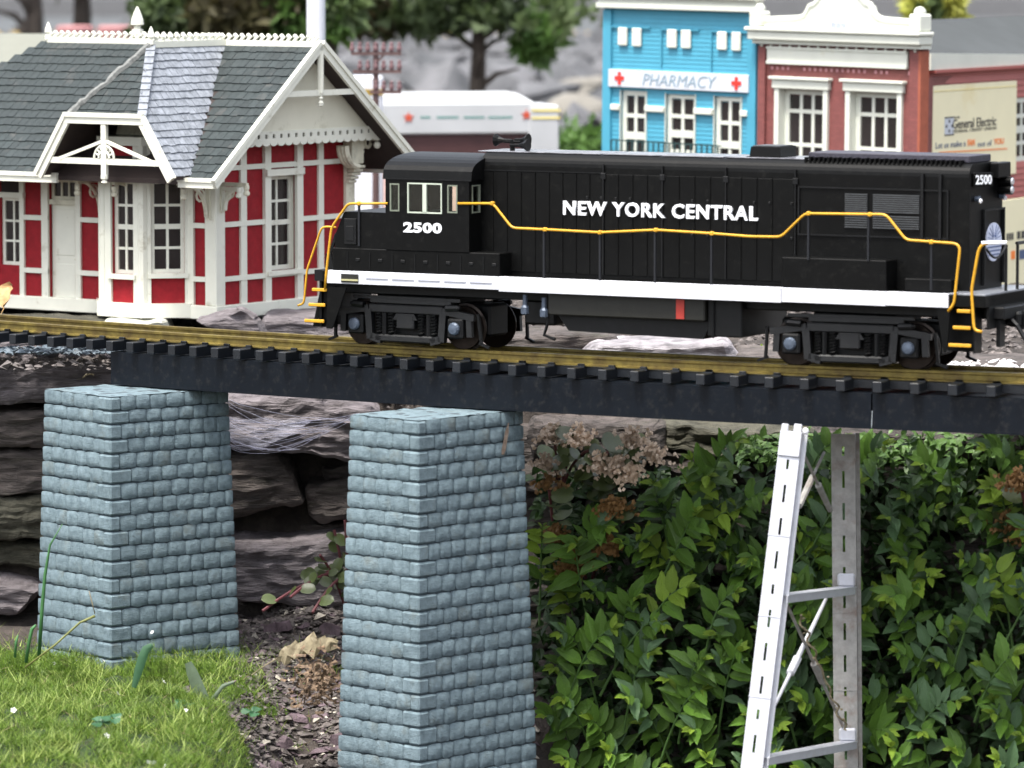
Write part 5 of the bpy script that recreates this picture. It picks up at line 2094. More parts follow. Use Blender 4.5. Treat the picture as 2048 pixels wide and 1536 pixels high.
# inset panels with small upper vents
for (a_, b_, c_, d_) in ((1224, 1302, 53, 130), (1324, 1400, 58, 137), (1424, 1500, 62, 144)):
    q = wpx(WP, a_, b_, c_, d_)
    m_ = MB(WP.T)
    m_.box(q[0], q[1], .0014, .0030, q[3] - .0016, q[3]).box(q[0], q[0] + .0016, .0014, .0026, q[2], q[3])
    m_.build('panel_moulding', BLUEP, ph)
for (a_, b_, c_, d_) in ((1240, 1258, 55, 91), (1268, 1286, 56, 93), (1338, 1357, 59, 96), (1366, 1385, 60, 97), (1438, 1457, 63, 100), (1467, 1485, 64, 102)):
    q = wpx(WP, a_, b_, c_, d_)
    MB(WP.T).box(q[0], q[1], .0012, .0042, q[2], q[3], c=.001).build('upper_vent', TAN_W, ph)
for i, w in enumerate(wins):
    wallwin(ph, WP, w[0], w[1], w[2], w[3], 2, [0, .26, .5, .75, 1] if i != 1 else [0, .25, .5, .75, 1], TAN_W, GLASSD, fw=.0055, mw=.0040, rec=.004, split=2)
    MB(WP.T).box(w[0] - .0006, w[0], -.005, .0022, w[2], w[3]).box(w[1], w[1] + .0006, -.005, .0022, w[2], w[3]).build('window_lining', TAN_W, ph)
zb_ = WP.Z(218, 1330)
for a_, b_ in ((uP0 + .014, wins[0][0] - .0002), (wins[0][1], wins[1][0] - .001), (wins[1][1], wins[2][0] - .001), (wins[2][1], uP1 - .012)):
    if b_ - a_ > .002:
        MB(WP.T).box(a_, b_, .0008, .0052, zb_ - .0036, zb_ + .0026, c=.0008).build('belt_course', TAN_W, ph)
q0 = WP.uz(1223, 154)
q1 = WP.uz(1503, 169)
hs_ = .0175
MB(WP.T).box(q0[0], q1[0], .0016, .0052, (q0[1] + q1[1]) / 2 - hs_ / 2 - .0005, (q0[1] + q1[1]) / 2 + hs_ / 2 + .0005, c=.0004).build('sign_board', SIGNW, ph)
zc_ = (q0[1] + q1[1]) / 2
T_ = WP.T
text_part('lettering', 'PHARMACY', T_, WP.U(1292, 0, 160), WP.U(1440, 0, 165), zc_ - .0062, zc_ + .0062, INKG, ph, bold=-.004, shear=.25, d=.0053)
for p_ in (1246, 1480):
    u_ = WP.U(p_, 0, 160)
    MB(T_).box(u_ - .0022, u_ + .0022, .0052, .0060, zc_ - .0068, zc_ + .0068).box(u_ - .0068, u_ + .0068, .0052, .0061, zc_ - .0020, zc_ + .0024).build('red_cross', CROSS, ph)
c_ = MB(T_)
c_.box(uP0 - .004, uP1 + .003, -.004, .010, ztp, ztp + .006, c=.0008)
c_.box(uP0 - .002, uP1 + .002, -.004, .007, ztp + .006, ztp + .012)
c_.box(uP0 - .006, uP1 + .005, -.004, .013, ztp + .012, ztp + .022, c=.001)
c_.build('cornice', TAN_W, ph)
# balcony railing
bal = MB(T_)
bu0, bz = WP.uz(1248, 285)
bu1 = WP.U(1442, .02, 290)
zB = WP.Z(288, 1345, .02)
bal.box(bu0, bu1, .0195, .0205, zB, zB + .0014).box(bu0, bu1, .0195, .0205, zB - .011, zB - .010).box(bu0, bu1, .0195, .0205, zB - .026, zB - .0245)
k = 0
u_ = bu0
while u_ < bu1:
    bal.box(u_, u_ + .0014, .0194, .0206, zB - .028, zB)
    u_ += .0078
bal.box(bu0 - .002, bu1 + .002, .0, .021, zB - .0305, zB - .028)
bal.build('balcony_railing', IRONG, ph)

# red brick storefront
bf = at_y(1851, 630, 5.0)
BF = Frame((bf.x, bf.y, .952), -AN, ROLL)
bk_ = thing('brick_storefront', 'rose brick storefront with a curved white parapet dated 1889', 'shop building', frame=BF)
WB = Wall(BF, (0, 0, 0), (1, 0, 0), (0, -1, 0))
uB0_ = WB.U(1519, 0, 200)
uB1_ = WB.U(1843, 0, 200)
ztb_ = WB.Z(92, 1680)
wins = [wpx(WB, 1560, 1650, 178, 330), wpx(WB, 1702, 1798, 184, 340)]
wins = [(w[0], w[1], w[2] - .02, w[3]) for w in wins]
MB(WB.T).holes(uB0_, uB1_, 0, ztb_ + .004, wins, -.010, 0).build('brick_facade', BRICK, bk_)
MB(WB.T).box(uB0_, uB0_ + .010, .0002, .003, 0, ztb_ - .002).build('brick_pilaster', BRICK, bk_)
MB(WB.T).box(uB1_ - .0022, uB1_ + .0012, -.0095, .0032, 0, ztb_ - .002).build('brick_pilaster', ORANGE, bk_, label='brick end pilaster with sunlight painted orange')
MB(WB.T).box(uB1_ - .014, uB1_ - .0022, .0002, .003, 0, ztb_ - .002).build('brick_pilaster', BRICK, bk_)
MB().prism([(uB0_, .0105, 0), (uB1_ - .012, .0105, 0), (uB1_ - .065, .15, 0), (uB0_, .15, 0)], (0, 0, ztb_ - .03)).build('rear_block', BRICK, bk_)
q = wpx(WB, 1530, 1830, 97, 148)
zq = WB.Z(115, 1680)
m_ = MB(WB.T)
m_.box(uB0_ + .013, uB1_ - .017, .0004, .004, zq - .0088, zq + .0088, c=.0006)
m_.box(uB0_ + .013, uB1_ - .017, .004, .0052, zq + .0065, zq + .0088).box(uB0_ + .013, uB1_ - .017, .004, .0050, zq - .0088, zq - .0058)
m_.build('frieze_board', TAN_W, bk_)
zt0 = ztb_
c_ = MB(WB.T)
c_.box(uB0_ - .004, uB1_ + .005, -.008, .008, zt0, zt0 + .004)
c_.box(uB0_ - .007, uB1_ + .007, -.008, .013, zt0 + .004, zt0 + .013, c=.001)
c_.box(uB0_ - .009, uB1_ + .009, -.008, .016, zt0 + .013, zt0 + .017, c=.001)
c_.build('cornice', TAN_W, bk_)
dl = MB(WB.T)
u_ = uB0_ + .004
k = 0
for k in range(17):
    uu = uB0_ + .006 + (uB1_ - uB0_ - .012) * k / 16
    dl.ball((uu, .004, zt0 - .0022), .0016, 6, 4)
dl.build('cornice_drops', TAN_W, bk_)
# parapet silhouette: low shoulders, ogee rise to the centre
zp0 = zt0 + .017


def PB(px, py):
    u_, z_ = WB.uz(px, py, .0)
    return u_, z_


prs = [(1524, 42), (1600, 38), (1612, 33), (1618, 24), (1622, 14), (1632, 10), (1640, 2), (1646, -10), (1660, -22), (1690, -24), (1712, -20), (1722, -6), (1734, 8), (1744, 12), (1748, 26), (1760, 38), (1772, 42), (1836, 47)]
pp = [PB(*p_) for p_ in prs]
pr = MB(WB.T)
lp = [(uB0_, 0, zp0)] + [(min(max(a_, uB0_), uB1_), 0, max(b_, zp0 + .001)) for a_, b_ in pp] + [(uB1_, 0, zp0)]
pr.prism([(a_, -.006, b_) for a_, _, b_ in lp], (0, .009, 0))
pr.build('parapet', TAN_W, bk_)
edge = [(a_, .0015, b_ + .001) for a_, b_ in pp]
MB(WB.T).tube(edge, .0034, 6).build('parapet_coping', TAN_W, bk_)
MB(WB.T).box(uB0_ - .006, uB0_ + .008, -.008, .012, zp0, zp0 + .016, c=.002).ball((uB0_ + .001, .002, zp0 + .018), .006).build('parapet_post', TAN_W, bk_)
MB(WB.T).box(uB1_ - .009, uB1_ + .006, -.008, .012, zp0, zp0 + .018, c=.002).ball((uB1_ - .002, .002, zp0 + .019), .0065).build('parapet_post', TAN_W, bk_)
b = MB(WB.T)
b.box(PB(1632, 40)[0], PB(1732, 45)[0], .003, .0045, PB(1680, 64)[1], PB(1680, 24)[1] , c=.0004)
b.build('date_panel', TAN_W, bk_)
q0, q1 = PB(1643, 50)[0], PB(1722, 53)[0]
zc_ = PB(1683, 52)[1]
MB(WB.T).box(q0, q1, .0045, .0058, zc_ - .0058, zc_ + .0058).build('date_plate', SIGNW, bk_)
text_part('lettering', '1889', WB.T, PB(1664, 50)[0], PB(1699, 52)[0], zc_ - .0032, zc_ + .0032, mat("faded_grey_ink", (.30, .33, .42), .6), bk_, bold=.0, d=.0059)
zi = WB.Z(141, 1680)
m_ = MB(WB.T)
for k in range(26):
    uu = uB0_ + .018 + (uB1_ - uB0_ - .034) * k / 25
    if rng.random() < .8:
        m_.box(uu - .0016, uu + .0016, .0002, .0012, zi - .0018, zi + .0016, c=.0004)
m_.build('brick_ornament', mat("pale_rose_brick", (.42, .20, .22), .7), bk_)
for w in wins:
    MB(WB.T).box(w[1] + .0012, w[1] + .0055, .0, .0034, w[2], w[3]).build('window_casing', TAN_W, bk_)
    MB(WB.T).box(w[1] - .0005, w[1] + .0012, -.009, .0034, w[2], w[3]).build('window_lining', TAN_W, bk_)
    wallwin(bk_, WB, w[0] + .0006, w[1] - .0006, w[2], w[3], 3, [0, .22, .40, .80, 1], TAN_W, GLASSD, fw=.0060, mw=.0038, rec=.0085)
    b = MB(WB.T)
    b.box(w[0] - .0012, w[0] + .0005, -.009, .0034, w[2], w[3])
    b.box(w[0] - .0055, w[0] - .0012, .0, .0034, w[2], w[3])
    b.build('window_casing', TAN_W, bk_)
    b = MB(WB.T)
    b.box(w[0] - .008, w[1] + .008, .0, .0050, w[3], w[3] + .0092, c=.0005)
    b.box(w[0] - .0105, w[1] + .0105, .0, .0080, w[3] + .0092, w[3] + .0122, c=.0005)
    b.build('window_head', TAN_W, bk_)

# salmon clapboard building with the cream sign, turned away to the right
GA = R(60)
go_ = at_y(1856, 630, 5.06)
GF = Frame((go_.x, go_.y, .95), GA)
gb = thing('clapboard_building', 'salmon clapboard building with grey roof and large cream sign board', 'shop building', frame=GF)
WGe = Wall(GF, (0, 0, 0), (1, 0, 0), (0, -1, 0))
L1 = WGe.U(2190)
ztg = WGe.Z(146, 1860)
gw = wpx(WGe, 2010, 2080, 195, 322)
MB(WGe.T).holes(0, L1, 0, ztg, [gw], -.006, 0).build('wall_core', SALMON, gb)
bh = .0062
lowc = MB(WGe.T)
for i in range(int(ztg / bh)):
    z0_, z1_ = i * bh, (i + 1) * bh
    segs = [(0, L1)]
    if gw[2] < (z0_ + z1_) / 2 < gw[3]:
        segs = [(0, gw[0]), (gw[1], L1)]
    for a_, b_ in segs:
        vs = [(a_, 0, z0_), (b_, 0, z0_), (b_, .0018, z0_), (a_, .0018, z0_), (a_, 0, z1_ - .0003), (b_, 0, z1_ - .0003), (b_, .0004, z1_ - .0003), (a_, .0004, z1_ - .0003)]
        q_ = MB(WGe.T)
        q_.add(vs, [(0, 1, 2, 3), (4, 5, 6, 7), (0, 1, 5, 4), (3, 2, 6, 7), (0, 3, 7, 4), (1, 2, 6, 5)])
        q_.build('clapboard', SALMON, gb)
wallwin(gb, WGe, gw[0], gw[1], gw[2], gw[3], 4, [0, .25, .5, .75, 1], TAN_W, GLASSD, fw=.005, mw=.004, rec=.003, split=2)
MB(WGe.T).box(-.002, L1, -.02, .008, ztg, ztg + .003).build('eave_shadow_board', SALMON, gb)
p0 = WGe.uz(1856, 112)
b = MB(WGe.T)
b.prism([(-.01, .006, ztg + .0032), (L1, .006, ztg + .0032), (L1, .006, ztg + .0085), (-.01, .006, ztg + .0200)], (0, -.02, 0))
b.build('white_coping', TAN_W, gb)
rt = MB()
rzt = GF.loc(1900, 38, 1, .10).z
rt.prism([(-.02, .012, ztg + .006), (L1 + .05, .012, ztg + .006), (L1 + .05, .11, rzt), (.07, .11, rzt)], (0, .002, -.003))
rt.build('roof', GREYROOF, gb)
MB().prism([(.004, .0065, 0), (L1, .0065, 0), (L1, .20, 0), (.16, .10, 0)], (0, 0, ztg - .001)).build('rear_block', SALMON, gb)
sg0, sz1 = WGe.uz(1858, 172)
sg1, _ = WGe.uz(2026, 166)
sz0 = WGe.Z(360, 1900)
MB(WGe.T).box(sg0, sg1, .002, .0045, sz0, sz1, c=.0004).build('sign_board', CREAMS, gb)
MB(WGe.T).box(sg0 + .002, sg1 - .002, .0045, .0050, sz1 - .0060, sz1 - .0052).build('sign_border', mat("sign_border_yellow", (.72, .60, .25), .6), gb)


def GT(name, body, x0, x1, y0, y1, m, bold=0):
    a_ = WGe.uz(x0, (y0 + y1) / 2, .005)
    c_ = WGe.uz(x1, (y0 + y1) / 2 - (x1 - x0) * .035, .005)
    mx_ = (x0 + x1) / 2
    h_ = WGe.Z(y0, mx_, .005) - WGe.Z(y1, mx_, .005)
    zz = (a_[1] + c_[1]) / 2
    return text_part('lettering', body, WGe.T, a_[0], c_[0], zz - h_ / 2, zz + h_ / 2, m, gb, bold=bold, d=.0046, depth=.0003)


GT('lettering', 'General Electric', 1906, 1993, 237, 256, INK, .01)
GT('lettering', 'FEDERAL CREDIT UNION', 1906, 1993, 258, 264, INK)
GT('lettering', 'THE', 1908, 1920, 233, 237, INK)
GT('lettering', 'Let us make a', 1872, 1932, 284, 296, INKN)
GT('lettering', 'FAN', 1936, 1950, 279, 292, INKO, .03)
GT('lettering', 'out of', 1956, 1984, 282, 293, INKN)
GT('lettering', 'YOU', 1988, 2008, 277, 289, INKO, .03)
a_, c_ = WGe.uz(1870, 305), WGe.uz(2006, 297)
MB(WGe.T).bar((a_[0], .0048, a_[1]), (c_[0], .0048, c_[1]), .0012, .0004, up=(0, 1, 0)).build('sign_underline', INKO, gb)
a_, c_ = WGe.uz(1881, 235), WGe.uz(1899, 269)
b = MB(WGe.T)
b.box(a_[0], c_[0], .0045, .0048, c_[1], a_[1])
lo = b.build('sign_logo', SIGNW, gb)
b = MB(WGe.T)
mu, mz = (a_[0] + c_[0]) / 2, (a_[1] + c_[1]) / 2
wu, wz = (c_[0] - a_[0]) / 2, (a_[1] - c_[1]) / 2
b.box(a_[0], c_[0], .0048, .0052, a_[1] - .0008, a_[1] + .0004).box(a_[0], c_[0], .0048, .0052, c_[1] - .0004, c_[1] + .0008)
for du, dz2 in ((0, .55), (0, -.55), (.62, 0), (-.62, 0)):
    b.lathe((mu + wu * du, .0048, mz + wz * dz2), [(0, .0016), (.0004, .0016)], 10, axis=(0, 1, 0))
b.build('logo_dots', INK, lo)
# second sign nearer the corner
s0, s1z = WGe.uz(1990, 402, .03)
b = MB(WGe.T)
sb1 = WGe.U(2190, .03)
sb0z = WGe.Z(600, 2030, .03)
b.box(s0, sb1, .028, .031, max(0, sb0z), s1z)
b.build('lower_sign_board', CREAMS, gb)
b = MB(WGe.T)
for k, (xa, xb, ya, yb_) in enumerate(((2013, 2028, 467, 479), (2034, 2060, 463, 475))):
    u0, z1_ = WGe.uz(xa, ya, .031)
    u1, z0_ = WGe.uz(xb, yb_, .031)
    for j in range(3):
        b.box(u0 + (u1 - u0) * j / 3, u0 + (u1 - u0) * (j + .7) / 3, .031, .0314, z0_, z1_)
b.build('sign_marks', INK, gb)
u0, z1_ = WGe.uz(2022, 502, .031)
u1, z0_ = WGe.uz(2030, 518, .031)
MB(WGe.T).box(u0, u1, .031, .0314, z0_, z1_).build('sign_marks', INKO, gb)
u0, z1_ = WGe.uz(2038, 500, .031)
u1, z0_ = WGe.uz(2060, 516, .031)
MB(WGe.T).box(u0, u1, .031, .0314, z0_, z1_).build('sign_marks', INKN, gb)

# ------------------------------------------------------------------ white topped car, pole, post, roof behind the station
k0 = at_y(1062, 640, 6.0)
KF = Frame((k0.x, k0.y, .962), R(12))
KWHITE = mat("car_roof_white", (.44, .45, .46), .5, var=.06, vs=20)
kt = thing('street_car', 'white topped maroon toy car body with two red stars on its roof board', 'rail car', frame=KF)
WK = Wall(KF, (0, 0, 0), (1, 0, 0), (0, -1, 0))
kz1 = WK.Z(205, 950)
kz0 = WK.Z(268, 950)
kl = WK.U(740)
MB(WK.T).box(kl, 0, -.10, -.002, .01, kz0, c=.001).build('body', MAROON, kt)
MB(WK.T).box(kl, -.002, -.010, .0012, .0, .090, c=.001).build('added_pale_panel', mat('pink_tan_panel', (.74, .50, .44), .6, var=.2, vs=60), kt)  # added pink panel, kept pale so the cab windows look bright
b = MB(WK.T)
b.box(kl - .004, .004, -.012, .003, kz0, kz1, c=.002)
b.build('roof_board', KWHITE, kt)
b = MB(WK.T)
b.prism([(kl - .004, -.004, kz1), (.004, -.004, kz1), (-.010, -.04, kz1 + .010), (kl + .005, -.04, kz1 + .010)], (0, -.06, 0))
b.box(kl, 0, -.10, -.01, kz1 - .003, kz1 + .004, c=.002)
b.build('roof', KWHITE, kt)
e_ = WK.U(1117) 
b = MB(WK.T)
b.box(-.004, max(.030, e_), -.10, .004, 0, kz1 - .004, c=.002)
b.build('end_pillar', KWHITE, kt)
b = MB(WK.T)
b.box(.0, max(.031, e_ + .001), -.09, .0048, kz1 - .011, kz1 - .009).box(.0, max(.031, e_ + .001), -.09, .0048, kz1 - .020, kz1 - .018)
b.build('yellow_line', mat("thin_yellow_line", (.75, .62, .15), .6), kt)
for px_, py_ in ((817, 235), (1053, 230)):
    u_, z_ = WK.uz(px_, py_, .003)
    st = MB(WK.T)
    pts = []
    for i in range(10):
        a_ = math.pi / 2 + i * math.pi / 5
        r_ = .0070 if i % 2 == 0 else .0032
        pts.append((u_ + r_ * math.cos(a_), .0031, z_ + r_ * math.sin(a_)))
    st.prism(pts, (0, .0008, 0))
    st.build('red_star', mat("star_red", (.50, .07, .03), .6), kt)
b = MB(WK.T)
for x0, x1 in ((841, 862), (874, 918), (928, 970), (977, 1026)):
    u0, z_ = WK.uz(x0, 235, .003)
    u1, z2_ = WK.uz(x1, 233, .003)
    n_ = max(2, int((u1 - u0) / .0035))
    for i in range(n_):
        b.box(u0 + (u1 - u0) * i / n_, u0 + (u1 - u0) * (i + .72) / n_, .003, .0034, z_ - .0012, z_ + .0014)
b.build('faint_lettering_marks', INKT, kt)

tp = at_y(752, 640, 5.4)
tl = thing('telegraph_pole', 'faded pink brown model telegraph pole with three insulator crossarms', 'telegraph pole', loc=(tp.x, tp.y, .96))
ztop = at_y(752, 86, 5.4).z - .96
MB().tube([(0, 0, 0), (.0006, 0, ztop)], [.0042, .0030], 8).build('pole', PINKP, tl)
for yy, xs0, xs1 in ((107, -.026, .028), (143, -.024, .028), (184, -.006, .028)):
    za_ = at_y(752, yy, 5.4).z - .96
    arm = MB().box(xs0, xs1, -.0045, -.0015, za_ - .0018, za_ + .0018).build('crossarm', PINKP, tl)
    for i in range(7):
        x_ = -.025 + .0085 * i
        if x_ < xs0 or (yy == 184 and x_ < 0):
            continue
        MB().lathe((x_, -.003, za_ + .0018), [(0, .0012), (.002, .0028), (.005, .0026), (.0065, .0018), (.009, .0020), (.0105, .0010)], 8).build('insulator', PINKI, arm)
b = MB()
b.bar((.001, -.002, at_y(752, 126, 5.4).z - .96), (.010, -.003, at_y(760, 108, 5.4).z - .96), .0022, .0022, up=(0, 1, 0))
b.build('arm_brace', PINKP, tl)
# small white thing with a yellow band behind the pole
wp_ = at_y(745, 640, 5.7)
w_ = thing('white_hut', 'small white box with yellow band behind the telegraph pole', 'shed', loc=(wp_.x, wp_.y, .96))
zt_1 = at_y(745, 152, 5.7).z - .96
MB().box(-.030, .012, 0, .04, 0, zt_1, c=.003).build('body', WHITEB, w_)
MB().box(-.0305, .0125, -.0006, .03, zt_1 - .022, zt_1 - .015).build('yellow_band', YKERB, w_)

pp_ = at_y(634, 640, 5.3)
po = MB()
po.lathe((0, 0, 0), [(0, .0125), (.004, .0105), (.31, .0098), (.42, .0095), (.50, .0094)], 16)
o = po.build('white_post', WHITEB, None, smooth=False, label='tall white round post rising behind the gable peak', cat='post')
o.location = (pp_.x, pp_.y, .955)

bp_ = at_y(60, 640, 5.5)
br = thing('pale_roofed_building', 'pale grey building with low cream roof behind the station left end', 'building', loc=(bp_.x, bp_.y, .95), rotz=-R(20))
zr_ = at_y(120, 76, 5.5).z - .95
MB().box(-.30, .05, 0, .16, 0, zr_ - .05).build('wall', mat("pale_grey_wall", (.17, .18, .165), .7), br)
MB().prism([(-.32, -.02, zr_ - .056), (.075, -.02, zr_ - .056), (.035, .08, zr_), (-.32, .08, zr_)], (0, .003, .003)).build('roof', mat("cream_roof", (.15, .155, .13), .7, var=.05), br)
MB().prism([(-.32, .08, zr_), (.035, .08, zr_), (.075, .18, zr_ - .056), (-.32, .18, zr_ - .056)], (0, .003, .003)).build('roof', mat("cream_roof", (.15, .155, .13)), br)

# ------------------------------------------------------------------ far background
def far_wall(name, px0, px1, ytop, ybot, Y, m, label, cat='building', depth=1.5):
    a_, c_ = at_y(px0, ytop, Y), at_y(px1, ybot, Y)
    b_ = MB().box(a_.x, c_.x, Y, Y + depth, c_.z - .3, a_.z)
    o_ = b_.build(name, m, None, label=label, cat=cat)
    return o_


def far_building(px0, px1, Y, h, m, label, wn=4):
    a_, c_ = at_y(px0, 50, Y), at_y(px1, 50, Y)
    z0_ = 1.05
    t_ = thing('distant_building', label, 'building', loc=(a_.x, Y, z0_))
    w_ = c_.x - a_.x
    MB().box(0, w_, 0, 1.2, 0, h).build('wall', m, t_)
    MB().box(-.02, w_ + .02, -.03, 1.22, h, h + .05).build('roof', GREYROOF, t_)
    for i in range(wn):
        x0_ = w_ * (i + .25) / wn
        f_ = MB().box(x0_, x0_ + w_ * .5 / wn, -.012, 0, h * .45, h * .8).build('window', TAN_W, t_)
        MB().box(x0_ + .01, x0_ + w_ * .5 / wn - .01, -.016, -.012, h * .45 + .01, h * .8 - .01).build('pane', GLASSD, f_)
    return t_


far_building(-500, 1105, 16.5, 1.1, LAVW, 'long grey lavender building blurred behind the trees', 5)
far_building(1112, 2600, 16.0, 1.1, BROWNW, 'dark brown clad building far behind the shops', 5)
b = MB()
b.box(-8, 12, 12.1, 12.22, 1.03, at_y(900, 66, 12.1).z, c=.005)
b.build('yellow_kerb', YKERB, None, label='long yellow painted kerb along the far edge of the bank', cat='kerb')
b = MB().box(-30, 30, 12.3, 15.9, 1.0585, 1.062)
b.build('road', mat("pale_road", (.07, .077, .082), .8, var=.12, vs=2), None, kind='structure')
MB().box(-8, 12, 15.2, 15.5, 1.062, 1.12).build('far_pavement', mat("pale_pavement", (.12, .12, .125), .8), None, kind='structure')

rb = random.Random(21)
BK = [(800, 165, 150, 60), (900, 150, 120, 50), (1010, 175, 160, 60), (1120, 150, 140, 50), (1180, 190, 130, 55), (1150, 225, 150, 60), (860, 120, 110, 40), (1000, 118, 120, 40), (1110, 108, 120, 36), (1190, 120, 110, 36), (760, 118, 100, 40), (820, 215, 150, 50), (980, 220, 170, 50), (1240, 160, 140, 60), (700, 150, 100, 50), (940, 100, 80, 26), (1060, 98, 90, 26), (1160, 94, 90, 24)]
for i, (px, py, w, h) in enumerate(BK):
    Y = 8.2 + (235 - py) / 150 * 3.4
    s_ = w / FPX * Y
    c_ = at_y(px, py + h * .3, Y)
    b_ = MB()
    b_.ball((0, 0, 0), .5, 14, 9)
    vs = []
    for v in b_.v:
        v = Vector(v)
        n_ = noise.noise(v * 2.2 + Vector((i * 3.1, 0, 0))) * .35 + noise.noise(v * 6 + Vector((i, 5, 0))) * .12
        v = v * (1 + n_)
        vs.append((v.x * s_, v.y * s_ * .7, v.z * h / FPX * Y * 1.5))
    b_.v = vs
    pale = py > 185
    o_ = b_.build('boulder', mat("beige_boulder", (.17, .16, .14), .85, var=.2, vs=9, rnd=.1, bump=.5, bs=30, bd=.01) if pale else GREYRK, None,
                  label='blurred %s rock on the bank, %s, %s of the conifer trunk' % ('beige' if pale else 'blue grey', 'high up' if py < 125 else 'halfway down' if py < 185 else 'near the bottom', 'far left' if px < 800 else 'just left' if px < 950 else 'just right' if px < 1100 else 'far right'), cat='rock', group='%s rocks on the far bank' % ('beige' if pale else 'blue grey'))
    o_.location = (c_.x, Y, ground_h(c_.x, Y) + .01)
# rest of the bank: rubble
chips('bank_rubble', 'blurred blue grey rubble covering the far bank', GREYRK, -1.2, 1.6, 8.0, 12.0, 3500, .02, .05, ground_h, flat=.5, seed=31)


def leaf_cloud(name, c, rad, n, size, m, parent=None, seed=0, label=None, cat=None, kind=None, hollow=.3, group=None, clumps=9):
    rg_ = np.random.RandomState(seed)
    cl = rg_.normal(0, .45, (clumps, 3))
    cl = cl / np.maximum(1, np.linalg.norm(cl, axis=1))[:, None]
    k_ = rg_.randint(0, clumps, n)
    P = cl[k_] + rg_.normal(0, .22, (n, 3))
    P = P * np.array(rad)
    V, F = [], []
    for p_ in P:
        d_ = rg_.normal(0, 1, 3)
        d_ /= np.linalg.norm(d_)
        e_ = np.cross(d_, rg_.normal(0, 1, 3))
        e_ /= np.linalg.norm(e_) + 1e-9
        s_ = size * rg_.uniform(.6, 1.4)
        o_ = len(V)
        V.extend([tuple(p_ - e_ * s_ * .3), tuple(p_ + d_ * s_ - e_ * s_ * .05), tuple(p_ + e_ * s_ * .3 + d_ * s_ * .3)])
        F.append((o_, o_ + 1, o_ + 2))
    me = bpy.data.meshes.new(name)
    me.from_pydata(V, [], F)
    me.materials.append(m)
    o_ = link(name, me, parent, c)
    return setp(o_, label, cat, group, kind)


def tree(name, px, base_py, Y, trunk_r, top_py, crown, label, cat, m, seed, limbs=5, group=None, size=.03, n=2600):
    bp = at_y(px, base_py, Y)
    tp_ = at_y(px, top_py, Y)
    gz = ground_h(bp.x, Y)
    t_ = thing(name, label, cat, loc=(bp.x, Y, gz), group=group)
    H = tp_.z - gz
    rg_ = random.Random(seed)
    tr_ = MB()
    tr_.tube([(0, 0, -.02), (rg_.uniform(-.004, .004), 0, H * .35), (rg_.uniform(-.008, .008), .0, H * .7), (0, .01, H * 1.25)], [trunk_r * 1.15, trunk_r, trunk_r * .8, trunk_r * .4], 9)
    tr_.build('trunk', BARK, t_)
    for i in range(limbs):
        a_ = rg_.uniform(0, 6.28)
        z0_ = H * rg_.uniform(.45, .9)
        r_ = rg_.uniform(.7, 1.2) * crown[0][3] * .8
        MB().tube([(0, 0, z0_), (math.cos(a_) * r_ * .5, math.sin(a_) * r_ * .4, z0_ + r_ * .35), (math.cos(a_) * r_, math.sin(a_) * r_ * .6, z0_ + r_ * .45)], [trunk_r * .42, trunk_r * .3, trunk_r * .12], 6).build('limb', BARK, t_)
    for j, (cx, cy, cz_, rx, rz) in enumerate(crown):
        leaf_cloud('crown', (cx, cy, cz_), (rx, rx * .8, rz), n, size, m[j % len(m)], t_, seed=seed * 10 + j)
    return t_


YT = 7.4
sc_ = YT / FPX
gz = ground_h(-.06, YT)


def cr(px, py, rx, rz, base_px, Y):
    p_ = at_y(px, py, Y)
    b_ = at_y(base_px, py, Y)
    return (p_.x - b_.x, 0, p_.z - ground_h(b_.x, Y), rx / FPX * Y, rz / FPX * Y)


tree('dwarf_conifer', 952, 200, YT, .0135, 0, [cr(830, 25, 130, 60, 952, YT), cr(1010, 20, 130, 55, 952, YT), cr(720, 30, 60, 50, 952, YT), cr(1075, 75, 45, 35, 952, YT), cr(960, -60, 200, 60, 952, YT)],
     'dark trunked dwarf conifer standing alone behind the white topped car', 'tree', [NEEDLE, NEEDLE, NEEDLEB, BUSHG, NEEDLE], 5, limbs=10, n=520, size=.026)
YT2 = 7.0
tree('shrub', 420, 200, YT2, .012, 20, [cr(360, 40, 90, 60, 420, YT2), cr(470, 20, 90, 70, 420, YT2), cr(560, 50, 60, 50, 420, YT2), cr(540, 0, 80, 40, 420, YT2), cr(350, 0, 50, 40, 420, YT2)],
     'brown and green blurred shrub directly behind the station roof', 'shrub', [NEEDLE, NEEDLEB, BUSHG, NEEDLEB, NEEDLE], 8, n=1500, size=.028)
YT3 = 6.8
tree('shrub', 665, 200, YT3, .010, 20, [cr(672, 30, 26, 50, 665, YT3), cr(690, 0, 50, 40, 665, YT3)],
     'narrow yellowish green shrub right of the white post', 'shrub', [BUSHG, NEEDLE], 9, n=700, size=.024)
tree('bare_tree', 66, 150, 9.0, .022, -40, [cr(40, -110, 120, 30, 66, 9.0)], 'leaning dark trunk of the leftmost background tree', 'tree', [NEEDLE], 12, limbs=3, n=500, size=.05)
tree('bare_tree', 162, 150, 8.6, .020, -60, [cr(190, -80, 110, 26, 162, 8.6)], 'violet dark trunk of the second background tree from the left', 'tree', [NEEDLEB], 13, limbs=3, n=400, size=.05)
tree('yellow_shrub', 1868, 200, 6.6, .010, 30, [cr(1868, 5, 30, 50, 1868, 6.6), cr(1835, 5, 16, 40, 1868, 6.6), cr(1900, 10, 16, 36, 1868, 6.6)],
     'yellow green pot shaped shrub behind the brick shop', 'shrub', [NEEDLE, YLEAF, YLEAF], 14, limbs=2, n=500, size=.02)
gp_ = at_y(1160, 275, 6.6)
leaf_cloud('bush', (gp_.x, 6.6, ground_h(gp_.x, 6.6) + .04), (.07, .06, .06), 2600, .02, BUSHG, None, seed=77, label='bright green blurred bush between the white car and the pharmacy', cat='bush')
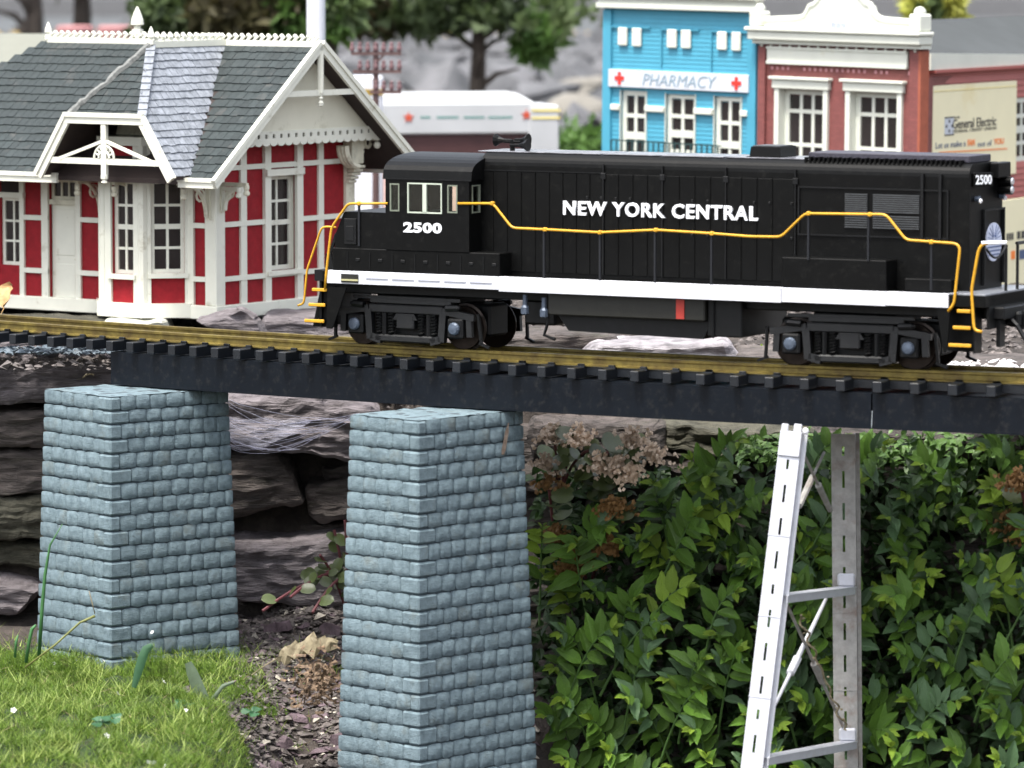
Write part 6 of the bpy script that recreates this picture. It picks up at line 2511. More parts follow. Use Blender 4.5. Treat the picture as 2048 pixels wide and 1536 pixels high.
for i, px in enumerate((150, 232)):
    p_ = at_y(px, 66, 8.2)
    b_ = MB()
    b_.lathe((0, 0, 0), [(0, .022), (.03, .030), (.04, .032), (.042, .026)], 12)
    o_ = b_.build('flower_pot', mat("pink_terracotta", (.42, .20, .20), .8), None, label=['small pink pot blurred behind the station roof left', 'small terracotta pot right of the pink one'][i], cat='flower pot')
    o_.location = (p_.x, 8.2, p_.z - .03)
    o_.scale = (1, 1, 1)

# fallen brown leaf at the left by the station
def curl_leaf(name, p_, size, m, label, cat, seed=0, rz=0, tilt=.3, group=None, w=.5):
    rg_ = random.Random(seed)
    b_ = MB()
    n_ = 8
    vs, fs = [], []
    for i in range(n_ + 1):
        t_ = i / n_
        ww = w * math.sin(math.pi * min(1, t_ * 1.05 + .02)) ** .7 * (1 + .25 * math.sin(t_ * 17 + seed))
        for j in range(-2, 3):
            u_ = j / 2
            vs.append((u_ * ww * .5 * size, t_ * size, size * (.18 * u_ * u_ + .25 * math.sin(t_ * 2.6) + .06 * rg_.uniform(-1, 1))))
    for i in range(n_):
        for j in range(4):
            fs.append((i * 5 + j, i * 5 + j + 1, (i + 1) * 5 + j + 1, (i + 1) * 5 + j))
    b_.add(vs, fs)
    b_.tube([(0, -.5 * size, .02 * size), (0, 0, .01 * size)], .012 * size, 5)
    o_ = b_.build(name, m, None, smooth=True, label=label, cat=cat, group=group, recalc=False)
    o_.location = p_
    o_.rotation_euler = (tilt, 0, rz)
    return o_


q_ = at_y(8, 617, 4.55)
curl_leaf('fallen_leaf', q_, .024, mat("tan_leaf", (.42, .27, .12), .7, var=.3, vs=200), 'curled tan leaf leaning at the foot of the station left end', 'leaf', 3, rz=-.6, tilt=.9, w=.8)
q_ = at_y(165, 758, 4.27)
curl_leaf('fallen_leaf', q_, .010, DRY, 'tiny tan leaf scrap on the pale slab above the left pier', 'leaf', 4, rz=-1.4, tilt=.1, w=.4)

# ------------------------------------------------------------------ metal trestle
g0_ = at_y(1585, 852, 3.80)
tt_ = thing('metal_trestle', 'white slotted metal trestle tower under the right end of the girder', 'trestle')


def leg(A, B, u, width, flange, m, name, label=None, slots=True, slot_len=.0135, pitch=.0255, s0=.022):
    A, B = Vector(A), Vector(B)
    w = (B - A)
    Ln = w.length
    w.normalize()
    u = (Vector(u) - w * Vector(u).dot(w)).normalized()
    n = u.cross(w).normalized()
    if n.y > 0:
        n = -n
    T = Matrix(((u.x, n.x, w.x, A.x), (u.y, n.y, w.y, A.y), (u.z, n.z, w.z, A.z), (0, 0, 0, 1)))
    mb = MB(T)
    hs = []
    z_ = s0
    k = 0
    while z_ < Ln - .01:
        ll = slot_len if k % 4 else slot_len * .55
        hs.append((-.0010, .0010, z_, z_ + ll))
        z_ += ll + (pitch - slot_len)
        k += 1
    mb.holes(-width / 2, width / 2, 0, Ln, hs if slots else [], -.0008, 0)
    mb.box(width / 2 - .0008, width / 2, -flange, -.0008, 0, Ln)
    mb.box(width / 2, width / 2 + .0030, -flange - .0008, -flange, 0, Ln)
    for i in range(int(Ln / .062)):
        zz = .018 + i * .062
        mb.box(-width / 2 - .0003, width / 2, .0, .0005, zz, zz + .0008)
    return mb.build(name, m, tt_, label=label), T


A1 = at_y(1583, 862, 3.80)
B1 = at_y(1503, 1536, 3.76)
d_ = (B1 - A1)
B1 = A1 + d_ * 1.3
legf, T1 = leg(A1, B1, (1, -.25, 0), .0168, .0075, GALV, 'leg', label='bright white front leg')
b = MB(T1)
b.box(-.0080, -.0025, -.001, .0012, -.0050, .020, c=.0006).box(.0015, .0078, -.001, .0012, -.0058, .020, c=.0006)
b.box(-.0084, .0084, .0006, .0016, .0005, .0195, c=.0004)
b.build('top_bracket', GALV, legf)
b = MB(T1)
b.lathe((.0110, -.001, -.0010), [(0, .0026), (.0025, .0026), (.003, .0015)], 8, axis=(0, 1, 0))
b.build('bolt', GALV, legf)
A2 = at_y(1686, 868, 3.93)
B2 = at_y(1692, 1536, 3.93)
B2 = A2 + (B2 - A2) * 1.3
legb, T2 = leg(A2, B2, (1, -.15, 0), .0190, .008, GALV_D, 'leg', label='rear leg toned grey for the shade under the girder', s0=.010)


def on_leg(A, B, py):
    return A + (B - A) * ((py - 862) / (1536 - 862) / 1.3)


def rung(ya, yb):
    a_ = on_leg(A1, B1, ya) + Vector((.0075, .003, 0))
    c_ = on_leg(A2, B2, yb) + Vector((.004, -.003, 0))
    b_ = MB()
    b_.bar(a_, c_, .012, .0008)
    b_.bar(a_ + Vector((0, 0, -.0028)) + Vector((.004, -.004, 0)), c_ + Vector((0, 0, -.0028)) + Vector((.004, -.004, 0)), .0008, .0056)
    r_ = b_.build('rung', GALV, tt_)
    b_ = MB()
    b_.box(c_.x - .010, c_.x + .004, c_.y - .006, c_.y - .002, c_.z + .0006, c_.z + .011, c=.0015)
    b_.build('gusset', GALV, r_)
    return r_


rung(1192, 1168)
rung(1516, 1480)
b = MB()
p0, p1 = at_y(1652, 1198, 3.90), at_y(1549, 1412, 3.80)
b.tube([p0, p0.lerp(p1, .35), p0.lerp(p1, .55), p0.lerp(p1, .56), p0.lerp(p1, .70), p0.lerp(p1, .71), p1], [.0014, .0019, .0022, .0036, .0034, .0016, .0012], 8)
b.build('tie_rod', GALV, tt_)
b = MB()
p0, p1 = at_y(1572, 1205, 3.82), at_y(1692, 1466, 3.93)
b.tube([p0, p0.lerp(p1, .45), p0.lerp(p1, .46), p0.lerp(p1, .6), p0.lerp(p1, .61), p1], [.0012, .0013, .0030, .0030, .0014, .0012], 8)
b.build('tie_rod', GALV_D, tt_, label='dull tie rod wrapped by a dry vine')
b = MB()
p0, p1 = at_y(1648, 905, 3.90), at_y(1598, 1012, 3.83)
b.tube([p0, p0.lerp(p1, .45), p0.lerp(p1, .46), p1], [.0012, .0013, .0028, .0026], 8)
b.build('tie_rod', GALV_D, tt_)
b = MB()
p0, p1 = at_y(1606, 905, 3.83), at_y(1660, 1020, 3.91)
b.tube([p0, p0.lerp(p1, .55), p0.lerp(p1, .56), p1], [.0012, .0013, .0028, .0024], 8)
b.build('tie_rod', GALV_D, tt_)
b = MB()
p0, p1 = at_y(1598, 1230, 3.83), at_y(1692, 1460, 3.91)
pts = []
for i in range(40):
    t_ = i / 39
    c_ = p0.lerp(p1, t_)
    pts.append(c_ + Vector((math.cos(t_ * 40) * .0026, math.sin(t_ * 40) * .0026, 0)) * (.6 + .4 * math.sin(t_ * 9)))
b.tube(pts, .0009, 5)
for i in range(26):
    t_ = rng.random()
    c_ = p0.lerp(p1, t_)
    b.ball((c_.x + rng.uniform(-.003, .003), c_.y - .003, c_.z), rng.uniform(.0006, .0016), 5, 3, (1, .4, .7))
b.build('dry_vine', DRY, None, label='dry tan vine twisted round the lower tie rod', cat='vine')

# ------------------------------------------------------------------ leafy plants
def leaf_mesh(name, m, w=.52, curl=.25, seed=0, round_=False, serr=.05):
    nL = 10
    vs, fs = [], []
    rg_ = random.Random(seed)
    tw = rg_.uniform(-.15, .15)
    for i in range(nL + 1):
        t_ = i / nL
        if round_:
            ww = w * math.sqrt(max(0, 1 - (2 * t_ - 1) ** 2)) + (.03 if i in (0,) else 0)
        else:
            ww = w * (math.sin(math.pi * t_ ** .80) ** .85) * (1 - .18 * t_)
            ww *= 1 + (serr if i % 2 else -serr)
        zc = -curl * t_ * t_ + .10 * t_
        for j in (-1, -.5, 0, .5, 1):
            lift = abs(j) * .11 * (1 if not round_ else .6) + (.02 * rg_.uniform(-1, 1) if j else 0)
            vs.append((j * ww * .5, t_ + (.03 if (j and i % 2 and not round_) else 0), zc + lift * ww / w + tw * j * t_ * .4))
    for i in range(nL):
        for j in range(4):
            fs.append((i * 5 + j, i * 5 + j + 1, (i + 1) * 5 + j + 1, (i + 1) * 5 + j))
    b_ = MB()
    b_.add(vs, fs)
    return b_.mesh(name, m, smooth=True, recalc=False)


LM = {k: [leaf_mesh('leaf', m_, curl=c_, seed=i, w=w_) for i, (c_, w_) in enumerate(((.12, .50), (.22, .54), (.35, .48), (.05, .47)))] for k, m_ in (('g', LEAF), ('y', LEAF_Y), ('b', LEAF_B))}


def orient(pos, dirv, up, s_):
    y = Vector(dirv).normalized()
    z = Vector(up)
    z = (z - y * z.dot(y)).normalized()
    x = y.cross(z)
    return Matrix(((x.x * s_, y.x * s_, z.x * s_, pos.x), (x.y * s_, y.y * s_, z.y * s_, pos.y), (x.z * s_, y.z * s_, z.z * s_, pos.z), (0, 0, 0, 1)))


def sprig(base, tip, label, npair, size, seed, kinds=('g', 'y', 'b'), arch=.03, name='leafy_stem_plant', group='leafy stems growing below the girder'):
    rg_ = random.Random(seed)
    th = thing(name, label, 'plant', loc=base, group=group)
    B = Vector((0, 0, 0))
    E = tip - base
    M_ = E * .55 + Vector((0, 0, arch)) + Vector((rg_.uniform(-.01, .01), 0, 0))
    pts = [B * (1 - t) ** 2 + M_ * 2 * t * (1 - t) + E * t * t for t in [i / 10 for i in range(11)]]
    MB().tube(pts, [.0011 - .00006 * i for i in range(11)], 5).build('stem', STEM, th)
    up0 = Vector((0, -.72, .7))
    for k in range(npair):
        t = .32 + .66 * (k / (npair - 1))
        p_ = B * (1 - t) ** 2 + M_ * 2 * t * (1 - t) + E * t * t
        d_ = ((M_ - B) * (1 - t) + (E - M_) * t).normalized()
        side = d_.cross(up0).normalized()
        sz = size * (1.0 - .55 * max(0, (t - .6) / .4) ** 1.5) * rg_.uniform(.68, 1.22)
        for sg in (-1, 1):
            ld = side * sg * 1.0 + d_ * rg_.uniform(.25, .85) + Vector((rg_.uniform(-.2, .2), -.25, rg_.uniform(-.45, .12)))
            upv = up0 + Vector((rg_.uniform(-.3, .3), rg_.uniform(-.3, .2), 0))
            kk = kinds[0]
            if t > .88 and rg_.random() < .75:
                kk = kinds[1]
            elif rg_.random() < .18:
                kk = kinds[2]
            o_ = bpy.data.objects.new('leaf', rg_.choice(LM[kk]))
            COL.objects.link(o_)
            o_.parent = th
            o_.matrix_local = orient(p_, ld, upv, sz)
    for sg in (-1, 1):
        o_ = bpy.data.objects.new('leaf', LM[kinds[1]][3])
        COL.objects.link(o_)
        o_.parent = th
        o_.matrix_local = orient(E, d_ + Vector((sg * .5, -.2, .1)), up0, size * .5)
    return th


rp = random.Random(98)
spots = []
yy = 905
r_i = 0
while yy < 1600:
    xx = 1105 + (r_i % 2) * 38
    while xx < 2130:
        if not (xx < 1330 and yy < 1000):
            spots.append((xx + rp.uniform(-26, 26), yy + rp.uniform(-24, 24)))
        xx += 95
    yy += 68
    r_i += 1
n_sp = 0
for (px, py) in spots:
    xw = (px - 1024) / FPX * 3.95
    yw_ = wall_y(xw)
    f_ = min(1, max(0, (py - 880) / 600.0))
    Y = yw_ - .045 - .06 * f_ - rp.uniform(0, .04)
    if 1470 < px < 1740:
        Y = max(Y, 3.965)
    tip = at_y(px, py, Y)
    lean = rp.choice([-1, -1, 1]) * rp.uniform(.2, 1.0)
    base = tip + Vector((-lean * .055, rp.uniform(.02, .05), -rp.uniform(.055, .085)))
    if base.y > yw_ - .01:
        base.y = yw_ - .01
    if 1030 < px_of(base.x, base.y) < 1085:
        base.x += .02
    shade = 'g'
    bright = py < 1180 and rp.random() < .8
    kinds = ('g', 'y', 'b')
    if bright and rp.random() < .4:  # higher stems get yellower leaves, light from above put into their colour
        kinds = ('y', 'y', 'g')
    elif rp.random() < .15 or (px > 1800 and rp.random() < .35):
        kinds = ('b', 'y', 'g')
    zone = 'beside the right pier' if px < 1230 else 'midway between right pier and trestle' if px < 1440 else 'around the trestle legs' if px < 1730 else 'right of the trestle' if px < 1900 else 'at the right picture edge'
    lev = 'high' if py < 1080 else 'halfway up' if py < 1310 else 'low'
    tone = {'y': 'bright yellow green', 'g': 'dark green', 'b': 'bluish green'}[kinds[0]]
    lab = '%s leafy stem %s %s' % (tone, lev, zone)
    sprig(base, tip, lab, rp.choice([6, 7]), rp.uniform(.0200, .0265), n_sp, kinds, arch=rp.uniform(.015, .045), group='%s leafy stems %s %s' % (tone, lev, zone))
    n_sp += 1


# undergrowth behind as one mass, shade put into its darker green
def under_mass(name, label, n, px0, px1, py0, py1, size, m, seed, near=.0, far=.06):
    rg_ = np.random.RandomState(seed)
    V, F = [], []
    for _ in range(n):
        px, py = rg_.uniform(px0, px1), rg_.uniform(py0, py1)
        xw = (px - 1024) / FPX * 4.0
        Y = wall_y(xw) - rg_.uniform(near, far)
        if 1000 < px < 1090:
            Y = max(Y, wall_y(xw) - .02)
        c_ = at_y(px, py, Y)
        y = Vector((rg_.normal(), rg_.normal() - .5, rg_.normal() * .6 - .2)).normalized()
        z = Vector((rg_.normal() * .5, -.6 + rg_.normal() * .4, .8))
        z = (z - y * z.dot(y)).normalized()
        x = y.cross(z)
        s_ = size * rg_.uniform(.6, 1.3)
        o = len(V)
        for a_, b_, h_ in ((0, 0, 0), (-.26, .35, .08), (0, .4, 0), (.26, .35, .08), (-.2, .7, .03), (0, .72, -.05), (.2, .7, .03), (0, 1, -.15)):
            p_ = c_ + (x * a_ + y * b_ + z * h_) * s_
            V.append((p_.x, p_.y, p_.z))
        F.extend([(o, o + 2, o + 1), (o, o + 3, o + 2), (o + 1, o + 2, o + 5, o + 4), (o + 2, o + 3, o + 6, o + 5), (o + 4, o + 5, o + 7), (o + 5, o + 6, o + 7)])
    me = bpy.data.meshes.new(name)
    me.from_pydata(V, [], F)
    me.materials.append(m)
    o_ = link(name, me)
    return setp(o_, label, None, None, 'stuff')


UND = mat("undergrowth_shade_green", (.016, .045, .010), .55, var=.5, vs=40, trans=.25, col2=(.035, .08, .018))
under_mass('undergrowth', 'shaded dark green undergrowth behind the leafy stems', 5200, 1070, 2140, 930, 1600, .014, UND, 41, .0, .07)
under_mass('undergrowth', 'small green leaves along the top of the wall at the right', 900, 1480, 2140, 868, 930, .011, mat("light_undergrowth", (.07, .16, .03), .5, var=.5, vs=60, trans=.25, col2=(.14, .26, .06)), 42, .0, .04)


# sedums with red stems
SM = [leaf_mesh('leaf', SED, w=.85, curl=.2, seed=5, round_=True), leaf_mesh('leaf', SED, w=.95, curl=-.1, seed=6, round_=True)]


def sedum(base, stems, label, seed, head=FLW, leaf_s=.018, group='sedum plants with red stems'):
    rg_ = random.Random(seed)
    th = thing('sedum_plant', label, 'plant', loc=base, group=None)
    for (tip, has_head) in stems:
        E = tip - base
        M_ = E * .4 + Vector((0, -.01, .02))
        pts = [M_ * 2 * t * (1 - t) + E * t * t for t in [i / 7 for i in range(8)]]
        MB().tube(pts, .0013, 6).build('stem', SEDR, th)
        for k in range(5):
            t = .35 + .13 * k
            p_ = M_ * 2 * t * (1 - t) + E * t * t
            a_ = rg_.uniform(0, 6.28)
            ld = Vector((math.cos(a_), -.35 + .4 * math.sin(a_), rg_.uniform(-.1, .5)))
            o_ = bpy.data.objects.new('leaf', SM[k % 2])
            COL.objects.link(o_)
            o_.parent = th
            o_.matrix_local = orient(p_, ld, Vector((rg_.uniform(-.5, .5), -.7, .7)), leaf_s * rg_.uniform(.7, 1.2))
        if has_head:
            hb_ = MB()
            for _ in range(has_head):
                r_ = abs(rg_.gauss(0, .5))
                a_ = rg_.uniform(0, 6.28)
                c_ = E + Vector((math.cos(a_) * r_ * .016, math.sin(a_) * r_ * .012 - .002, rg_.gauss(0, .0035) - r_ * r_ * .004))
                for q in range(4):
                    an = q * 1.57 + rg_.uniform(-.3, .3)
                    a_v = Vector((rg_.gauss(0, 1), rg_.gauss(0, .5), rg_.gauss(0, .7) + .2)).normalized() * .0036
                    b_v = a_v.orthogonal() * .42
                    n0 = len(hb_.v)
                    hb_.v.extend([tuple(c_), tuple(c_ + a_v * .6 + b_v), tuple(c_ + a_v), tuple(c_ + a_v * .6 - b_v)])
                    hb_.f.append((n0, n0 + 1, n0 + 2, n0 + 3))
            hb_.build('flower_head', head, th, recalc=False, kind='stuff')
    return th


def wp(px, py, d=.085):
    xw = (px - 1024) / FPX * 4.1
    return at_y(px, py, wall_y(xw) - d)


sedum(wp(1120, 990, .03), [(wp(1105, 868), 60), (wp(1160, 872), 70), (wp(1095, 925), 40), (wp(1180, 900), 0)], 'pink stemmed sedum with tan flower heads beside the right pier top', 1)
sedum(wp(1215, 1000, .03), [(wp(1265, 872), 90), (wp(1215, 905), 0), (wp(1305, 905), 90), (wp(1235, 930), 60)], 'sedum with the largest pale flower clusters under the girder middle', 2)
sedum(wp(1200, 1040, .03), [(wp(1200, 925), 100), (wp(1260, 945), 60), (wp(1150, 950), 0)], 'sedum whose tan heads hang below the big round leaves', 3)
sedum(wp(1110, 1120, .03), [(wp(1095, 960), 30), (wp(1110, 1065, .07), 130), (wp(1160, 1110, .07), 120)], 'rusty headed sedum low beside the right pier', 4, head=RUST)
sedum(wp(1180, 1180, .03), [(wp(1230, 1010, .07), 110), (wp(1140, 1140, .07), 120), (wp(1215, 1090, .07), 70)], 'rusty headed sedum between pier and first leafy stems', 5, head=RUST)
sedum(wp(2060, 1100, .03), [(wp(2035, 960), 120), (wp(2045, 1060, .06), 100), (wp(2010, 1050, .06), 60)], 'rusty headed sedum at the right picture edge', 6, head=RUST)
bz_ = at_y(700, 1250, 4.24)
sedum(bz_, [(at_y(668, 1060, 4.22), 0), (at_y(640, 1110, 4.2), 0), (at_y(690, 1040, 4.22), 0)], 'round leaved sedum climbing left of the right pier', 7, leaf_s=.013)
sedum(at_y(712, 1150, 4.24), [(at_y(580, 1195, 4.16), 0), (at_y(625, 1225, 4.16), 0), (at_y(525, 1222, 4.16), 0), (at_y(600, 1180, 4.2), 0)], 'red stemmed trailing sedum over the gravel left of the right pier', 8, leaf_s=.012)

# greenery beyond the rails at the right, seen under the engine
for i, (px, py, Y, lab) in enumerate(((1560, 690, 4.35, 'bright leafy sprig behind the rails under the engine'), (1510, 705, 4.30, 'low leafy sprig left of the rear truck'), (1630, 612, 4.7, 'bright green sprig seen in the gap under the sill'), (1700, 738, 4.2, 'thin green sprig showing under the rear truck'))):
    tip = at_y(px, py, Y)
    sprig(tip + Vector((.02, .03, -.035)), tip, lab, 5, .012, 500 + i, ('y', 'y', 'g'), arch=.01, name='small_sprig', group=None)

# ------------------------------------------------------------------ moss, grass, small flowers, litter
def blades(name, label, n, m, seed, region, hmin, hmax, w, lean=.6, kind='stuff', clump=True):
    rg_ = np.random.RandomState(seed)
    V = np.zeros((n * 3, 3))
    cnt = 0
    F = []
    tries = 0
    while cnt < n and tries < n * 6:
        tries += 1
        x, y = rg_.uniform(-.52, -.10), rg_.uniform(3.55, 4.22)
        if not region(x, y, rg_):
            continue
        hz_ = ground_h(x, y)
        bump = .011 * noise.noise(Vector((x * 30, y * 30, 7))) + .004 * noise.noise(Vector((x * 110, y * 110, 2))) + .004
        h_ = rg_.uniform(hmin, hmax)
        a_ = rg_.uniform(0, 6.283)
        l_ = rg_.uniform(.1, lean) * h_
        b_ = rg_.uniform(0, 6.283)
        z0_ = hz_ + bump + rg_.uniform(-.002, .004)
        V[cnt * 3] = (x - math.cos(a_) * w, y - math.sin(a_) * w, z0_)
        V[cnt * 3 + 1] = (x + math.cos(a_) * w, y + math.sin(a_) * w, z0_)
        V[cnt * 3 + 2] = (x + math.cos(b_) * l_, y + math.sin(b_) * l_, z0_ + h_)
        cnt += 1
    V = V[:cnt * 3]
    me = bpy.data.meshes.new(name)
    me.from_pydata(V.tolist(), [], [(3 * i, 3 * i + 1, 3 * i + 2) for i in range(cnt)])
    me.materials.append(m)
    o_ = link(name, me)
    return setp(o_, label, None, None, kind)


def moss_edge(y):
    px = 470 + 30 * math.sin(y * 25) + (4.1 - y) * 60 + 95 * noise.noise(Vector((y * 22, 1.7, 0))) + 45 * noise.noise(Vector((y * 90, 4.7, 0)))
    return (px - 1024) / FPX * y


def moss_reg(x, y, rg_):
    e = moss_edge(y)
    if y > 4.17:
        return rg_.rand() < .12
    d = e - x
    if d < 0:
        return rg_.rand() < .10 * math.exp(d / .02)
    if d < .03:
        return rg_.rand() < .25 + d / .03 * .6
    n_ = noise.noise(Vector((x * 45, y * 30, 2)))
    return rg_.rand() < (1.0 if n_ > -.05 else .55 if n_ > -.3 else .15)


gm = MB()
vs, fs = [], []
nx_, ny_ = 60, 80
for j in range(ny_ + 1):
    for i in range(nx_ + 1):
        y = 3.5 + .72 * j / ny_
        x = -.60 + .44 * i / nx_
        e = moss_edge(y)
        z_ = ground_h(x, y) + .003 + .011 * noise.noise(Vector((x * 30, y * 30, 7))) - (.012 if x > e - .01 or y > 4.2 else 0)
        vs.append((x, y, z_))
for j in range(ny_):
    for i in range(nx_):
        a_ = j * (nx_ + 1) + i
        fs.append((a_, a_ + 1, a_ + nx_ + 2, a_ + nx_ + 1))
gm.v, gm.f = vs, fs
gm.build('moss_bed', mat("moss_base", (.020, .042, .008), .95, var=.6, vs=140, bump=1, bs=400, bd=.003, dirt=(.06, .035, .02), dirt_amt=.3, ds=60), None, smooth=True, recalc=False, kind='structure')
blades('moss', 'bright yellow green moss carpet round the left pier foot', 80000, MOSS, 61, moss_reg, .0025, .0075, .00036, lean=2.0)
blades('moss_tufts', 'longer mossy shoots standing out of the carpet', 9000, mat("moss_shoot", (.16, .27, .04), .6, var=.4, vs=25, trans=.3, col2=(.34, .42, .10)), 62, moss_reg, .006, .015, .0005, lean=1.6)
blades('straw', 'dead straw blades lying in the moss', 1300, mat("straw_blade", (.20, .15, .07), .7, var=.4, vs=200, trans=.2, col2=(.34, .28, .15)), 63, moss_reg, .002, .008, .0005, lean=4.5)
# tufts climbing the front of the left pier
def tuft(px, py, Y, n, h, lab, i):
    rg_ = random.Random(i)
    c_ = at_y(px, py, Y)
    b_ = MB()
    for _ in range(n):
        a_ = rg_.uniform(0, 6.28)
        x, y = rg_.gauss(0, .009), rg_.gauss(0, .004)
        hh = h * rg_.uniform(.4, 1) * (1 - abs(x) * 25)
        if hh < .004:
            hh = .004
        for k in range(4):
            t0 = k / 4
            zz = hh * t0
            an = rg_.uniform(0, 6.28)
            n0 = len(b_.v)
            l_ = .0035
            b_.v.extend([(x, y, zz), (x + .0006, y, zz + .0005), (x + math.cos(an) * l_, y + math.sin(an) * l_ * .6, zz + l_ * .7)])
            b_.f.append((n0, n0 + 1, n0 + 2))
        n0 = len(b_.v)
        b_.v.extend([(x - .0004, y, 0), (x + .0004, y, 0), (x + rg_.uniform(-.003, .003), y, hh)])
        b_.f.append((n0, n0 + 1, n0 + 2))
    o_ = b_.build('moss_clump', MOSS, None, label=lab, cat='moss', recalc=False)
    o_.location = c_
    return o_


tuft(305, 1350, 3.99, 130, .033, 'tallest mossy clump against the front of the left pier', 1)
tuft(390, 1345, 4.02, 60, .018, 'sparse mossy clump at the right foot of the left pier', 2)
tuft(120, 1340, 4.02, 80, .018, 'mossy clump at the left foot of the left pier', 3)
tuft(30, 1335, 4.05, 80, .020, 'mossy clump at the left picture edge', 4)
tuft(520, 1430, 4.0, 50, .016, 'small mossy sprig on the gravel beside the pale topped shale', 5)
tuft(470, 1390, 4.0, 50, .012, 'small yellowish sprig at the moss edge', 6)


def stalk(pts, Y, r, m, lab, i):
    P = [at_y(px, py, Y + dy) for px, py, dy in pts]
    b_ = MB().tube([p_ - P[0] for p_ in P], r, 6)
    o_ = b_.build('grass_blade', m, None, smooth=True, label=lab, cat='grass blade')
    o_.location = P[0]
    return o_


GB = mat("long_grass_green", (.05, .16, .05), .5, var=.2, vs=100, trans=.2)
stalk([(78, 1312, 0), (84, 1220, 0), (90, 1150, 0), (100, 1090, 0), (125, 1048, .0)], 4.03, [.0016, .0016, .0014, .0009, .0003], GB, 'long green blade standing left of the left pier', 1)
stalk([(52, 1325, 0), (58, 1285, 0), (64, 1258, 0), (72, 1250, 0)], 4.02, [.0014, .0015, .0015, .0010], GB, 'short thick green blade left of the tall one', 2)
stalk([(30, 1315, 0), (32, 1285, 0), (36, 1270, 0)], 4.02, [.0010, .0012, .0005], GB, 'stubby blade tip nearest the left picture edge', 3)
stalk([(50, 1335, 0), (110, 1290, 0), (160, 1245, 0), (190, 1232, 0)], 4.0, [.0008, .0009, .0010, .0013], mat("olive_grass", (.14, .15, .04), .6), 'dry tipped blade leaning across the left pier', 4)
stalk([(190, 1228, 0), (184, 1205, 0), (178, 1182, 0)], 3.995, [.0004, .0005, .0003], DRY, 'thin straw tip in front of the left pier', 5)


def broadleaf(name, pts, Y, w, m, lab):
    """strap leaf through sight points"""
    P = [at_y(px, py, Y + dy) for px, py, dy in pts]
    b_ = MB()
    n_ = len(P)
    vs, fs = [], []
    for i, p_ in enumerate(P):
        d_ = (P[min(i + 1, n_ - 1)] - P[max(i - 1, 0)]).normalized()
        s_ = d_.cross(Vector((0, -1, .3))).normalized()
        ww = w * (math.sin(math.pi * (i + .6) / (n_ + .2)) ** .6)
        for j in (-1, 0, 1):
            vs.append(tuple(p_ - P[0] + s_ * ww * .5 * j + Vector((0, -.0015 * (1 - abs(j)), 0))))
    for i in range(n_ - 1):
        for j in range(2):
            fs.append((i * 3 + j, i * 3 + j + 1, i * 3 + j + 4, i * 3 + j + 3))
    b_.add(vs, fs)
    o_ = b_.build(name, m, None, smooth=True, label=lab, cat='leaf', recalc=False)
    o_.location = P[0]
    return o_


PALEG = mat("pale_grey_green_leaf", (.10, .14, .085), .5, var=.2, vs=120, trans=.2)
broadleaf('strap_leaf', [(268, 1375, 0), (276, 1345, 0), (284, 1318, 0), (292, 1298, 0), (305, 1290, 0)], 3.93, .0075, mat("blue_green_leaf", (.035, .10, .045), .5, trans=.2), 'folded blue green leaf standing before the left pier')
broadleaf('strap_leaf', [(376, 1325, 0), (384, 1345, 0), (394, 1370, 0), (405, 1392, 0), (416, 1404, 0)], 3.93, .010, PALEG, 'wilted grey green leaf at the moss edge')
broadleaf('strap_leaf', [(418, 1405, 0), (432, 1390, 0), (446, 1372, 0), (468, 1364, 0)], 3.93, .0035, PALEG, 'thin curled grey leaf beside the wilted one')
for i, (px, py, lab) in enumerate(((200, 1445, 'blue green clover leaves in the moss, lower centre'), (225, 1438, 'second clover cluster just right of the first'), (365, 1410, 'pale clover leaf near the moss edge'), (505, 1425, 'dark clover leaf on the gravel'))):
    b_ = MB()
    p_ = at_y(px, py, 3.80 if i < 2 else 3.9)
    gz_ = ground_h(p_.x, p_.y)
    for k in range(3 if i != 1 else 4):
        a_ = k * 2.1 + i
        cx, cy = math.cos(a_) * .005, math.sin(a_) * .004
        n0 = len(b_.v)
        b_.v.append((cx * .2, cy * .2, 0))
        for q in range(8):
            t_ = q / 8 * 6.283
            b_.v.append((cx + math.cos(t_) * .0045, cy + math.sin(t_) * .004, .001 + .001 * math.sin(t_ * 2 + i)))
        b_.f.extend([(n0, n0 + 1 + q, n0 + 1 + (q + 1) % 8) for q in range(8)])
    o_ = b_.build('clover', mat("clover_green", (.03, .10, .04), .5, var=.2, trans=.2), None, label=lab, cat='clover', recalc=False)
    o_.location = p_
    o_.rotation_euler = (.4, 0, 0)
FL = [(27, 1421), (213, 1472), (326, 1363), (234, 1387), (298, 1526), (308, 1527), (440, 1503), (330, 1534), (305, 1265), (372, 1421), (108, 1328), (206, 1322)]
for i, (px, py) in enumerate(FL):
    Y = hit(px, py, .012).y
    if py < 1300:
        Y = 3.97
    b_ = MB()
    for k in range(5):
        a_ = k * 1.2566
        n0 = len(b_.v)
        r_ = .0026 if i < 8 else .0018
        b_.v.extend([(0, 0, 0), (math.cos(a_ - .5) * r_ * .8, math.sin(a_ - .5) * r_ * .8, .0006), (math.cos(a_) * r_, math.sin(a_) * r_, .0009), (math.cos(a_ + .5) * r_ * .8, math.sin(a_ + .5) * r_ * .8, .0006)])
        b_.f.append((n0, n0 + 1, n0 + 2, n0 + 3))
    o_ = b_.build('white_flower', PETAL, None, label='tiny white five petalled flower dotted on the moss', cat='flower', group='tiny white flowers on the moss', recalc=False)
    o_.location = at_y(px, py, Y)
    o_.rotation_euler = (.9, 0, i * .7)

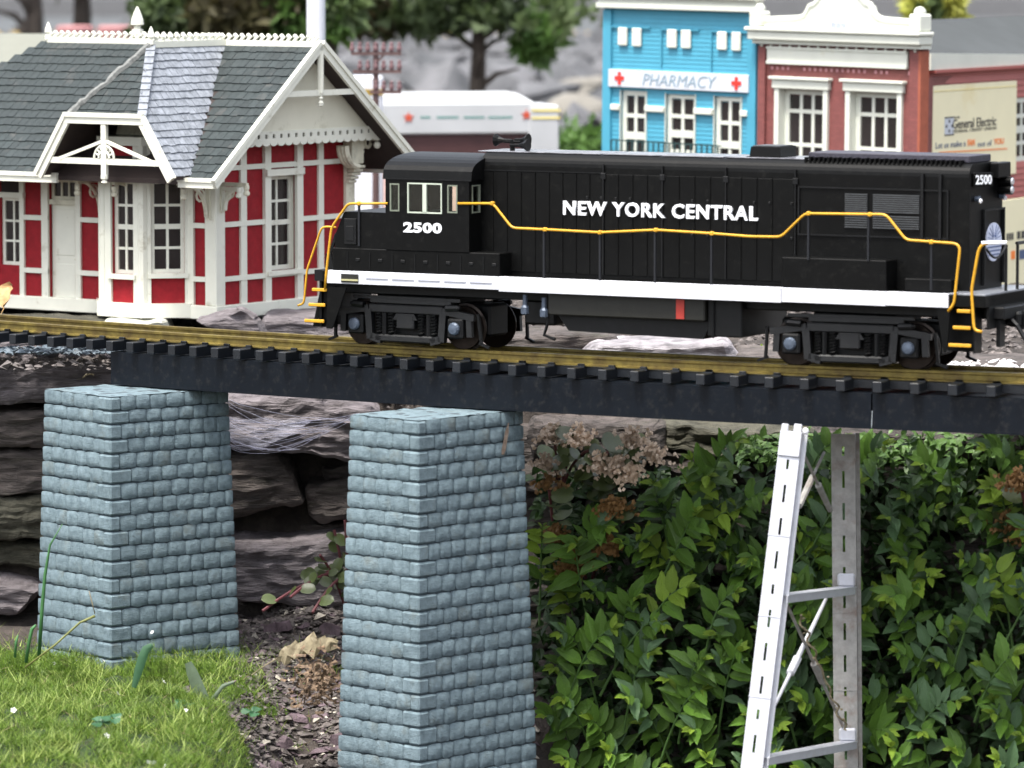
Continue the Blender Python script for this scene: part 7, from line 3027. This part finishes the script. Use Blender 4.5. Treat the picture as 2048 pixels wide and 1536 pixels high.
# dead leaf and brown litter between the piers
q_ = at_y(556, 1316, 4.02)
q1_ = at_y(672, 1288, 4.0)
dl = thing('dead_leaf', 'crumpled pale tan dead leaf with a long stalk between the piers', 'leaf', loc=q_)
b = MB()
n_, m_n = 12, 6
E = q1_ - q_
vs, fs = [], []
for i in range(n_ + 1):
    t_ = i / n_
    c_ = E * t_ + Vector((0, 0, .004 * math.sin(t_ * 3)))
    ww = .014 * math.sin(math.pi * min(1, t_ * .96 + .04)) ** .6 * (1 + .3 * math.sin(t_ * 14))
    for j in range(m_n + 1):
        u_ = j / m_n * 2 - 1
        vs.append((c_.x + .002 * math.sin(j * 2.3 + i), c_.y - u_ * ww * .55, c_.z - u_ * ww * .35 + .0045 * math.sin(i * 2.1 + j * 2.6)))
for i in range(n_):
    for j in range(m_n):
        a_ = i * (m_n + 1) + j
        fs.append((a_, a_ + 1, a_ + m_n + 2, a_ + m_n + 1))
b.add(vs, fs)
b.build('blade', DRY, dl, recalc=False)
s0_ = at_y(503, 1350, 4.02) - q_
MB().tube([(s0_.x, s0_.y, s0_.z), (s0_.x * .5, s0_.y * .5 - .001, s0_.z * .5 + .001), (0, 0, 0)], [.0004, .0006, .0008], 5).build('stalk', DRY, dl)
rl = random.Random(17)
b = MB()
for _ in range(420):
    px, py = rl.gauss(632, 24), rl.gauss(1365, 26)
    p_ = at_y(px, py, 4.0 + rl.uniform(-.02, .02))
    d_ = Vector((rl.gauss(0, 1), rl.gauss(0, .6), rl.gauss(0, .5))).normalized()
    e_ = d_.orthogonal().normalized()
    l_, w_ = rl.uniform(.002, .009), rl.uniform(.0003, .0018)
    n0 = len(b.v)
    b.v.extend([tuple(p_ - e_ * w_), tuple(p_ + e_ * w_), tuple(p_ + d_ * l_ + e_ * w_ * .6 + Vector((0, 0, .001))), tuple(p_ + d_ * l_ - e_ * w_ * .4)])
    b.f.append((n0, n0 + 1, n0 + 2, n0 + 3))
o_ = b.build('brown_litter', DRYB, None, label='heap of shredded dry brown leaves beside the right pier', recalc=False, kind='stuff')

_rs = random.Random(4)
b = MB()
pts = []
for i in range(8):
    q_ = fr2.loc(1017 - i * 1.6, 846 + i * 9, 1, -.0027)
    pts.append(q_)
vs, fs = [], []
for i, q_ in enumerate(pts):
    w_ = (.0030 * math.sin(math.pi * (i + .7) / 9)) * _rs.uniform(.7, 1.2)
    vs += [(q_.x - w_, q_.y - .0004 * 0, q_.z), (q_.x + w_, q_.y, q_.z)]
for i in range(7):
    fs.append((2 * i, 2 * i + 1, 2 * i + 3, 2 * i + 2))
b.add(vs, fs)
b.build('rust_stain', mat("rust_run", (.20, .13, .09), .9, var=.3, vs=400, col2=(.27, .22, .18)), bpy.data.objects['stone_pier.001'], recalc=False)
cw = MB()
w0, w1 = [(446, 800), (446, 838), (447, 868), (452, 888)], [(760, 832), (745, 846), (700, 868), (640, 905)]
rc = random.Random(8)
for i in range(18):
    a_, c_ = rc.choice(w0), rc.choice(w1)
    p0_, p1_ = at_y(a_[0], a_[1] + rc.uniform(-8, 8), 4.27), at_y(c_[0] - 40, c_[1] - 6, 4.265)
    sag = rc.uniform(.004, .016)
    cw.tube([p0_.lerp(p1_, t) + Vector((0, 0, -sag * math.sin(math.pi * t ** (.6 + .5 * rc.random())))) for t in [k / 8 for k in range(9)]], .00016, 3)
cw.build('cobweb', mat("cobweb_silk", (.55, .56, .68), .5, var=.2, trans=.4), None, label='fine cobweb slung over the pale slab between the piers', cat='cobweb')

wm = bpy.data.materials.new("cobweb_sheet")
wm.use_nodes = True
_N, _L = wm.node_tree.nodes, wm.node_tree.links
_t = _N.new("ShaderNodeBsdfTransparent")
_m = _N.new("ShaderNodeMixShader")
_n = _N.new("ShaderNodeTexNoise")
_tc = _N.new("ShaderNodeTexCoord")
_mp = _N.new("ShaderNodeMapping")
_mp.inputs["Scale"].default_value = (20, 20, 160)
_L.new(_tc.outputs["Object"], _mp.inputs["Vector"])
_L.new(_mp.outputs[0], _n.inputs["Vector"])
_n.inputs["Detail"].default_value = 6
_mr = _N.new("ShaderNodeMapRange")
_mr.inputs["From Min"].default_value = .35
_mr.inputs["From Max"].default_value = .75
_mr.inputs["To Min"].default_value = .04
_mr.inputs["To Max"].default_value = .5
_L.new(_n.outputs["Fac"], _mr.inputs["Value"])
_N["Principled BSDF"].inputs["Base Color"].default_value = (.42, .42, .52, 1)
_L.new(_mr.outputs[0], _m.inputs[0])
_L.new(_t.outputs[0], _m.inputs[1])
_L.new(_N["Principled BSDF"].outputs[0], _m.inputs[2])
_L.new(_m.outputs[0], _N["Material Output"].inputs[0])
cwo = bpy.data.objects['cobweb']
vs, fs = [], []
for i in range(15):
    t = i / 14
    a_ = at_y(443 + 255 * t, 835 + 5 * t, 4.272)
    c_ = at_y(443 + 255 * t, 862 + 50 * math.sin(math.pi * min(1, t * 1.35) ** .8) * (1 - t * .5) - 30 * t, 4.262)
    for j in range(5):
        p_ = a_.lerp(c_, j / 4)
        vs.append((p_.x, p_.y, p_.z + .001 * math.sin(i * 1.7 + j)))
for i in range(14):
    for j in range(4):
        q = i * 5 + j
        fs.append((q, q + 1, q + 6, q + 5))
b = MB()
b.add(vs, fs)
b.build('web_sheet', wm, cwo, smooth=True, recalc=False)
